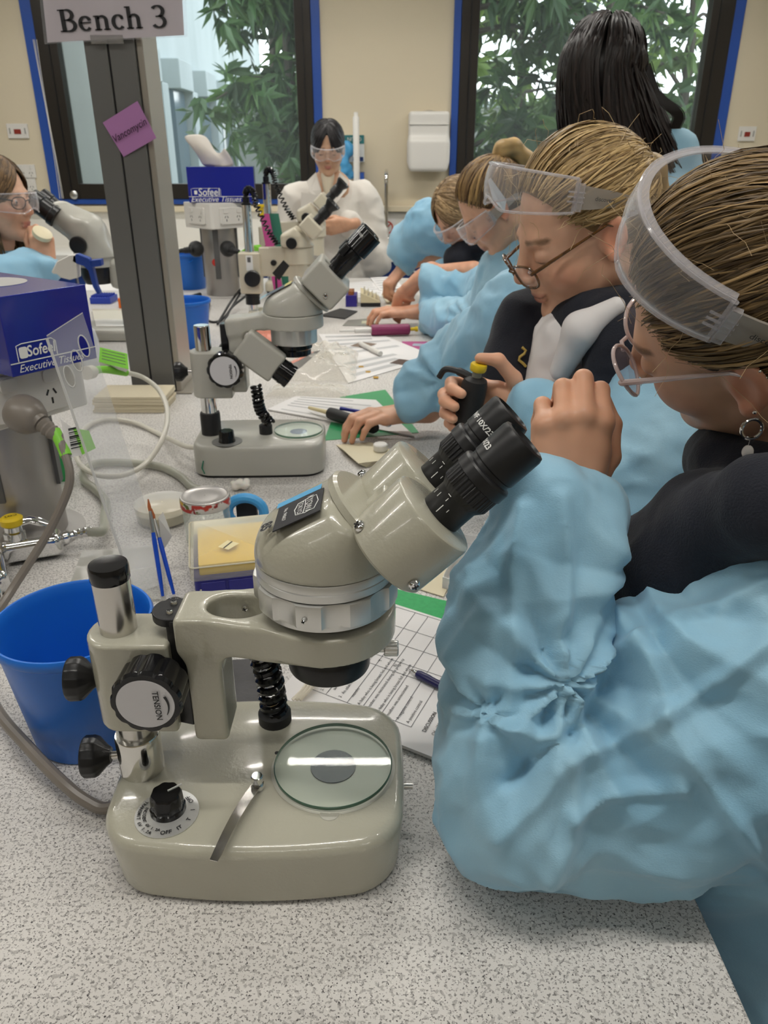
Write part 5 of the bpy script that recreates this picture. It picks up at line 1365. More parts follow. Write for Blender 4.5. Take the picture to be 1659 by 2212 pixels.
MB().lathe([(.006, 0), (.006, .018), (.009, .019), (.009, .028)], b_, b_ - a_, 16).build('plunger', m_yellow, t, world=True)
t, _ = sheet('glass_slide', 'grey glass slide with frosted end on the bench', 'slide', [(752, 692), (806, 688), (804, 704), (740, 704)], BT + .0006, .0015, M('slide_grey', (.22, .24, .22), .2))
MB().box(on(796, 696, BT + .0026), (.05, .05, .0006)).build('frosted_end', M('slide_end', (.5, .5, .36), .6), t, world=True)
# near worksheet group on the green folder (in front of the second microscope)
sheet('folder', 'green plastic folder under the worksheets of the blonde person', 'folder', [(735, 858), (832, 842), (905, 935), (700, 952)], BT + .0002, .0008, M('green_plastic', (.03, .30, .11), .35))
sheet('worksheet', 'white worksheet with a ruled table beneath the black pipette', 'paper', [(640, 857), (812, 866), (895, 944), (578, 886)], BT + .0014, .003, m_paper, rows=7)
t = thing('pipette', 'black pipette with cream stem lying on the worksheet', 'pipette', on(750, 905)); a_, b_ = on(712, 892, BT + .019), on(808, 924, BT + .019)
MB().lathe([(.008, -.004), (.0135, .002), (.0145, .015), (.0135, (b_ - a_).length), (.010, (b_ - a_).length + .006)], a_, b_ - a_, 24).build('barrel', m_rubber, t, world=True)
MB().cyl(a_ + (a_ - b_).normalized() * .075 + V((0, 0, -.004)), a_, .004, .0055, n=14).build('stem', M('cream_plastic', (.66, .57, .33), .4), t, world=True)
MB().cyl(on(735, 882, BT + .033), on(800, 893, BT + .03), .0042, n=12).build('blue_clip', M('blue_ink_barrel', (.01, .02, .30), .3), t, world=True)
for i in range(5):
    t_, _ = sheet('filter_paper', ('lowest', 'second lowest', 'middle', 'second highest', 'topmost')[i] + ' cream paper of the fanned pile behind the front eyepieces', 'paper', [(726 + i * 3, 962 + i * 2), (800 + i * 5, 956 + i * 2), (880 + i * 3, 987), (790 - i * 4, 1010 - i * 2)], BT + .0012 + i * .0022, .0012, M('cream_paper', (.68, .61, .44), .75), group='cream filter papers')
t = thing('bottle_cap', 'small white screw cap on the cream filter papers', 'cap', on(822, 972, BT + .0125)); MB().lathe([(.014, 0), (.015, .002), (.015, .012), (.013, .014), (.001, .014)], n=30).build('cap', m_whitep, t)
# right of the large microscope
sheet('folder', 'green card folder under the stapled worksheet pad', 'folder', [(852, 1272), (1010, 1310), (1100, 1480), (594, 1506)], BT + .0002, .0008, M('green_card2', (.035, .36, .11), .6, var=(160, .35, (.02, .24, .07), 2)))
wp, cw = sheet('worksheet_pad', 'stapled worksheet pad with printed table lying on green folder', 'paper', [(790, 1290), (1120, 1395), (1010, 1672), (595, 1507)], BT + .0022, .004, m_paper)
ori = cw[3]; 
wux = (cw[0] - cw[3]).normalized(); wuy = V((0, 0, 1)).cross(wux)           # text runs up along the long edge
Lx, Ly = (cw[0] - cw[3]).length, (cw[1] - cw[0]).length
zt = .0046
def wp_pt(x, y): return cw[3] + (cw[0] - cw[3]) * x + (cw[2] - cw[3]) * y + V((0, 0, zt))
bar = lambda a_, b_, w=.0006: MB().strip([wp_pt(*a_), wp_pt(*b_)], w, (0, 0, 1), .00012).build('table_rule', m_print, wp, world=True)
for y in (.10, .22, .34, .42, .52, .60, .68): bar((.12, y), (.97, y))
for x in (.12, .44, .52, .66, .80, .97): bar((x, .10), (x, .68))
dirx = (cw[0] - cw[3]).normalized(); diry = -(cw[2] - cw[3]).normalized()
def wtext(s, x, y, size, bold=0.): 
    return lettering(s, size, wp_pt(x, y), dirx, (diry - dirx * diry.dot(dirx)), m_ink, wp, align='LEFT', bold=bold, lift=.0002)
rowsT = ['1.  An adult vaccinated', '2.  An adult vaccinated within a month of the', '     sample being taken', '3.  An adult who has contracted the flu in the past', '     months', 'A baby who is being breast fed and whose', 'mother was vaccinated during the pregnancy', 'A baby who is being breast fed and whose', 'mother was unvaccinated', 'A negative control', 'A positive control']
for i, s in enumerate(rowsT): wtext(s, .135, .135 + i * .052, .0056)
for i, s in enumerate(('Y', 'Y', 'Y', 'N', 'N', 'Y')): wtext(s, .475, .17 + i * .088, .0066)
wtext('DISCUSSION', .12, .745, .0062, .0001); wtext('Q4.   What is the purpose of the positive and negative control?', .12, .79, .0056)
wtext('Q5.   Compare samples 1 to 6. Do the results support the', .12, .90, .0056); wtext('         prediction? How?', .12, .94, .0056)
t = thing('pen', 'navy ballpoint pen lying on the worksheet pad', 'pen', on(930, 1478, BT + .007)); a_, b_ = on(884, 1446, BT + .012), on(1010, 1512, BT + .013)
d_ = (b_ - a_).normalized(); L_ = (b_ - a_).length
MB().lathe([(.0006, 0), (.0012, .003), (.0022, .004), (.0040, .013)], a_, d_, 20).build('tip', m_chrome, t, world=True)
MB().lathe([(.0042, .0125), (.0052, .016), (.0054, .03), (.0050, .034), (.0050, L_)], a_, d_, 24).build('barrel', M('navy_barrel', (.012, .012, .07), .35), t, world=True)
t, _ = sheet('filter_paper', 'single cream filter paper behind the green card folder', 'paper', [(868, 1262), (905, 1215), (1010, 1190), (958, 1290)], BT + .0012, .0012, MATS['cream_paper'], group='cream filter papers')
# clear tray with dark insert
tc_ = [on(u, v, BT + .0025) for u, v in ((955, 1270), (1000, 1175), (1080, 1190), (1050, 1300))]
t = thing('plastic_tray', 'clear plastic tray with a black insert beside the front eyepiece', 'tray', sum(tc_, V()) / 4)
fix_normals(slab(tc_, .003, (0, 0, 1)).build('tray_floor', film('tray_film', (.85, .85, .85), .25, .1), t, world=True, smooth=False))
for i in range(4):
    fix_normals(slab([tc_[i], tc_[(i + 1) % 4], tc_[(i + 1) % 4] + V((0, 0, .018)), tc_[i] + V((0, 0, .018))], .002, (.1, .1, 0)).build('tray_wall', MATS['tray_film'], t, world=True, smooth=False))
mid = sum(tc_, V()) / 4
fix_normals(slab([mid + (q - mid) * .62 + V((.012, -.01, .004)) for q in tc_], .004, (0, 0, 1)).build('black_insert', m_rubber, t, world=True, smooth=False))
MB().cyl(mid + V((.01, -.02, .008)), mid + V((.015, -.01, .085)), .0025, .0045, n=14).build('pipette_tip', film('tip_film', (.9, .9, .9), .3, .1), t, world=True)
MB().sphere(mid + V((.0, -.025, .012)), .006, 14, 8, (1, 1, .6)).build('droplet', film('drop_film', (.5, .8, .8), .3, .02, 1.), t, world=True)
# slate tile and clear tubing behind the microscope base
tl = [on(440, 1440, BT), on(590, 1432, BT), on(588, 1530, BT), on(440, 1530, BT)]
t = thing('slate_tile', 'dark slate tile behind the large microscope base', 'tile', sum(tl, V()) / 4)
fix_normals(slab(tl, .008, (0, 0, 1)).build('slab', M('slate', (.045, .043, .045), .5, var=(25, .6, (.075, .072, .075)), bump=(40, .5, .004)), t, world=True, smooth=False))
t = thing('tube_bundle', 'clear plastic tubing loop over the corner of the worksheet pad', 'tubing', on(650, 1480, BT + .012))
for k in range(3): MB().tube(spline([on(632 + k * 8, 1512, BT + .010), on(655 + k * 8, 1488, BT + .016), on(668 + k * 8, 1462, BT + .02), on(660 + k * 8, 1440, BT + .014)], 6), .0022, 8).build('tube', film('tubing_film', (.85, .80, .68), .4, .1), t, world=True)
# crumpled bag and wrappers by the second microscope
def crumple(name, label, cat, px, z, hgt, mat, nx=36, ny=26, seed=0, sc=9., group=None):
    c = [on(u, v, z) for u, v in px]; ctr = sum(c, V()) / 4
    t = thing(name, label, cat, ctr, group=group)
    P = []
    for j in range(ny):
        for i in range(nx):
            u, v = i / (nx - 1), j / (ny - 1); p = c[0].lerp(c[1], u).lerp(c[3].lerp(c[2], u), v); P.append((p.x, p.y, p.z, u, v))
    P = np.array(P); Q = P[:, :3] * sc + seed * 7.3
    n1 = 1 - np.abs(pnoise(Q)) * 2.2; n2 = 1 - np.abs(pnoise(Q * 2.3 + 5)) * 2.2; n3 = 1 - np.abs(pnoise(Q * 4.9 + 9)) * 2
    env = np.clip(np.minimum(np.minimum(P[:, 3], 1 - P[:, 3]), np.minimum(P[:, 4], 1 - P[:, 4])) * 4, 0, 1) ** .6
    zz = P[:, 2] + .002 + env * hgt * np.clip(.5 * n1 + .32 * n2 + .2 * n3, 0, 2)
    dx = pnoise(Q * 1.7 + 31) * .012; dy = pnoise(Q * 1.7 + 51) * .012
    vs = np.stack([P[:, 0] + dx, P[:, 1] + dy, zz], 1)
    fs = [(j * nx + i, j * nx + i + 1, (j + 1) * nx + i + 1, (j + 1) * nx + i) for j in range(ny - 1) for i in range(nx - 1)]
    mesh_obj('film', vs, fs, mat, t, world=True, angle=30); return t
m_bag = film('bag_film', (.88, .86, .80), .10, .10, .9)
crumple('plastic_bag', 'crumpled clear plastic bag between the microscope and the worksheet', 'bag', [(640, 748), (774, 764), (766, 826), (592, 820)], BT + .0045, .055, m_bag, seed=2)
crumple('plastic_bag', 'clear plastic wrapper lying flat before the crumpled bag', 'bag', [(592, 834), (752, 838), (748, 862), (575, 856)], BT + .003, .022, m_bag, seed=5, sc=14)
t, _ = sheet('wrapper', 'orange and black edged foil wrapper under the crumpled bag', 'wrapper', [(668, 762), (692, 757), (628, 812), (600, 800)], BT + .0005, .0008, m_rubber)
MB().strip([on(600, 797, BT + .0019), on(640, 778, BT + .0019), on(672, 760, BT + .0019)], .018, (0, 0, 1), .0006).build('orange_band', M('orange_foil', (.75, .12, .05), .35), t, world=True)
crumple('wrapper', 'salmon pink plastic wrapper behind the microscope lamp', 'wrapper', [(545, 715), (600, 712), (600, 775), (560, 770)], BT + .001, .03, M('salmon_film', (.75, .28, .20), .3, translucent=.2), seed=8, nx=18, ny=14)
# ---- further back
sheet('worksheet', 'white worksheet with printed columns under the hands at the far end', 'paper', [(745, 612), (838, 605), (858, 640), (728, 645)], BT + .0008, .0008, m_paper, rows=8)
sheet('worksheet', 'white printed page beside the slide box in the distance', 'paper', [(800, 600), (850, 597), (872, 622), (820, 628)], BT + .0032, .0008, m_paper, rows=5)
p = on(782, 663); t = thing('card_tray', 'cream wedge shaped index tray beside the purple box', 'tray', (p.x, p.y, BT), R(2))
fix_normals(MB().add([(-.005, 0, .015), (.075, 0, .015), (.075, .12, .02), (-.005, .12, .02), (-.005, 0, .055), (.07, 0, .022), (.07, .12, .028), (-.005, .12, .06)], [(0, 3, 2, 1), (4, 5, 6, 7), (0, 1, 5, 4), (1, 2, 6, 5), (2, 3, 7, 6), (3, 0, 4, 7)]).build('body', M('tray_cream', (.66, .58, .38), .4), t, smooth=False))
MB().box2((-.005, -.001, 0), (.076, .12, .016)).build('dark_foot', m_rubber, t)
for k in range(4): MB().box((.01 + k * .016, .06, .058 - k * .008), (.003, .09, .02), rot_axis('Y', 20)).build('divider', m_cream2, t)
p = on(752, 663); t = thing('plastic_box', 'small purple blue box holding brown vials', 'box', (p.x, p.y, BT))
MB().box2((-.01, 0, 0), (.036, .10, .045)).build('box', M('purple_box', (.03, .02, .22), .35), t, bevel=.002)
for k in range(3): MB().cyl((.012, .02 + k * .03, .04), (.012, .02 + k * .03, .06), .012, n=14).build('vial', M('amber', (.30, .10, .03), .3), t)
sheet('mat', 'thin black mat on the bench beside the purple box', 'mat', [(690, 683), (735, 668), (772, 674), (745, 690)], BT + .0003, .004, m_rubber)
for i, (u, v) in enumerate(((838, 648), (850, 655), (846, 672))):
    sheet('filter_paper', ('cream paper square under the pinching fingers', 'cream paper square beside the pinching fingers', 'cream paper square under the hand behind the magenta pipette')[i], 'paper', [(u - 14, v - 12), (u + 18, v - 16), (u + 30, v + 2), (u - 2, v + 8)], BT + .0019 + .002 * i, .0015, MATS['cream_paper'], group='cream filter papers')
t = thing('notebook', 'tall magenta notebook leaning behind the chrome pillar with yellow pen', 'notebook', at(583, 600, 3.25)); y_ = 3.28
bq = [at(562, 462, y_ + .02), at(582, 462, y_ + .02), at(602, 540, y_ - .02), at(588, 545, y_ - .02)]
lowz = BT
bq[2] = V((bq[2].x + .02, y_ - .04, lowz)); bq[3] = V((bq[3].x + .012, y_ - .04, lowz))
fix_normals(slab(bq, .02, (0, -1, .1)).build('cover', M('magenta_cover', (.40, .05, .20), .4), t, world=True, smooth=False))
fix_normals(slab([q + V((.035, .02, 0)) for q in bq], .01, (0, -1, .1)).build('green_back', M('green_cover', (.02, .14, .09), .4), t, world=True, smooth=False))
MB().lathe([(.010, 0), (.010, .03), (.014, .032), (.014, .042)], at(565, 466, y_), (0, 0, 1), 16).build('yellow_pen', m_yellow, t, world=True)
t = thing('sample_card', 'small black card standing beside the rear microscope arm', 'card', at(600, 640, 2.6)); cc = [at(588, 590, 2.6), at(612, 562, 2.6), at(625, 575, 2.6), at(603, 606, 2.6)]
fix_normals(slab(cc, .006, (0, 1, 0)).build('card', m_rubber, t, world=True, smooth=False))
MB().tube([at(596, 598, 2.6), V((at(596, 598, 2.6).x, 2.6, BT))], .004, 6).build('stem', m_rubber, t, world=True)
# black leads tangled at the rear
for i, (lab, pts) in enumerate((('thin black lead looped in front of the rear pillar', [(452, 655, 0), (448, 690, 0), (480, 690, 0), (515, 640, .05), (520, 625, .08), (500, 650, .03), (470, 700, .001)]), ('thin black lead hanging behind the chrome column', [(530, 640, .06), (500, 665, .03), (488, 690, .015), (480, 715, .001), (500, 703, .001), (520, 684, .001)]), ('black lead curving out from behind the grey post', [(385, 640, 0), (410, 650, 0), (420, 662, 0), (425, 680, 0)]))):
    t = thing('thin_lead', lab, 'cable', on(pts[0][0], pts[0][1])); MB().tube(spline([on(u, v, BT + .0075 + z) for u, v, z in pts], 8), .0045, 8).build('cord', m_rubber, t, world=True)
t = thing('thin_lead', 'cream lead with a black ferrule lying beside the grey post', 'cable', on(420, 640)); MB().tube(spline([on(u, v, BT + z) for u, v, z in ((382, 665, .006), (400, 648, .0205), (416, 641, .012))], 6), .005, 8).build('cord', m_whpvc, t, world=True); MB().cyl(on(412, 642, BT + .012), on(432, 636, BT + .011), .009, n=14).build('ferrule', m_rubber, t, world=True)
# ---- beyond the post on the far side of the bench
ys_ = 2.25; sb = thing('spray_bottle', 'spray bottle with white head and blue trigger behind the nearer tissue box', 'bottle', (at(160, 640, ys_).x, ys_ + .015, BT))
q0 = at(160, 620, ys_)
MB().lathe([(.042, 0), (.042, .07), (.035, .10), (.016, .12), (.016, q0.z - BT)], (0, 0, 0), n=32).build('bottle', film('spray_film', (.85, .88, .92), .35, .2), sb)
hdp = [at(u, v, ys_) for u, v in ((110, 588), (122, 565), (150, 551), (165, 549), (168, 600), (150, 605), (130, 600), (122, 592), (114, 592))]
fix_normals(slab(hdp, .03, (0, 1, 0)).build('spray_head', m_whitep, sb, world=True, bevel=.004))
tr_ = [at(u, v, ys_) for u, v in ((156, 552), (166, 548), (192, 558), (199, 575), (208, 615), (216, 634), (210, 637), (200, 620), (190, 585), (180, 575), (155, 567))]
fix_normals(slab(tr_, .022, (0, 1, 0)).build('trigger', M('blue_trigger', (.012, .05, .30), .35), sb, world=True, bevel=.003))
fix_normals(slab([at(u, v, ys_) for u, v in ((195, 562), (217, 560), (219, 575), (197, 578))], .026, (0, 1, 0)).build('nozzle', MATS['blue_trigger'], sb, world=True, bevel=.003))
p = on(195, 657); t = thing('tube_rack', 'royal blue tube rack full of tiny tubes beyond the tissue box', 'rack', (p.x, p.y, BT))
MB().box2((0, 0, 0), (.085, .10, .026)).build('rack', M('royal_blue', (.02, .05, .38), .35), t, bevel=.002)
for j in range(5):
    for i in range(8): MB().cyl((.007 + i * .010, .012 + j * .018, .026), (.007 + i * .010, .012 + j * .018, .034), .0038, n=8).build('tube_cap', MATS['royal_blue'], t)
p = on(263, 666); t = thing('orange_block', 'small orange plastic block at the end of the blue rack', 'block', (p.x, p.y, BT)); MB().box2((-.012, 0, 0), (.035, .06, .04)).build('block', M('orange_plastic', (.80, .16, .01), .4), t, bevel=.003)
sheet('worksheet', 'white papers spread beyond the blue tube rack', 'paper', [(195, 588), (300, 588), (300, 628), (180, 628)], BT + .0004, .001, m_paper)
t, cs_ = sheet('sample_tray', 'dark edged tray of pale sheets behind the grey post', 'tray', [(200, 673), (290, 673), (285, 700), (205, 702)], BT + .010, .004, M('tray_sheet', (.60, .57, .48), .4))
fix_normals(slab([V((q.x, q.y, BT)) for q in [on(205, 690), on(292, 690), on(282, 714), on(208, 714)]], .010, (0, 0, 1)).build('dark_rim', m_rubber, t, world=True, smooth=False))
fix_normals(slab([V((q.x, q.y, BT)) for q in [on(200, 673), on(290, 673), on(285, 700), on(205, 702)]], .010, (0, 0, 1)).build('tray_body', m_cream2, t, world=True, smooth=False))
t, _ = sheet('white_tray', 'flat white tray lying on the base of the grey microscope by the post', 'tray', [(205, 692), (300, 692), (300, 707), (208, 707)], BT + .0398, .004, m_whitep)
# ================================================================ people
def npm(M3): return np.array(M3, np.float64)
def head_matrix(anchor_px_world, local_anchor, yaw, pitch, roll=0., scale=1.):
    """yaw: heading of the face in the x-y plane in degrees (0 = +x, 180 = -x, 90 = +y); pitch>0 looks down"""
    Rm = Matrix.Rotation(R(yaw), 3, 'Z') @ Matrix.Rotation(R(pitch), 3, 'Y') @ Matrix.Rotation(R(roll), 3, 'X')
    off = Rm @ (V(local_anchor) * scale)
    return Matrix.Translation(V(anchor_px_world) - off) @ (Rm * scale).to_4x4()
def head_axes(anchor, local_anchor, fwd, up, scale=1.):
    x = V(fwd).normalized(); z = V(up); z = (z - x * z.dot(x)).normalized(); y = z.cross(x)
    Rm = Matrix((x, y, z)).transposed()
    return Matrix.Translation(V(anchor) - Rm @ (V(local_anchor) * scale)) @ (Rm * scale).to_4x4()
EAR_L, EAR_R = (-.008, .078, -.005), (-.008, -.078, -.005)
def head_sdf(neck_to, jaw=1., nose=1., mouth=0.):
    S = SDF()
    S.ell((-.012, 0, .03), (.093, .0735, .091), k=.02)
    S.ell((.020, 0, -.035), (.066, .058, .082), k=.035)
    for s in (-1, 1):
        S.cap((-.008, s * .048, -.055), (.058, s * .014, -.094), .020, .016, k=.022)
        S.ell((.050, s * .037, -.032), (.028, .022, .026), k=.022)
    S.ell((.071, 0, -.100), (.017, .020, .016), k=.016)
    S.cap((.075, -.028, .016), (.075, .028, .016), .011, k=.016)
    for s in (-1, 1): S.ell((.094, s * .031, -.003), (.015, .017, .012), k=.014, op='s')
    for s in (-1, 1): S.ell((.0735, s * .031, -.0035), (.0135, .0148, .0118), k=.003)
    S.cap((.086, 0, .010), (.106 * nose, 0, -.030), .0068, .0098, k=.010)
    for s in (-1, 1): S.ell((.098, s * .0105, -.0355), (.0095, .0065, .0068), k=.006)
    S.ell((.0855, 0, -.052), (.010, .014, .012), k=.012)
    S.ell((.0865, 0, -.0625), (.0085, .021, .0048), k=.004)
    S.ell((.0845, 0, -.0715), (.0085, .0185, .0056), k=.003)
    for s in (-1, 1): S.ell((.094, s * .0065, -.0405), (.004, .0032, .0025), k=.002, op='s')
    for s in (-1, 1):                                        # ears
        Re = npm(Matrix.Rotation(R(-s * 22), 3, 'Z') @ Matrix.Rotation(R(-12), 3, 'Y'))
        S.ell((-.012, s * .0775, -.004), (.0185, .0062, .0305), rot=Re, k=.006)
        S.ell((-.009, s * .0835, -.006), (.0105, .0050, .0185), rot=Re, k=.004, op='s')
        S.ell((-.006, s * .0790, -.030), (.0085, .0055, .0095), rot=Re, k=.005)
    S.cap((-.022, 0, -.055), neck_to, .050, .056, k=.022)
    return S
def skin_colors(base, brow, lip=(.42, .15, .12), shirt=None):
    base = np.array(base)
    def f(v):
        c = np.tile(base, (len(v), 1)).astype(np.float32)
        def blob(ctr, rad, col, a):
            d = np.linalg.norm((v - np.array(ctr)) / np.array(rad), axis=1); w = (np.clip(1.25 - d, 0, 1) ** 1.0 * a)[:, None]; w = np.clip(w * 1.6, 0, a)
            c[:] = c * (1 - w) + np.array(col) * w
        for s in (-1, 1):
            blob((.055, s * .045, -.032), (.03, .024, .022), base * np.array([1.0, .78, .74]), .6)
            blob((-.01, s * .082, -.005), (.03, .012, .036), base * np.array([1.02, .72, .66]), .8)
        blob((.104, 0, -.032), (.014, .014, .012), base * np.array([1.02, .80, .76]), .7)
        for s in (-1, 1):
            for yy in (.018, .026, .034, .042): blob((.083 - (yy - .018) * .45, s * yy, .0185 + .12 * (yy - .018) - (.003 if yy > .04 else 0)), (.012, .0075, .0042), brow, .85)
            blob((.083, s * .031, -.0105), (.012, .0145, .0022), np.array(brow) * .35, .9)
        blob((.0885, 0, -.0625), (.010, .021, .0045), lip, .8); blob((.087, 0, -.0715), (.010, .018, .0055), lip, .8)
        blob((.090, 0, -.067), (.008, .020, .0012), np.array(lip) * .45, .8)
        n = pnoise(v * 90)[:, None]; c *= (1 + .10 * n)
        return np.clip(c, 0, 1)
    return f
def hand_sdf(S, wrist, X, Y, Z, curls, thumb, s=1., spread=.0, kk=.004):
    """X fingers, Y thumb side, Z back of the hand; curls: four (mcp, pip, dip) in degrees; thumb: list of points in hand frame"""
    X, Y, Z = V(X).normalized(), V(Y).normalized(), V(Z).normalized(); w = V(wrist)
    T = lambda p: w + (X * p[0] + Y * p[1] + Z * p[2]) * s
    kn = [(.086, .028, .002), (.090, .0085, .005), (.085, -.0105, .003), (.077, -.028, -.002)]
    ln = [(.042, .025, .020), (.046, .029, .021), (.042, .027, .021), (.033, .020, .018)]
    rd = [.0092, .0095, .0090, .0080]
    tips = []
    S.cap(T((-.05, 0, 0)), T((.005, 0, 0)), .027 * s, .024 * s, k=.02)
    for p, r_ in zip(kn, (.0125, .0135, .0125, .0115)):
        S.cap(T((.0, p[1] * .55, 0)), T((p[0] - .004, p[1], p[2] - .005)), .0165 * s, r_ * s, k=.012)
    S.cap(T((.012, .018, -.006)), T((.052, .030, -.010)), .0175 * s, .013 * s, k=.012)
    for i in range(4):
        p = V(kn[i]); a = 0.; sp = spread * (1.5 - i)
        for j in range(3):
            a += R(curls[i][j]); d = V((math.cos(a) * math.cos(sp), math.sin(sp) * math.cos(a) if j == 0 else 0, -math.sin(a))).normalized(); q = p + d * ln[i][j]
            r0 = rd[i] * (1.08 - .10 * j); r1 = rd[i] * (.98 - .10 * j)
            S.cap(T(p), T(q), r0 * s, r1 * s, k=kk * s if j else .007 * s); p = q
        tips.append(T(p))
    r = .0125
    for a, b in zip(thumb[:-1], thumb[1:]):
        S.cap(T(a), T(b), r * s, (r - .0018) * s, k=.005 * s); r -= .0016
    tips.append(T(thumb[-1])); return tips
def mesh_join(parts):
    vs = []; qs = []; cs = []; o = 0
    for v, q, c in parts: vs.append(v); qs.append(q + o); cs.append(c); o += len(v)
    return np.concatenate(vs), np.concatenate(qs), np.concatenate(cs)
def xf(v, M4): A_ = npm(M4); return v @ A_[:3, :3].T + A_[:3, 3]
m_skin = M('skin', (.6, .4, .3), .42, sss=.10, attr='Col', bump=(900, .06, .0006))
def make_body(root, Hm, neck_to, hres, base, brow, limbs=None, limb_res=.0022, torso=None, lip=(.42, .15, .12), nose=1.):
    """one skin mesh: head and neck, hands and forearms, torso"""
    S = head_sdf(tuple(neck_to), nose=nose); v, q = surfnet(S, S.lo, S.hi, hres); v = relax(v, q, 1)
    parts = [(xf(v, Hm), q, skin_colors(base, brow, lip)(v))]
    for L in (limbs or []):
        v, q = surfnet(L, L.lo, L.hi, limb_res); v = relax(v, q, 1)
        n = pnoise(v * 60)[:, None]; c = np.clip(np.array(base) * np.array([1., .90, .86]) * (1 + .18 * n), 0, 1); parts.append((v, q, c.astype(np.float32)))
    if torso:
        v, q = surfnet(torso, torso.lo, torso.hi, .012); parts.append((v, q, np.tile(np.array(base), (len(v), 1)).astype(np.float32)))
    v, q, c = mesh_join(parts)
    return mesh_obj('body', v, q, m_skin, root, world=True, angle=180, colors=c)
# ---------------------------------------------------------------- hair
HC = np.array((-.012, 0, .03)); HR = np.array((.093, .0735, .091))
m_hair = M('hair', (.2, .13, .07), .42, attr='Col', spec=.35)
def slerp(a, b, t):
    om = np.arccos(np.clip((a * b).sum(-1, keepdims=True), -1, 1)); so = np.maximum(np.sin(om), 1e-5)
    return np.sin((1 - t) * om) / so * a + np.sin(t * om) / so * b
def unit(p): d = (np.asarray(p, float) - HC) / HR; return d / np.linalg.norm(d, axis=-1, keepdims=True)
def along(poly, s):
    poly = np.asarray(poly, float); s = np.clip(s, 0, 1) * (len(poly) - 1); i = np.minimum(s.astype(int), len(poly) - 2); f = (s - i)[:, None]
    return poly[i] * (1 - f) + poly[i + 1] * f
HAIRLINE = [(-.07, .055, -.050), (-.035, .074, -.018), (.006, .076, .020), (.034, .066, .030), (.052, .050, .055), (.066, .028, .080), (.070, 0, .088),
            (.066, -.028, .080), (.052, -.050, .055), (.034, -.066, .030), (.006, -.076, .020), (-.035, -.074, -.018), (-.07, -.055, -.050)]
def strands(root, Hm, starts, ends, c0, c1, width, thick, name='hair', tail=None, npt=14, seed=0, lift=.06, bow=None, jit=.03, wav=.0):
    rs = np.random.RandomState(seed); N = len(starts)
    a = unit(starts); b = unit(ends)
    a = a + rs.randn(N, 3) * .02; a /= np.linalg.norm(a, axis=1)[:, None]; b = b + rs.randn(N, 3) * jit; b /= np.linalg.norm(b, axis=1)[:, None]
    off = (rs.rand(N) * thick)[:, None]; P = []
    ph = rs.rand(N)[:, None] * 6.28
    for k in range(npt):
        t = k / (npt - 1); d = slerp(a, b, t)
        if bow is not None: d = d + bow * math.sin(math.pi * t); d /= np.linalg.norm(d, axis=1)[:, None]
        r = 1 + off * (.4 + .6 * math.sin(math.pi * min(t * 1.3, 1) / 1.0 if t < .77 else math.pi * .77)) + lift * math.sin(math.pi * t) * .5 + wav * np.sin(ph + t * 9) + .06
        P.append(HC + HR * d * r)
    P = np.stack(P, 1)
    if tail is not None: P = np.concatenate([P, tail(P[:, -1], rs)], 1)
    K = P.shape[1]
    T = np.gradient(P, axis=1); rad = (P - HC) / HR ** 2; Wd = np.cross(T, rad); Wd /= np.maximum(np.linalg.norm(Wd, axis=2, keepdims=True), 1e-9)
    up = np.cross(Wd, T); up /= np.maximum(np.linalg.norm(up, axis=2, keepdims=True), 1e-9)
    tw = (rs.rand(N) - .5)[:, None, None] * 1.3; Wd = Wd * np.cos(tw) + up * np.sin(tw)
    w = width * (.5 + rs.rand(N))[:, None, None] * np.interp(np.linspace(0, 1, K), [0, .12, .8, 1], [.5, 1, .9, .25])[None, :, None]
    A_ = P - Wd * w; B_ = P + Wd * w; Cm = P - up * w * .5 * np.sign((up * rad).sum(-1, keepdims=True)) * -1
    vs = np.stack([A_, Cm, B_], 2).reshape(-1, 3)
    base = (np.arange(N)[:, None] * K + np.arange(K - 1)[None, :]).ravel() * 3
    qs = np.concatenate([np.stack([base, base + 1, base + 4, base + 3], 1), np.stack([base + 1, base + 2, base + 5, base + 4], 1)])
    mixf = np.clip(rs.rand(N) ** 1.3 + .15 * np.sin(a[:, 2] * 40 + a[:, 0] * 25), 0, 1)[:, None]
    col = (np.array(c0) * (1 - mixf) + np.array(c1) * mixf) * (.75 + .5 * rs.rand(N))[:, None]
    cols = np.repeat(col, K * 3, 0)
    o = mesh_obj(name, xf(vs, Hm), qs, m_hair, root, world=True, angle=180, colors=cols); return o
def hair_cap(root, Hm, col, grow=.004, p0=(.070, 0, .083), nrm=(.80, 0, -.60), extra=None, res=.004, name='hair_base', temple=True):
    S = SDF(); S.ell(HC, HR + grow, k=.01)
    if extra: extra(S)
    n3 = np.array(nrm, float); n3 /= np.linalg.norm(n3)
    S.plane(p0, n3, k=.006)
    if temple:
        for s in (-1, 1): S.ell((-.004, s * .086, -.014), (.026, .022, .036), k=.008, op='s')
    v, q = surfnet(S, S.lo, S.hi, res); v = relax(v, q, 1)
    g = pnoise(np.stack([v[:, 0] * 18, v[:, 1] * 90, v[:, 2] * 90], 1))[:, None]
    c = np.clip(np.array(col) * (1 + .5 * g), 0, 1)
    return mesh_obj(name, xf(v, Hm), q, m_hair, root, world=True, angle=180, colors=c)
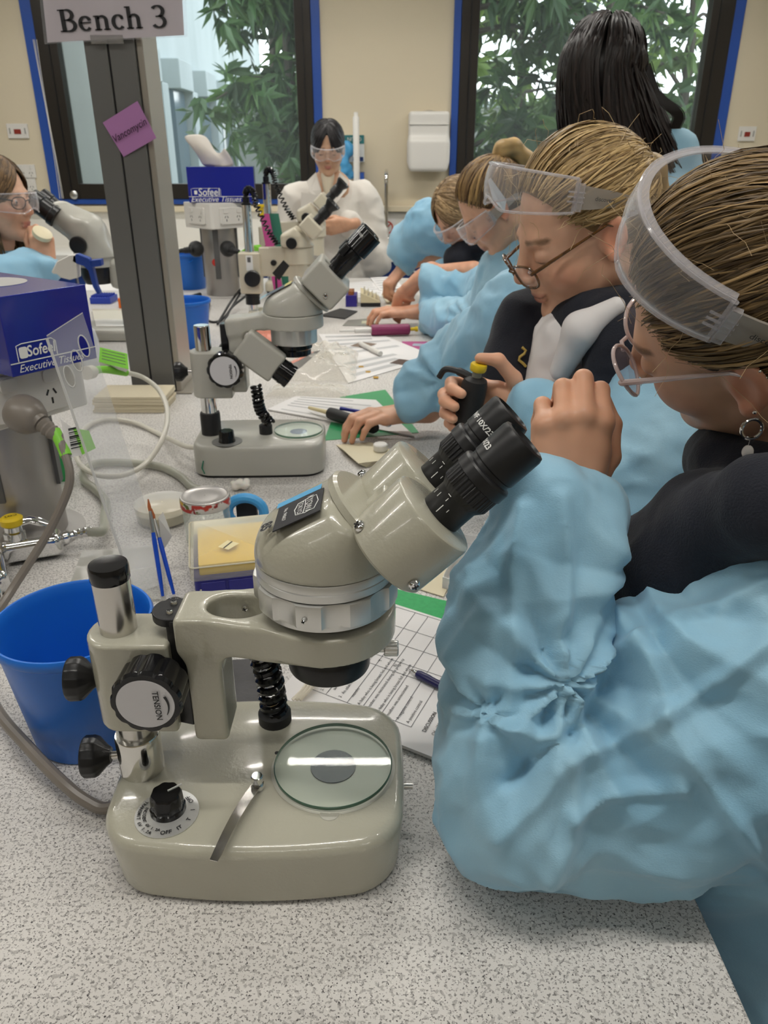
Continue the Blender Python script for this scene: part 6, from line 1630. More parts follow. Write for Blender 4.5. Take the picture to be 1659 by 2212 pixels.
def flyaways(root, Hm, n, col, seed, spread=.03, thick=.0003, span=(.2, 1.)):
    rs = np.random.RandomState(seed); mb = MB()
    for i in range(n):
        d = rs.randn(3); d[2] = abs(d[2]) * .8 - .1; d /= np.linalg.norm(d); p = HC + HR * d * 1.1; t = np.cross(d, rs.randn(3)); t /= np.linalg.norm(t); L = rs.uniform(.03, .09)
        pts = [p + t * L * s_ + d * spread * rs.uniform(.2, .8) * s_ * s_ + rs.randn(3) * .001 for s_ in np.linspace(0, 1, 7)]
        mb.tube([Hm @ V(q) for q in pts], thick, 4)
    o = mesh_obj('loose_strands', mb.v, mb.f, m_hair, root, world=True, colors=np.tile(np.array(col), (len(mb.v), 1))); return o
# ---------------------------------------------------------------- eyewear
m_gog = film('goggle_film', (.95, .95, .97), .03, .05, 1.)
m_gogrim = film('goggle_rim', (.82, .80, .82), .22, .10, 1.)
m_garm = film('goggle_arm', (.55, .50, .44), .45, .3)
def goggles(root, Hm, L4=None, text=None, wide=1.):
    G = Hm @ (L4 if L4 else Matrix.Identity(4)); f = lambda phi, h, o=0.: G @ V((.008 + (.106 + o) * math.cos(phi), (.0835 + o) * math.sin(phi) * wide, h))
    lens = MB(); n = 30; ph = np.linspace(R(-82), R(82), n); hs = []
    for i, p in enumerate(ph):
        y = abs(math.degrees(p)); top = .026 - .004 * (y / 82) ** 2; bot = -.030 + (.016 * max(0, 1 - (y / 22)) ** .8) + .010 * (y / 82) ** 2
        hs.append((top, bot))
    vs = []; 
    for i, p in enumerate(ph):
        for k in range(5): vs.append(f(p, hs[i][0] + (hs[i][1] - hs[i][0]) * k / 4, .004 * math.sin(math.pi * k / 4)))
    fs = [(i * 5 + k, i * 5 + k + 1, (i + 1) * 5 + k + 1, (i + 1) * 5 + k) for i in range(n - 1) for k in range(4)]
    g = mesh_obj('safety_glasses', vs, fs, m_gog, root, world=True, angle=180)
    md = g.modifiers.new('thick', 'SOLIDIFY'); md.thickness = .0016
    rim = MB(); rim.tube([f(p, hs[i][0]) for i, p in enumerate(ph)], .0018, 6); rim.tube([f(p, hs[i][1]) for i, p in enumerate(ph)], .0018, 6)
    for s in (0, n - 1): rim.tube([f(ph[s], hs[s][0]), f(ph[s], hs[s][1])], .003, 6)
    # brow guard
    rim.strip([f(p, hs[i][0] + .001, -.004) for i, p in enumerate(ph)], .006, tuple((G.to_3x3() @ V((0, 0, 1)))), .0015)
    rim.build('rim', m_gogrim, g, world=True)
    for s in (-1, 1):
        pts = [G @ V((x, s * .0830 * wide * (1 if x > -.02 else .97), z)) for x, z in ((.022, 0), (.0, 0), (-.03, .001), (-.06, 0), (-.085, -.012), (-.10, -.03))]
        up = G.to_3x3() @ V((0, s, 0))
        MB().strip(pts, [.030, .027, .020, .014, .012, .010], tuple(up), .0022).build('temple_arm', m_garm, g, world=True)
        hb3 = MB()
        for z in (-.006, 0, .006): hb3.tube([G @ V((.034, s * .082 * wide, z)), G @ V((.012, s * .085 * wide, z))], .0012, 5)
        hb3.box(G @ V((.018, s * .084 * wide, 0)), (.008, .005, .034), G.to_3x3().normalized()); hb3.build('hinge', m_gogrim, g, world=True)
    if text:
        s = text[1]; lettering(text[0], .0075, G @ V((-.018, s * .0852 * wide, .0)), G.to_3x3() @ V((-s * -1 * -1, 0, 0)) if False else G.to_3x3() @ V((-1, 0, -.02)), G.to_3x3() @ V((0, 0, -1 if s < 0 else 1)), m_ink, g, lift=.0006)
    return g
def spectacles(root, Hm, frame_mat, lens_mat, rx=.0235, rz=.019, dz=-.006, fx=.104, thick=.0016, tilt=0., round_=2.4, pant=8.):
    G = Hm @ Matrix.Translation((fx, 0, dz)) @ Matrix.Rotation(R(pant + tilt), 4, 'Y')
    g = None; fr = MB()
    def ring(s):
        out = []
        for a in np.linspace(0, 2 * math.pi, 33)[:-1]:
            ca, sa = math.cos(a), math.sin(a); e = 2 / round_
            y = math.copysign(abs(ca) ** e, ca) * rx; z = math.copysign(abs(sa) ** e, sa) * rz
            if z < 0: y *= .92 + .08 * (1 + z / rz)
            yy = s * .0325 + y; out.append(V((-.012 * (abs(yy) / .055) ** 2, yy, z)))
        return out
    for s in (-1, 1): fr.tube([G @ p for p in ring(s)], thick, 8, closed=True)
    fr.tube([G @ V((.001, -.010, .006)), G @ V((.004, 0, .009)), G @ V((.001, .010, .006))], thick * 1.1, 8)
    g = fr.build('spectacles', frame_mat, root, world=True)
    for s in (-1, 1):
        rp = ring(s); mesh_obj('lens', [G @ p for p in rp], [tuple(range(len(rp)))], lens_mat, g, world=True, smooth=False)
        a = G @ V((-.010, s * .056, .007)); b = Hm @ V((-.004, s * .081, .016)); c = Hm @ V((-.030, s * .079, .0))
        MB().tube([G @ V((-.009, s * .0545, .007)), a, a.lerp(b, .5), b, c], [thick * 1.5, thick * 1.6, thick * 1.2, thick * .9, thick * .8], 8).build('temple_arm', frame_mat, g, world=True)
    return g
# ---------------------------------------------------------------- cloth
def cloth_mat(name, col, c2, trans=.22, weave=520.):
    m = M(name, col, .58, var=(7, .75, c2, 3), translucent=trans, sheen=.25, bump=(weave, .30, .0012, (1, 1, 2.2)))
    t = m.node_tree; n = t.nodes; b = n['Principled BSDF']; old = [l for l in t.links if l.to_socket == b.inputs['Normal']][0].from_socket
    nz = n.new('ShaderNodeTexNoise'); nz.noise_type = 'RIDGED_MULTIFRACTAL'; nz.inputs['Scale'].default_value = 9; nz.inputs['Detail'].default_value = 4; nz.inputs['Distortion'].default_value = .6
    tc = n.new('ShaderNodeTexCoord'); bp = n.new('ShaderNodeBump'); bp.inputs['Strength'].default_value = .55; bp.inputs['Distance'].default_value = .006
    t.links.new(tc.outputs['Object'], nz.inputs['Vector']); t.links.new(nz.outputs[0], bp.inputs['Height']); t.links.new(old, bp.inputs['Normal']); t.links.new(bp.outputs[0], b.inputs['Normal'])
    return m
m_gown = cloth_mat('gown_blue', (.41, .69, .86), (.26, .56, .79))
m_navy = M('navy_fleece', (.006, .008, .016), .85, sheen=.08, bump=(500, .4, .002))
m_shirt = M('white_shirt', (.70, .68, .68), .7)
m_coat = M('lab_coat', (.74, .70, .64), .75, translucent=.1)
m_dark = M('dark_trousers', (.015, .016, .025), .8)
def fold_fn(amp, freq, seed=0, stretch=(1, 1, 1), ctr=None, warp=.6):
    st = np.array(stretch)
    def f(v, n):
        Q = v * st * freq + seed * 3.7; Q = Q + warp * np.stack([pnoise(Q * .6 + 11), pnoise(Q * .6 + 23), pnoise(Q * .6 + 37)], 1)
        r1 = 1 - 2.4 * np.abs(pnoise(Q)); r2 = 1 - 2.4 * np.abs(pnoise(Q * 2.1 + 9)); r3 = 1 - 2.4 * np.abs(pnoise(Q * 4.3 + 19))
        d = amp * (.62 * np.clip(r1, -.6, 1) ** 1 + .30 * r2 + .10 * r3 - .25)
        for c in (ctr or []):                       # folds radiating from a gathered point: (centre, count, amplitude, reach)
            k, cnt, a_, reach = c; q = v - np.array(k); th = np.arctan2(q[:, 2], q[:, 0]); dist = np.linalg.norm(q, axis=1)
            tri = 1 - 2 * np.abs(((th * cnt / (2 * math.pi) + .35 * pnoise(v * 9 + 3)) % 1) - .5) * 2 + 0
            d = d + a_ * (tri) * np.exp(-dist / reach) * np.clip(dist / .03, 0, 1)
        return v + n * d[:, None]
    return f
def crease_fn(base, lines, view=(0, 0, CAM_H)):
    """pressed creases: polylines measured on the photographed sleeve, raised on the side that shows them"""
    def f(v, n):
        v = base(v, n); q = v - np.array(view); d = q[:, 1] * _c - q[:, 2] * _s; up = q[:, 1] * _s + q[:, 2] * _c
        px = np.stack([829.5 + F_PX * q[:, 0] / d, 1106 - F_PX * up / d], 1); front = ((n * q).sum(1) < 0)
        tot = np.zeros(len(v))
        for amp, w, pl in lines:
            best = np.full(len(v), 1e9); fade = np.ones(len(v))
            for (a, b) in zip(pl[:-1], pl[1:]):
                a = np.array(a, float); ab = np.array(b, float) - a; h = np.clip(((px - a) @ ab) / (ab @ ab), 0, 1); dd = np.linalg.norm(px - a - h[:, None] * ab, axis=1); best = np.minimum(best, dd)
            tot += amp * np.clip(1 - best / w, 0, 1) ** 1.4
        return v + n * (tot * front)[:, None]  # raised crease
    return f
def off_bench(v):
    """cloth lies on the worktop or hangs past its edge, never inside it"""
    xe = .2655 - .031 * (v[:, 1] - .4); b = (v[:, 2] < BT + .0006) & (v[:, 2] > .862) & (v[:, 1] < 4.025)
    r_ = b & (v[:, 0] < xe + .004) & (v[:, 0] > -.5); top = r_ & ((BT - v[:, 2]) < (xe - v[:, 0]) + .002); side = r_ & ~top
    v = v.copy(); v[top, 2] = BT + .0008; v[side, 0] = (xe + .0045)[side]
    l_ = b & (v[:, 0] > -1.424) & (v[:, 0] < -.9); v[l_, 0] = -1.4245
    return v
def garment(name, S, res, mat, root, post=None, it=2):
    return sdf_obj(name, S, res, mat, root, world=True, it=it, post=post, fin=off_bench if name == 'gown' else None)
def cut(S, p, n, k=.004): S.plane(tuple(p), tuple(n), k=k)
def lower_body(root, hip, knee_dx, floor_z=0., standing=False):
    S = SDF(); h = V(hip)
    for s in (-1, 1):
        if standing: S.cap(h + V((0, .09 * s, 0)), h + V((0, .09 * s, -.42)), .085, .06, k=.03); S.cap(h + V((0, .09 * s, -.42)), V((h.x, h.y + .09 * s, .06)), .06, .045, k=.03)
        else:
            k_ = h + V((knee_dx, .09 * s, .0)); S.cap(h + V((0, .09 * s, 0)), k_, .085, .065, k=.03); S.cap(k_, V((k_.x + .02, k_.y, .07)), .06, .045, k=.03)
        fx = (k_.x + .02) if not standing else h.x
        S.cap((fx + .03, h.y + .09 * s, .045), (fx - .14 * (1 if knee_dx <= 0 else -1), h.y + .09 * s, .035), .04, .033, k=.03)
    return sdf_obj('trousers', S, .016, m_dark, root, world=True)

# ================================================================ person 1: foreground, blue gown, brown hair
BRN0, BRN1 = (.060, .036, .016), (.30, .195, .085)
ear = at(1606, 838, .60)
H1 = head_axes(ear, EAR_L, (-.743, .597, -.304), (-.552, -.289, .782), 1.0)
p1_ = thing('person', 'person in blue gown and navy scarf with clear glasses pushed up on brown hair', 'person', (.47, .66, 0))
skinA = (.62, .365, .24)
# left hand beside the eyepiece
hx, hzv = V((.10, .22, .97)).normalized(), V((-.05, -.97, .22)).normalized(); hy = V((1, 0, -.08)).normalized()
wr = at(1212, 1090, .625)
S = SDF(); hand_sdf(S, wr, hx, hy, hzv, [(50, 95, 45), (44, 98, 45), (48, 100, 40), (58, 95, 40)], [(.018, .030, -.010), (.048, .046, -.022), (.080, .046, -.032), (.104, .036, -.044)], s=.90)
S.cap(wr - hx * .05, V((.125, .505, 1.0)), .026, .034, k=.02)
tor = SDF(); tor.cap((.50, .66, .62), (.45, .66, 1.08), .13, .12, k=.05); tor.cap((.45, .66, 1.08), tuple(H1 @ V((-.03, 0, -.12))), .09, .06, k=.05); tor.cap((.40, .54, 1.10), (.16, .50, 1.0), .05, .04, k=.04)
make_body(p1_, H1, tuple(H1.inverted() @ (H1.translation + V((.11, .01, -.165)))), .0024, skinA, (.13, .075, .04), [S], .0018, tor)
hair_cap(p1_, H1, (.055, .034, .016), .004, res=.003)
rs = np.random.RandomState(1); N = 5200
s_ = rs.rand(N); st_ = along(HAIRLINE, s_); back = rs.rand(N) ** 1.4 * .75
tie1 = np.array((-.100, 0, .055))
a_ = unit(st_); b_ = np.tile(unit(tie1), (N, 1)); st_ = HC + HR * slerp(a_, b_, back[:, None])
strands(p1_, H1, st_, np.tile(tie1, (N, 1)), BRN0, BRN1, .00085, .10, seed=3, lift=.12, jit=.10, npt=15, bow=np.array((0, 0, -.10)), wav=.004)
flyaways(p1_, H1, 70, (.42, .30, .16), 5, spread=.03, thick=.00018)
L4 = Matrix.Translation((-.030, 0, .056)) @ Matrix.Rotation(R(-42), 4, 'Y')
goggles(p1_, H1, L4, ('discoveryW', 1), 1.02)
spectacles(p1_, H1, film('clear_pink_frame', (.72, .60, .58), .62, .12, .9), film('tinted_lens', (.45, .42, .50), .10, .03), rx=.0255, rz=.0235, dz=-.010, fx=.108, thick=.0019, round_=2.1)
er = thing  # earrings are parts of the worn jewellery
e0 = H1 @ V((-.008, .084, -.040))
eg = MB().tube([e0 + V((.0085 * math.cos(a_), .001, .0085 * math.sin(a_) - .006)) for a_ in np.linspace(0, 2 * math.pi, 21)[:-1]], .0016, 8, closed=True).build('earring', m_chrome, p1_, world=True)
MB().sphere(e0 + V((0, .0, -.026)), .0048, 16, 10, (1, 1, 1.25)).build('pearl', M('pearl', (.78, .75, .72), .18, coat=.6), eg, world=True)
MB().tube([e0 + V((0, 0, -.0145)), e0 + V((0, 0, -.021))], .0006, 6).build('link', m_chrome, eg, world=True)
MB().sphere(H1 @ V((-.012, .085, -.027)), .0018, 10, 6).build('stud', m_chrome, eg, world=True)
cz = MB()
for k in range(7): cz.sphere(H1 @ V((-.026 - .001 * k, .083 - .0006 * k * k * .3, .016 - .004 * k)), .0017, 8, 6)
cz.build('ear_cuff', m_chrome, eg, world=True)
# loose lock beside the cheek
lk = [H1 @ V(q) for q in ((-.055, .075, -.03), (-.05, .08, -.07), (-.025, .085, -.115), (-.02, .09, -.15), (.0, .10, -.175))]
mbk = MB(); rs2 = random.Random(2)
for k in range(22): mbk.tube(spline([p + V((rs2.gauss(0, .002), rs2.gauss(0, .002), rs2.gauss(0, .002))) * (1 + i) for i, p in enumerate(lk)], 6), .00035, 4)
mesh_obj('loose_lock', mbk.v, mbk.f, m_hair, p1_, world=True, colors=np.tile(np.array((.36, .25, .13)), (len(mbk.v), 1)))
# scarf
S = SDF(); nk = H1.translation + V((.085, .005, -.150))
for k in range(12):
    a0, a1 = 2 * math.pi * k / 12, 2 * math.pi * (k + 1) / 12
    pt = lambda a: nk + V((.068 * math.cos(a), .070 * math.sin(a), -.018 * math.cos(a) - .012))
    S.cap(pt(a0), pt(a1), .034, k=.02)
q1 = [nk + V((-.03, -.03, -.04)), at(1520, 1120, .60), at(1420, 1210, .62), at(1345, 1330, .63), at(1318, 1420, .64)]
for a_, b_ in zip(q1[:-1], q1[1:]): S.cap(a_, b_, .040, .036, k=.02)
q1 = [nk + V((.03, -.05, -.04)), at(1659, 1090, .52), at(1560, 1130, .56), at(1450, 1230, .58), at(1385, 1330, .60)]
for a_, b_ in zip(q1[:-1], q1[1:]): S.cap(a_, b_, .034, .030, k=.02)
garment('scarf', S, .005, m_navy, p1_, fold_fn(.006, 14, 2))
# gown
el = V((.128, .497, .990)); fm = V((.114, .532, 1.092)); cu = V((.141, .598, 1.182))
S = SDF()
S.cap((.515, .68, .60), (.47, .66, 1.06), .17, .155, k=.06)
S.cap((.36, .55, 1.085), el, .112, .070, k=.05)
S.cap((.43, .60, 1.10), (.36, .55, 1.085), .12, .112, k=.05)
S.cap(el, fm, .068, .052, k=.03); S.cap(fm, cu, .052, .054, k=.02)
S.cap((.24, .515, .985), (.30, .52, 1.05), .080, .09, k=.05)
S.ell((.19, .495, .955), (.06, .045, .055), k=.04)
S.ell((.105, .495, .975), (.042, .045, .055), k=.03)
S.cap((.335, .50, .55), (.36, .53, .98), .055, .09, k=.05)
cut(S, cu + V((.02, .05, .085)).normalized() * .036, (.25, .42, .87))
S.fn(lambda P: BT + .0035 - P[:, 2] + np.where(P[:, 0] > .272 - .031 * (P[:, 1] - .4), -10., 0.), op='i', k=.004)
K1 = tuple(at(1235, 1545, .44))
gn1 = garment('gown', S, .0034, m_gown, p1_, crease_fn(fold_fn(.024, 8.5, 4, (1, .8, 1), [(K1, 9, .015, .085), (tuple(at(1085, 1620, .43)), 6, .012, .06), (tuple(at(1480, 1500, .40)), 7, .016, .12)], warp=.9), [
    (.009, 34, [(1130, 1100), (1108, 1230), (1118, 1400), (1100, 1530)]), (.008, 30, [(1215, 1075), (1225, 1230), (1215, 1420)]), (.010, 36, [(1240, 1640), (1340, 1600), (1440, 1545), (1560, 1470), (1690, 1370)]),
    (.009, 34, [(1440, 1545), (1500, 1660), (1580, 1760), (1690, 1900)]), (.009, 34, [(1000, 1535), (1090, 1560), (1160, 1590), (1230, 1600)]), (.009, 36, [(1080, 1810), (1150, 1740), (1200, 1680), (1240, 1600)]),
    (.010, 34, [(1190, 1900), (1225, 1820), (1240, 1720), (1238, 1620)]), (.009, 32, [(1240, 1760), (1310, 1715), (1370, 1705), (1480, 1700)]), (.009, 30, [(1230, 1570), (1270, 1490), (1310, 1430), (1400, 1370)]),
    (.008, 30, [(1385, 1385), (1420, 1460), (1450, 1540)]), (.008, 36, [(1470, 1330), (1560, 1310), (1690, 1250)]), (-.012, 30, [(1090, 1690), (1160, 1640), (1225, 1590)]), (-.010, 30, [(1210, 1640), (1260, 1560), (1300, 1480)])]), it=2)
lower_body(p1_, (.52, .68, .58), -.22)

# ================================================================ person 2: blonde, tortoiseshell glasses
BL0, BL1 = (.20, .125, .050), (.62, .44, .205)
ear = at(1322, 515, 1.085)
H2 = head_matrix(ear, EAR_L, 190, 22, -4, .98)
p2_ = thing('person', 'blonde person in blue gown, navy scarf and tortoiseshell glasses holding a pipette', 'person', (.44, 1.22, 0))
skinB = (.70, .42, .285)
# right hand resting on the worksheet
w2 = at(884, 888, 1.63); w2.z = .9520
S1 = SDF(); hand_sdf(S1, w2, V((-.90, -.43, .06)), V((-.43, .90, -.05)), V((.06, -.03, .99)), [(14, 42, 20), (16, 44, 20), (16, 44, 20), (14, 40, 18)], [(.018, .028, -.006), (.050, .046, -.012), (.076, .044, -.016), (.098, .034, -.018)], s=.98)
S1.cap(w2 + V((.04, .02, .008)), (.20, 1.62, 1.02), .026, .036, k=.02)
# left hand gripping the pipette
pg = at(1030, 845, 1.06)
w3 = at(1144, 901, 1.06)
S2 = SDF(); hand_sdf(S2, w3, V((-.93, .28, .18)), V((.14, -.12, .98)), V((.28, .95, 0)), [(42, 62, 40), (42, 62, 40), (38, 60, 38), (30, 54, 34)], [(.018, .026, -.006), (.034, .054, -.014), (.060, .0775, -.026), (.084, .0765, -.036)], s=1.0)
S2.cap(w3 + V((.05, -.01, -.02)), at(1380, 1000, 1.0), .026, .036, k=.02)
tor = SDF(); tor.cap((.48, 1.24, .62), (.42, 1.22, 1.12), .13, .12, k=.05); tor.cap((.42, 1.22, 1.12), tuple(H2 @ V((-.03, 0, -.12))), .09, .06, k=.05)
make_body(p2_, H2, (-.055, 0, -.17), .003, skinB, (.16, .095, .05), [S1, S2], .0026, tor)
hair_cap(p2_, H2, (.22, .14, .06), .004, res=.004)
N = 3600; rs = np.random.RandomState(6); s_ = rs.rand(N); st_ = along(HAIRLINE, s_); back = rs.rand(N) ** 1.3 * .8
tie2 = np.array((-.098, 0, .050)); st_ = HC + HR * slerp(unit(st_), np.tile(unit(tie2), (N, 1)), back[:, None])
strands(p2_, H2, st_, np.tile(tie2, (N, 1)), BL0, BL1, .0012, .085, seed=8, lift=.06, jit=.12, npt=12, bow=np.array((0, 0, -.06)), wav=.006)
flyaways(p2_, H2, 50, (.60, .44, .24), 9, spread=.025, thick=.0003)
S = SDF(); tq = [H2 @ V(q) for q in ((-.10, 0, .05), (-.125, -.02, .03), (-.13, -.03, -.02), (-.12, -.04, -.08), (-.10, -.05, -.14))]
for a_, b_ in zip(tq[:-1], tq[1:]): S.cap(a_, b_, .022, .020, k=.01)
v, q = surfnet(S, S.lo, S.hi, .005); gq = pnoise(np.stack([v[:, 0] * 80, v[:, 1] * 80, v[:, 2] * 10], 1))[:, None]
mesh_obj('ponytail', v, q, m_hair, p2_, world=True, angle=180, colors=np.clip(np.array((.40, .27, .12)) * (1 + 1.1 * gq), 0, 1))
goggles(p2_, H2, Matrix.Translation((.010, 0, .058)) @ Matrix.Rotation(R(-27), 4, 'Y'), ('discovery', 1), 1.02)
m_tort = M('tortoiseshell', (.055, .022, .008), .2, var=(120, .8, (.16, .07, .015)), coat=.5)
spectacles(p2_, H2, m_tort, film('clear_lens', (.95, .95, .95), .05, .02, .8), rx=.0245, rz=.0185, dz=-.022, fx=.112, thick=.0018, round_=3.2, pant=14)
MB().sphere(H2 @ V((-.006, .085, -.036)), .0026, 10, 6).build('earring', m_chrome, p2_, world=True)
# pipette held in the left hand
pt_ = thing('pipette', 'black hand pipette with yellow button held by the blonde person', 'pipette', at(1030, 880, 1.045))
pX, pY, pZ = V((-.93, .28, .18)).normalized(), V((.14, -.12, .98)).normalized(), V((.28, .95, 0)).normalized()
ptop = w3 + pX * .083 - pZ * .038 + pY * .050; pdn = -pY
MB().lathe([(.009, 0), (.016, .004), (.0182, .012), (.0182, .05), (.0172, .085), (.011, .12), (.007, .14), (.0045, .17), (.003, .185)], ptop, pdn, 28).build('barrel', m_rubber, pt_, world=True)
MB().tube(spline([ptop - pY * .005, ptop + pX * .026 + pZ * .006 - pY * .001, ptop + pX * .046 + pZ * .010 - pY * .004, ptop + pX * .053 + pZ * .010 - pY * .018], 6), [.006] * 7 + [.0045] * 12, 8).build('finger_hook', m_rubber, pt_, world=True)
MB().lathe([(.0065, -.002), (.0065, .010)], ptop, -pdn, 18).build('plunger', M('grey_plunger', (.3, .3, .25), .4), pt_, world=True)
MB().lathe([(.0105, .009), (.0115, .011), (.0115, .017), (.0105, .019), (.001, .0195)], ptop, -pdn, 24).build('button', m_yellow, pt_, world=True)
# ring
MB().tube([at(838, 912, 1.575) + V((.009 * math.cos(a_), .004 * math.sin(a_), .0085 * math.sin(a_))) for a_ in np.linspace(0, 2 * math.pi, 17)[:-1]], .0012, 6, closed=True).build('ring', m_chrome, p2_, world=True)
S = SDF(); nk = H2 @ V((-.035, 0, -.118))
for k in range(12):
    a0, a1 = 2 * math.pi * k / 12, 2 * math.pi * (k + 1) / 12
    pt = lambda a: nk + V((.074 * math.cos(a), .078 * math.sin(a), .016 * math.cos(a) - .016))
    S.cap(pt(a0), pt(a1), .036, k=.02)
for chain in ([nk + V((-.07, .05, -.03)), at(1135, 700, 1.22), at(1110, 790, 1.20), at(1075, 860, 1.2)], [nk + V((-.05, -.06, -.03)), at(1350, 745, 1.06), at(1318, 870, 1.05), at(1250, 970, 1.06)]):
    for a_, b_ in zip(chain[:-1], chain[1:]): S.cap(a_, b_, .042, .046, k=.02)
garment('scarf', S, .006, m_navy, p2_, fold_fn(.007, 12, 5))
S = SDF(); c1, c2 = at(1235, 735, 1.15), at(1205, 850, 1.15)
S.cap(at(1268, 690, 1.16), c1, .045, .05, k=.02); S.cap(c1, c2, .05, .055, k=.02); 
sh = garment('shirt', S, .006, m_shirt, p2_, fold_fn(.006, 16, 7))
S = SDF(); S.cap(at(1330, 662, 1.05), at(1255, 712, 1.06), .013, .024, k=.01); S.cap(at(1255, 712, 1.06), at(1212, 800, 1.08), .024, .016, k=.01); sdf_obj('collar', S, .003, m_shirt, sh)
MB().lathe([(.0055, 0), (.0055, .002), (.001, .0022)], at(1235, 742, 1.095), (-.2, -1, .2), 14).build('button', m_whitep, sh, world=True)
S = SDF()
S.cap((.49, 1.24, .60), (.42, 1.22, 1.08), .19, .165, k=.06)
shR = at(1150, 690, 1.42); elR = at(985, 800, 1.60)
S.cap((.38, 1.30, 1.14), shR, .11, .085, k=.05); S.cap(shR, elR, .085, .07, k=.04); S.cap(elR, at(880, 872, 1.60) + V((0, 0, .012)), .070, .046, k=.03)
S.cap((.42, 1.12, 1.10), at(1440, 960, .98), .11, .10, k=.05); S.cap(at(1440, 960, .98), at(1330, 1020, .96), .10, .075, k=.04); S.cap(at(1330, 1020, .96), at(1160, 880, 1.03), .065, .036, k=.03)
S.cap(at(1330, 1120, .95), at(1300, 1240, .95), .075, .07, k=.04)
cut(S, at(876, 874, 1.60) + V((-.008, 0, 0)), (-.93, .1, -.25))
garment('gown', S, .0065, m_gown, p2_, fold_fn(.018, 11, 6, ctr=[(tuple(at(960, 820, 1.52)), 7, .012, .10)]), it=2)
lower_body(p2_, (.50, 1.24, .58), -.22)
m_gold = M('gold_thread', (.45, .33, .08), .5)
MB().tube([at(1128 + 8 * math.sin(k * 1.3), 750 + k * 7, 1.148) for k in range(7)], .0022, 5).build('embroidery', m_gold, bpy.data.objects['scarf.001'], world=True)

# ================================================================ person 3: ponytail and goggles
ear = at(1082, 452, 2.22)
H3 = head_matrix(ear, EAR_L, 178, 40, 0, 1.0)
p3_ = thing('person', 'ponytailed person in blue gown bending forward in clear goggles', 'person', (.48, 2.38, 0))
S1 = SDF(); w_ = at(905, 612, 2.82) + V((0, 0, .015)); hand_sdf(S1, w_, V((-.78, .10, -.60)), V((-.15, -.90, .25)) * -1 if False else V((-.2, .25, -.5)), V((-.50, -.20, .84)), [(40, 45, 20), (48, 50, 25), (55, 55, 25), (60, 55, 25)], [(.018, .028, -.010), (.050, .042, -.028), (.080, .040, -.045), (.105, .030, -.060)], s=1.05)
S1.cap(w_ + V((.04, 0, .02)), w_ + V((.18, -.1, .04)), .027, .034, k=.02)
w_b = at(893, 676, 2.80); w_b.z = max(w_b.z, .9545); S2 = SDF(); hand_sdf(S2, w_b, V((-.98, .1, .04)), V((-.1, .98, 0)), V((.04, -.10, .99)), [(14, 40, 20), (16, 42, 20), (16, 40, 20), (14, 38, 18)], [(.018, .028, -.010), (.050, .042, -.018), (.08, .044, -.026), (.10, .036, -.03)], s=1.05)
S2.cap(w_b + V((.04, 0, .01)), w_b + V((.18, -.1, .04)), .027, .034, k=.02)
tor = SDF(); tor.cap((.50, 2.40, .62), (.42, 2.36, 1.08), .13, .12, k=.05); tor.cap((.42, 2.36, 1.08), tuple(H3 @ V((-.03, 0, -.12))), .09, .055, k=.05)
skinC = (.65, .375, .25)
make_body(p3_, H3, (-.06, 0, -.16), .0042, skinC, (.10, .06, .035), [S1, S2], .0045, tor)
hair_cap(p3_, H3, (.075, .042, .02), .004, res=.005)
N = 1500; rs = np.random.RandomState(16); st_ = along(HAIRLINE, rs.rand(N)); tie3 = np.array((-.085, 0, .088)); st_ = HC + HR * slerp(unit(st_), np.tile(unit(tie3), (N, 1)), (rs.rand(N) ** 1.3 * .8)[:, None])
strands(p3_, H3, st_, np.tile(tie3, (N, 1)), (.075, .04, .02), (.40, .25, .10), .0020, .08, seed=18, lift=.05, jit=.08, npt=10)
S = SDF(); tq = [H3 @ V(q) for q in ((-.085, 0, .095), (-.105, 0, .105), (-.13, -.01, .09), (-.14, -.02, .04), (-.135, -.03, -.03))]
for a_, b_ in zip(tq[:-1], tq[1:]): S.cap(a_, b_, .022, .024, k=.01)
v, q = surfnet(S, S.lo, S.hi, .006); gq = pnoise(np.stack([v[:, 0] * 30, v[:, 1] * 80, v[:, 2] * 60], 1))[:, None]
mesh_obj('ponytail', v, q, m_hair, p3_, world=True, angle=180, colors=np.clip(np.array((.42, .28, .12)) * (1 + 1.0 * gq), 0, 1))
goggles(p3_, H3, Matrix.Translation((.002, 0, -.004)))
fix_normals(slab([at(1054, 390, 2.10), at(1060, 384, 2.10), at(1094, 432, 2.12), at(1090, 458, 2.12), at(1064, 430, 2.10)], .003, (0, 1, 0)).build('paper_tag', m_paper, p3_, world=True, smooth=False))
S = SDF(); S.cap((.52, 2.40, .60), (.44, 2.38, 1.06), .18, .16, k=.06); S.cap((.40, 2.32, 1.14), tuple(H3 @ V((-.07, 0, -.16))), .12, .07, k=.04)
S.cap((.40, 2.50, 1.08), at(1030, 625, 2.70), .095, .062, k=.05); S.cap(at(1030, 625, 2.70), at(950, 618, 2.77), .058, .050, k=.03); S.cap(at(950, 618, 2.77), at(914, 606, 2.80), .048, .052, k=.02)
S.cap((.40, 2.24, 1.08), at(1060, 700, 2.40), .10, .085, k=.05); S.cap(at(1060, 700, 2.40), at(905, 682, 2.78), .075, .052, k=.04)
cut(S, at(912, 640, 2.79), (-1, .05, -.02))
S.fn(lambda P: BT + .003 - P[:, 2] + np.where(P[:, 0] > .22, -10., 0.), op='i', k=.004)
garment('gown', S, .009, m_gown, p3_, fold_fn(.020, 12, 9, ctr=[(tuple(at(1010, 690, 2.4)), 8, .016, .10)]), it=2)
lower_body(p3_, (.53, 2.4, .58), -.22)
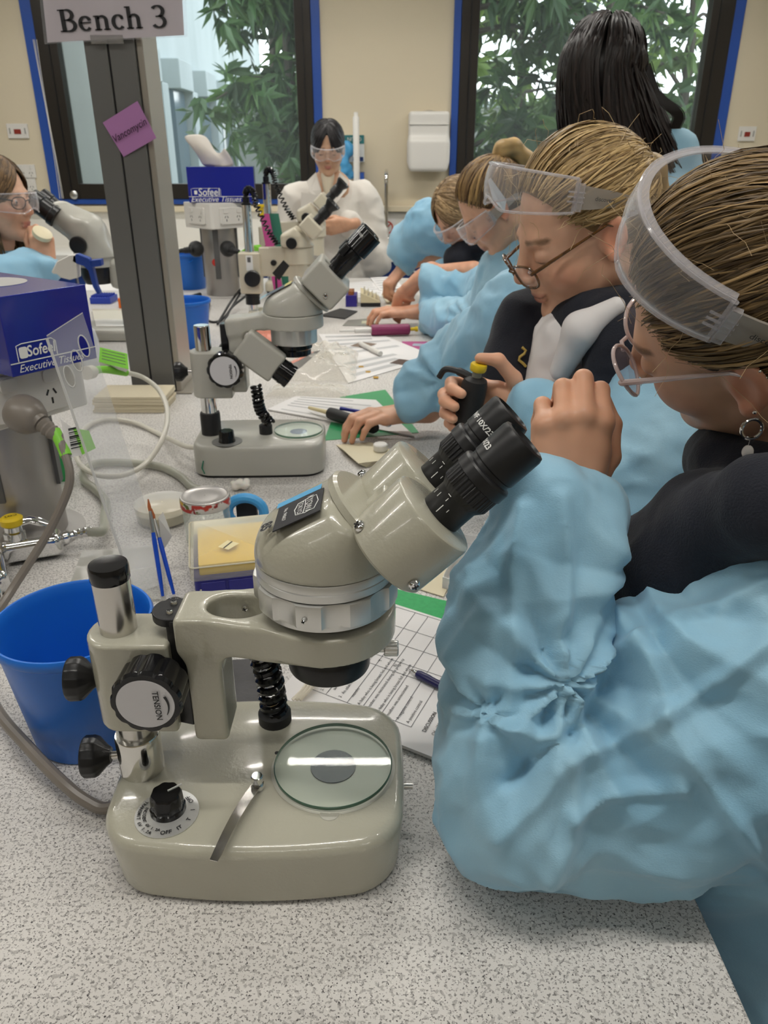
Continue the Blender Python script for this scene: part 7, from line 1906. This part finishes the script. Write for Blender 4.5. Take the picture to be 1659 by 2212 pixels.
# ================================================================ person 4: bowed head with centre parting
c4 = at(990, 452, 2.95)
H4 = head_matrix(c4, (0, 0, .02), 205, 42, 0, 1.0)
p4_ = thing('person', 'person with centre parted hair bowing over the bench in blue gown and navy scarf', 'person', (.50, 3.1, 0))
S1 = SDF(); w_ = at(872, 582, 3.28) + V((0, 0, .008)); hand_sdf(S1, w_, V((-.70, -.15, -.68)), V((-.2, .95, .0)), V((-.62, -.3, .72)), [(45, 50, 25), (50, 55, 25), (55, 55, 25), (58, 50, 25)], [(.018, .028, -.010), (.050, .042, -.024), (.08, .042, -.04), (.10, .034, -.05)], s=1.1)
S1.cap(w_ + V((.03, 0, .02)), w_ + V((.15, -.05, .06)), .027, .034, k=.02)
tor = SDF(); tor.cap((.52, 3.12, .62), (.42, 3.08, 1.08), .13, .12, k=.05); tor.cap((.42, 3.08, 1.08), tuple(H4 @ V((-.03, 0, -.12))), .09, .055, k=.05)
make_body(p4_, H4, (-.06, 0, -.16), .005, skinC, (.10, .06, .035), [S1], .006, tor)
hair_cap(p4_, H4, (.13, .08, .04), .004, res=.005)
N = 1400; rs = np.random.RandomState(26); pl_ = [(.070, 0, .088), (.04, 0, .12), (0, 0, .125), (-.05, 0, .115), (-.09, 0, .08)]
st_ = along(pl_, rs.rand(N)); sg_ = np.where(rs.rand(N) > .5, 1, -1); st_[:, 1] += sg_ * .004
en_ = np.stack([-.055 + .02 * rs.randn(N), sg_ * .066, -.045 + .02 * rs.randn(N)], 1)
strands(p4_, H4, st_, en_, (.14, .085, .04), (.40, .27, .14), .0022, .06, seed=28, lift=.06, jit=.10, npt=10, bow=np.array((.25, 0, 0)))
goggles(p4_, H4, Matrix.Translation((.002, 0, -.006)))
S = SDF(); nk = H4 @ V((-.02, 0, -.135))
for k in range(10):
    a0, a1 = 2 * math.pi * k / 10, 2 * math.pi * (k + 1) / 10; pt = lambda a: nk + V((.075 * math.cos(a), .085 * math.sin(a), .02 * math.cos(a))); S.cap(pt(a0), pt(a1), .042, k=.02)
S.cap(nk + V((-.05, -.05, -.03)), at(988, 560, 2.93), .05, .045, k=.02); S.cap(at(988, 560, 2.93), at(985, 600, 2.93), .045, .045, k=.02)
garment('scarf', S, .009, m_navy, p4_, fold_fn(.008, 11, 12))
S = SDF(); S.cap((.54, 3.12, .60), (.44, 3.08, 1.06), .18, .16, k=.06); S.cap((.42, 3.08, 1.10), tuple(H4 @ V((-.08, 0, -.15))), .12, .08, k=.04)
S.cap((.38, 3.20, 1.16), at(930, 488, 3.22), .10, .085, k=.05); S.cap(at(930, 488, 3.22), at(880, 530, 3.28), .085, .072, k=.04); S.cap(at(880, 530, 3.28), at(864, 574, 3.29), .068, .052, k=.03); S.cap((.36, 2.98, 1.02), at(965, 600, 3.05), .09, .07, k=.05)
cut(S, at(866, 576, 3.29), (-.7, -.1, -.7))
garment('gown', S, .010, m_gown, p4_, fold_fn(.020, 12, 14), it=2)
lower_body(p4_, (.55, 3.12, .58), -.22)
# ================================================================ person 5: standing, long dark hair, seen from behind
H5 = head_matrix(at(1290, 205, 1.98), (0, 0, 0), 75, 12, 6, 1.02)
p5_ = thing('person', 'standing person with long dark hair seen from behind in blue gown', 'person', (.60, 1.98, 0))
tor = SDF(); tor.cap((.60, 1.98, .95), (.58, 1.98, 1.38), .14, .13, k=.05)
make_body(p5_, H5, (-.05, 0, -.17), .005, skinC, (.03, .02, .02), None, .004, tor)
DK0, DK1 = (.006, .004, .004), (.022, .014, .012)
hair_cap(p5_, H5, (.006, .004, .004), .006, p0=(.07, 0, .06), nrm=(.9, 0, -.43), res=.005, temple=False)
N = 2600; rs = np.random.RandomState(36); st_ = along([(.06, 0, .10), (.02, 0, .122), (-.03, 0, .125), (-.06, 0, .11)], rs.rand(N)); sg_ = np.where(rs.rand(N) > .5, 1, -1); ang = rs.rand(N) * 1.0
en_ = np.stack([.035 - .135 * ang, sg_ * .078 * np.cos(ang * 1.45), .03 + .0 * ang], 1)
Hi5 = H5.to_3x3().inverted()
dn = npm(Hi5 @ V((0, 0, -1))); rt = npm(Hi5 @ V((1, 0, 0))); tow = npm(Hi5 @ V((0, -1, 0)))
def tail5(P0, rs):
    n = len(P0); L = (.26 + .06 * rs.rand(n))[:, None]; sw = (P0 @ rt)[:, None]; o = []
    for k in range(1, 9):
        t = k / 8; o.append(P0 + dn * L * t + rt * (.10 * t * t + np.clip(sw, 0, .1) * 1.7 * t * (1.35 - .6 * t)) + tow * .01 * math.sin(t * 3) + (rs.randn(n, 3) * .0015))
    return np.stack(o, 1)
strands(p5_, H5, st_, en_, DK0, DK1, .0034, .28, seed=38, lift=.16, jit=.05, npt=10, tail=tail5)
wv = [H5 @ V(q) for q in ((-.03, -.085, -.03),)]
o5 = at(1395, 170, 1.93)
mbk = MB(); rs2 = random.Random(8)
for k in range(60): 
    j = rs2.gauss(0, .005); mbk.tube(spline([at(1390, 150, 1.93) + V((j, 0, j)), at(1415, 200, 1.92) + V((j, 0, 0)), at(1448, 232, 1.91) + V((j * 1.4, 0, 0)), at(1464, 252, 1.91) + V((j, 0, 0)), at(1455, 278, 1.91) + V((j, 0, 0))], 6), .0011, 4)
mesh_obj('loose_lock', mbk.v, mbk.f, m_hair, p5_, world=True, colors=np.tile(np.array((.010, .007, .006)), (len(mbk.v), 1)))
S = SDF(); S.cap((.62, 1.98, .70), (.60, 1.98, 1.30), .20, .17, k=.06); S.cap((.50, 2.0, 1.32), (.50 + .22, 1.98, 1.30), .10, .085, k=.06); S.cap((.55, 1.98, 1.38), at(1440, 350, 1.95), .080, .068, k=.05)
S.cap((.52, 1.99, 1.36), tuple(H5 @ V((-.045, 0, -.17))), .10, .068, k=.05); S.cap((.74, 1.98, 1.33), (.76, 1.9, 1.0), .075, .06, k=.04); S.cap((.47, 1.98, 1.32), (.50, 1.96, 1.05), .07, .055, k=.04)
garment('gown', S, .010, m_gown, p5_, fold_fn(.020, 11, 21), it=2)
lower_body(p5_, (.60, 1.98, .90), 0, standing=True)
# ================================================================ person 6: white lab coat
H6 = head_matrix(at(708, 322, 4.24), (.02, 0, 0), 272, 16, 0, 1.0)
p6_ = thing('person', 'black haired person in white lab coat and clear goggles behind the bench', 'person', (-.28, 4.34, 0))
S1 = SDF(); w_ = at(748, 486, 4.10); hand_sdf(S1, w_, V((-.85, -.45, -.1)), V((.1, -.2, .95)), V((.45, -.85, .0)), [(60, 65, 35)] * 4, [(.018, .028, -.010), (.050, .042, -.024), (.08, .042, -.04), (.10, .034, -.05)], s=1.05)
tor = SDF(); tor.cap((-.28, 4.36, .9), (-.28, 4.34, 1.28), .13, .12, k=.05)
make_body(p6_, H6, (-.04, 0, -.17), .005, (.56, .34, .22), (.03, .02, .015), [S1], .006, tor, lip=(.42, .10, .10))
hair_cap(p6_, H6, (.006, .005, .006), .006, res=.005, p0=(.070, 0, .080), nrm=(.85, 0, -.52), temple=False)
N = 900; rs = np.random.RandomState(46); st_ = along(pl_, rs.rand(N)); sg_ = np.where(rs.rand(N) > .5, 1, -1); st_[:, 1] += sg_ * .004
en_ = np.stack([-.03 + .03 * rs.randn(N), sg_ * .07, -.05 + .02 * rs.randn(N)], 1)
strands(p6_, H6, st_, en_, (.006, .005, .006), (.025, .022, .024), .0035, .07, seed=48, lift=.06, jit=.08, npt=10, bow=np.array((.35, 0, 0)))
goggles(p6_, H6, Matrix.Translation((.002, 0, -.004)))
S = SDF(); sz = at(708, 405, 4.34).z
S.cap((-.28, 4.38, .62), (-.28, 4.36, 1.15), .21, .17, k=.06); S.cap((-.43, 4.36, sz - .06), (-.13, 4.36, sz - .06), .085, .085, k=.06); S.cap((-.28, 4.35, sz - .05), (-.28, 4.34, sz + .01), .09, .07, k=.05)
for s in (-1, 1):
    sh_ = V((-.28 + s * .185, 4.36, sz - .08)); eb = V((-.28 + s * .235, 4.30, sz - .36)); wr_ = at(660, 492, 4.14) if s < 0 else at(755, 480, 4.16)
    S.cap(sh_, eb, .082, .068, k=.04); S.cap(eb, wr_, .066, .048, k=.04)
garment('lab_coat', S, .011, m_coat, p6_, fold_fn(.024, 7, 31), it=2)
for s in (-1, 1): fix_normals(slab([at(708 + s * 26, 372, 4.235), at(708 + s * 46, 392, 4.20), at(708 + s * 40, 412, 4.17), at(708 + s * 12, 446, 4.145), at(708 + s * 14, 410, 4.17)], .006, (0, 1, 0)).build('lapel', m_coat, p6_, world=True, smooth=False))
S = SDF(); S.cap(at(708, 380, 4.25), at(708, 440, 4.19), .035, .012, k=.01); garment('blouse', S, .006, M('cream_blouse', (.66, .58, .44), .7), p6_)
fix_normals(slab([at(650, 415, 4.15), at(706, 425, 4.13), at(700, 455, 4.12), at(650, 455, 4.14)], .003, (0, 1, 0)).build('chest_pocket', m_coat, p6_, world=True, smooth=False))
lower_body(p6_, (-.28, 4.38, .90), 0, standing=True)
# ================================================================ person 7: across the bench in goggles
H7 = head_matrix(at(-6, 430, 2.49), (0, 0, 0), -12, 2, 0, 1.0)
p7_ = thing('person', 'brown haired person in goggles and blue gown holding a small petri dish', 'person', (-1.64, 2.53, 0))
w_ = at(100, 572, 2.40); S1 = SDF(); hand_sdf(S1, w_, V((-.05, .12, .98)), V((-.95, -.1, -.1)), V((.45, -.88, .05)), [(50, 65, 35), (55, 70, 35), (60, 70, 35), (62, 65, 30)], [(.018, .028, -.010), (.046, .044, -.020), (.078, .046, -.026), (.104, .040, -.030)], s=.92)
S1.cap(w_ + V((-.01, 0, -.04)), w_ + V((-.08, .03, -.15)), .027, .036, k=.02)
tor = SDF(); tor.cap((-1.70, 2.55, .62), (-1.50, 2.53, 1.06), .13, .12, k=.05); tor.cap((-1.50, 2.53, 1.06), tuple(H7 @ V((-.03, 0, -.12))), .09, .055, k=.05)
make_body(p7_, H7, (-.06, 0, -.17), .004, skinB, (.10, .06, .035), [S1], .004, tor, lip=(.50, .14, .14))
hair_cap(p7_, H7, (.075, .045, .025), .005, res=.005, temple=False, p0=(.062, 0, .070), nrm=(.86, 0, -.5))
N = 1600; rs = np.random.RandomState(56); st_ = along(pl_, rs.rand(N)); sg_ = np.where(rs.rand(N) > .5, 1, -1); st_[:, 1] += .012 + sg_ * .004
an = rs.rand(N); en_ = np.stack([.02 - .11 * an, sg_ * .076 * (1 - .5 * an), -.04 + .0 * an], 1)
dn7 = npm(H7.to_3x3().inverted() @ V((0, 0, -1)))
def tail7(P0, rs):
    n = len(P0); L = (.14 + .06 * rs.rand(n))[:, None]
    return np.stack([P0 + dn7 * L * k / 6 + rs.randn(n, 3) * .0015 + np.array((.01, 0, 0)) * k / 6 for k in range(1, 7)], 1)
strands(p7_, H7, st_, en_, (.05, .03, .016), (.26, .16, .08), .0024, .07, seed=58, lift=.06, jit=.06, npt=10, tail=tail7, bow=np.array((.10, 0, 0)))
spectacles(p7_, H7, m_black, film('clear_lens2', (.95, .95, .95), .05, .02, .8), rx=.024, rz=.017, dz=-.006, fx=.100, thick=.0014)
for s in (-1, 1): MB().sphere(H7 @ V((.078, s * .031, -.003)), .0092, 12, 8).build('eye', M('eye_white', (.55, .50, .46), .3), p7_, world=True); MB().sphere(H7 @ V((.0855, s * .031, -.004)), .0040, 10, 6).build('iris', M('iris_brown', (.04, .025, .015), .2), p7_, world=True)
goggles(p7_, H7, Matrix.Translation((.006, 0, -.004)))
S = SDF(); S.cap((-1.73, 2.55, .60), (-1.53, 2.53, 1.04), .17, .13, k=.06); S.cap((-1.50, 2.53, 1.08), tuple(H7 @ V((-.05, 0, -.18))), .12, .065, k=.04)
S.cap((-1.42, 2.38, 1.09), at(20, 615, 2.31), .085, .07, k=.04); S.cap(at(20, 615, 2.31), at(90, 572, 2.38), .075, .056, k=.03); S.cap((-1.46, 2.70, 1.06), (-1.32, 2.74, .985), .08, .06, k=.04)
cut(S, at(100, 560, 2.38), (.4, .1, .9))
garment('gown', S, .009, m_gown, p7_, fold_fn(.018, 12, 41), it=2)
lower_body(p7_, (-1.74, 2.55, .58), .22)
pdh = thing('petri_dish', 'small cream petri dish held up in fingers before the microscope', 'dish', at(93, 495, 2.385))
MB().lathe([(.027, 0), (.028, .004), (.028, .013), (.026, .014), (.001, .012)], at(93, 497, 2.385) + V((-.011, .0075, -.0165)), (.55, -.3, .75), 32).build('dish', M('cream_dish', (.72, .64, .44), .4), pdh, world=True)
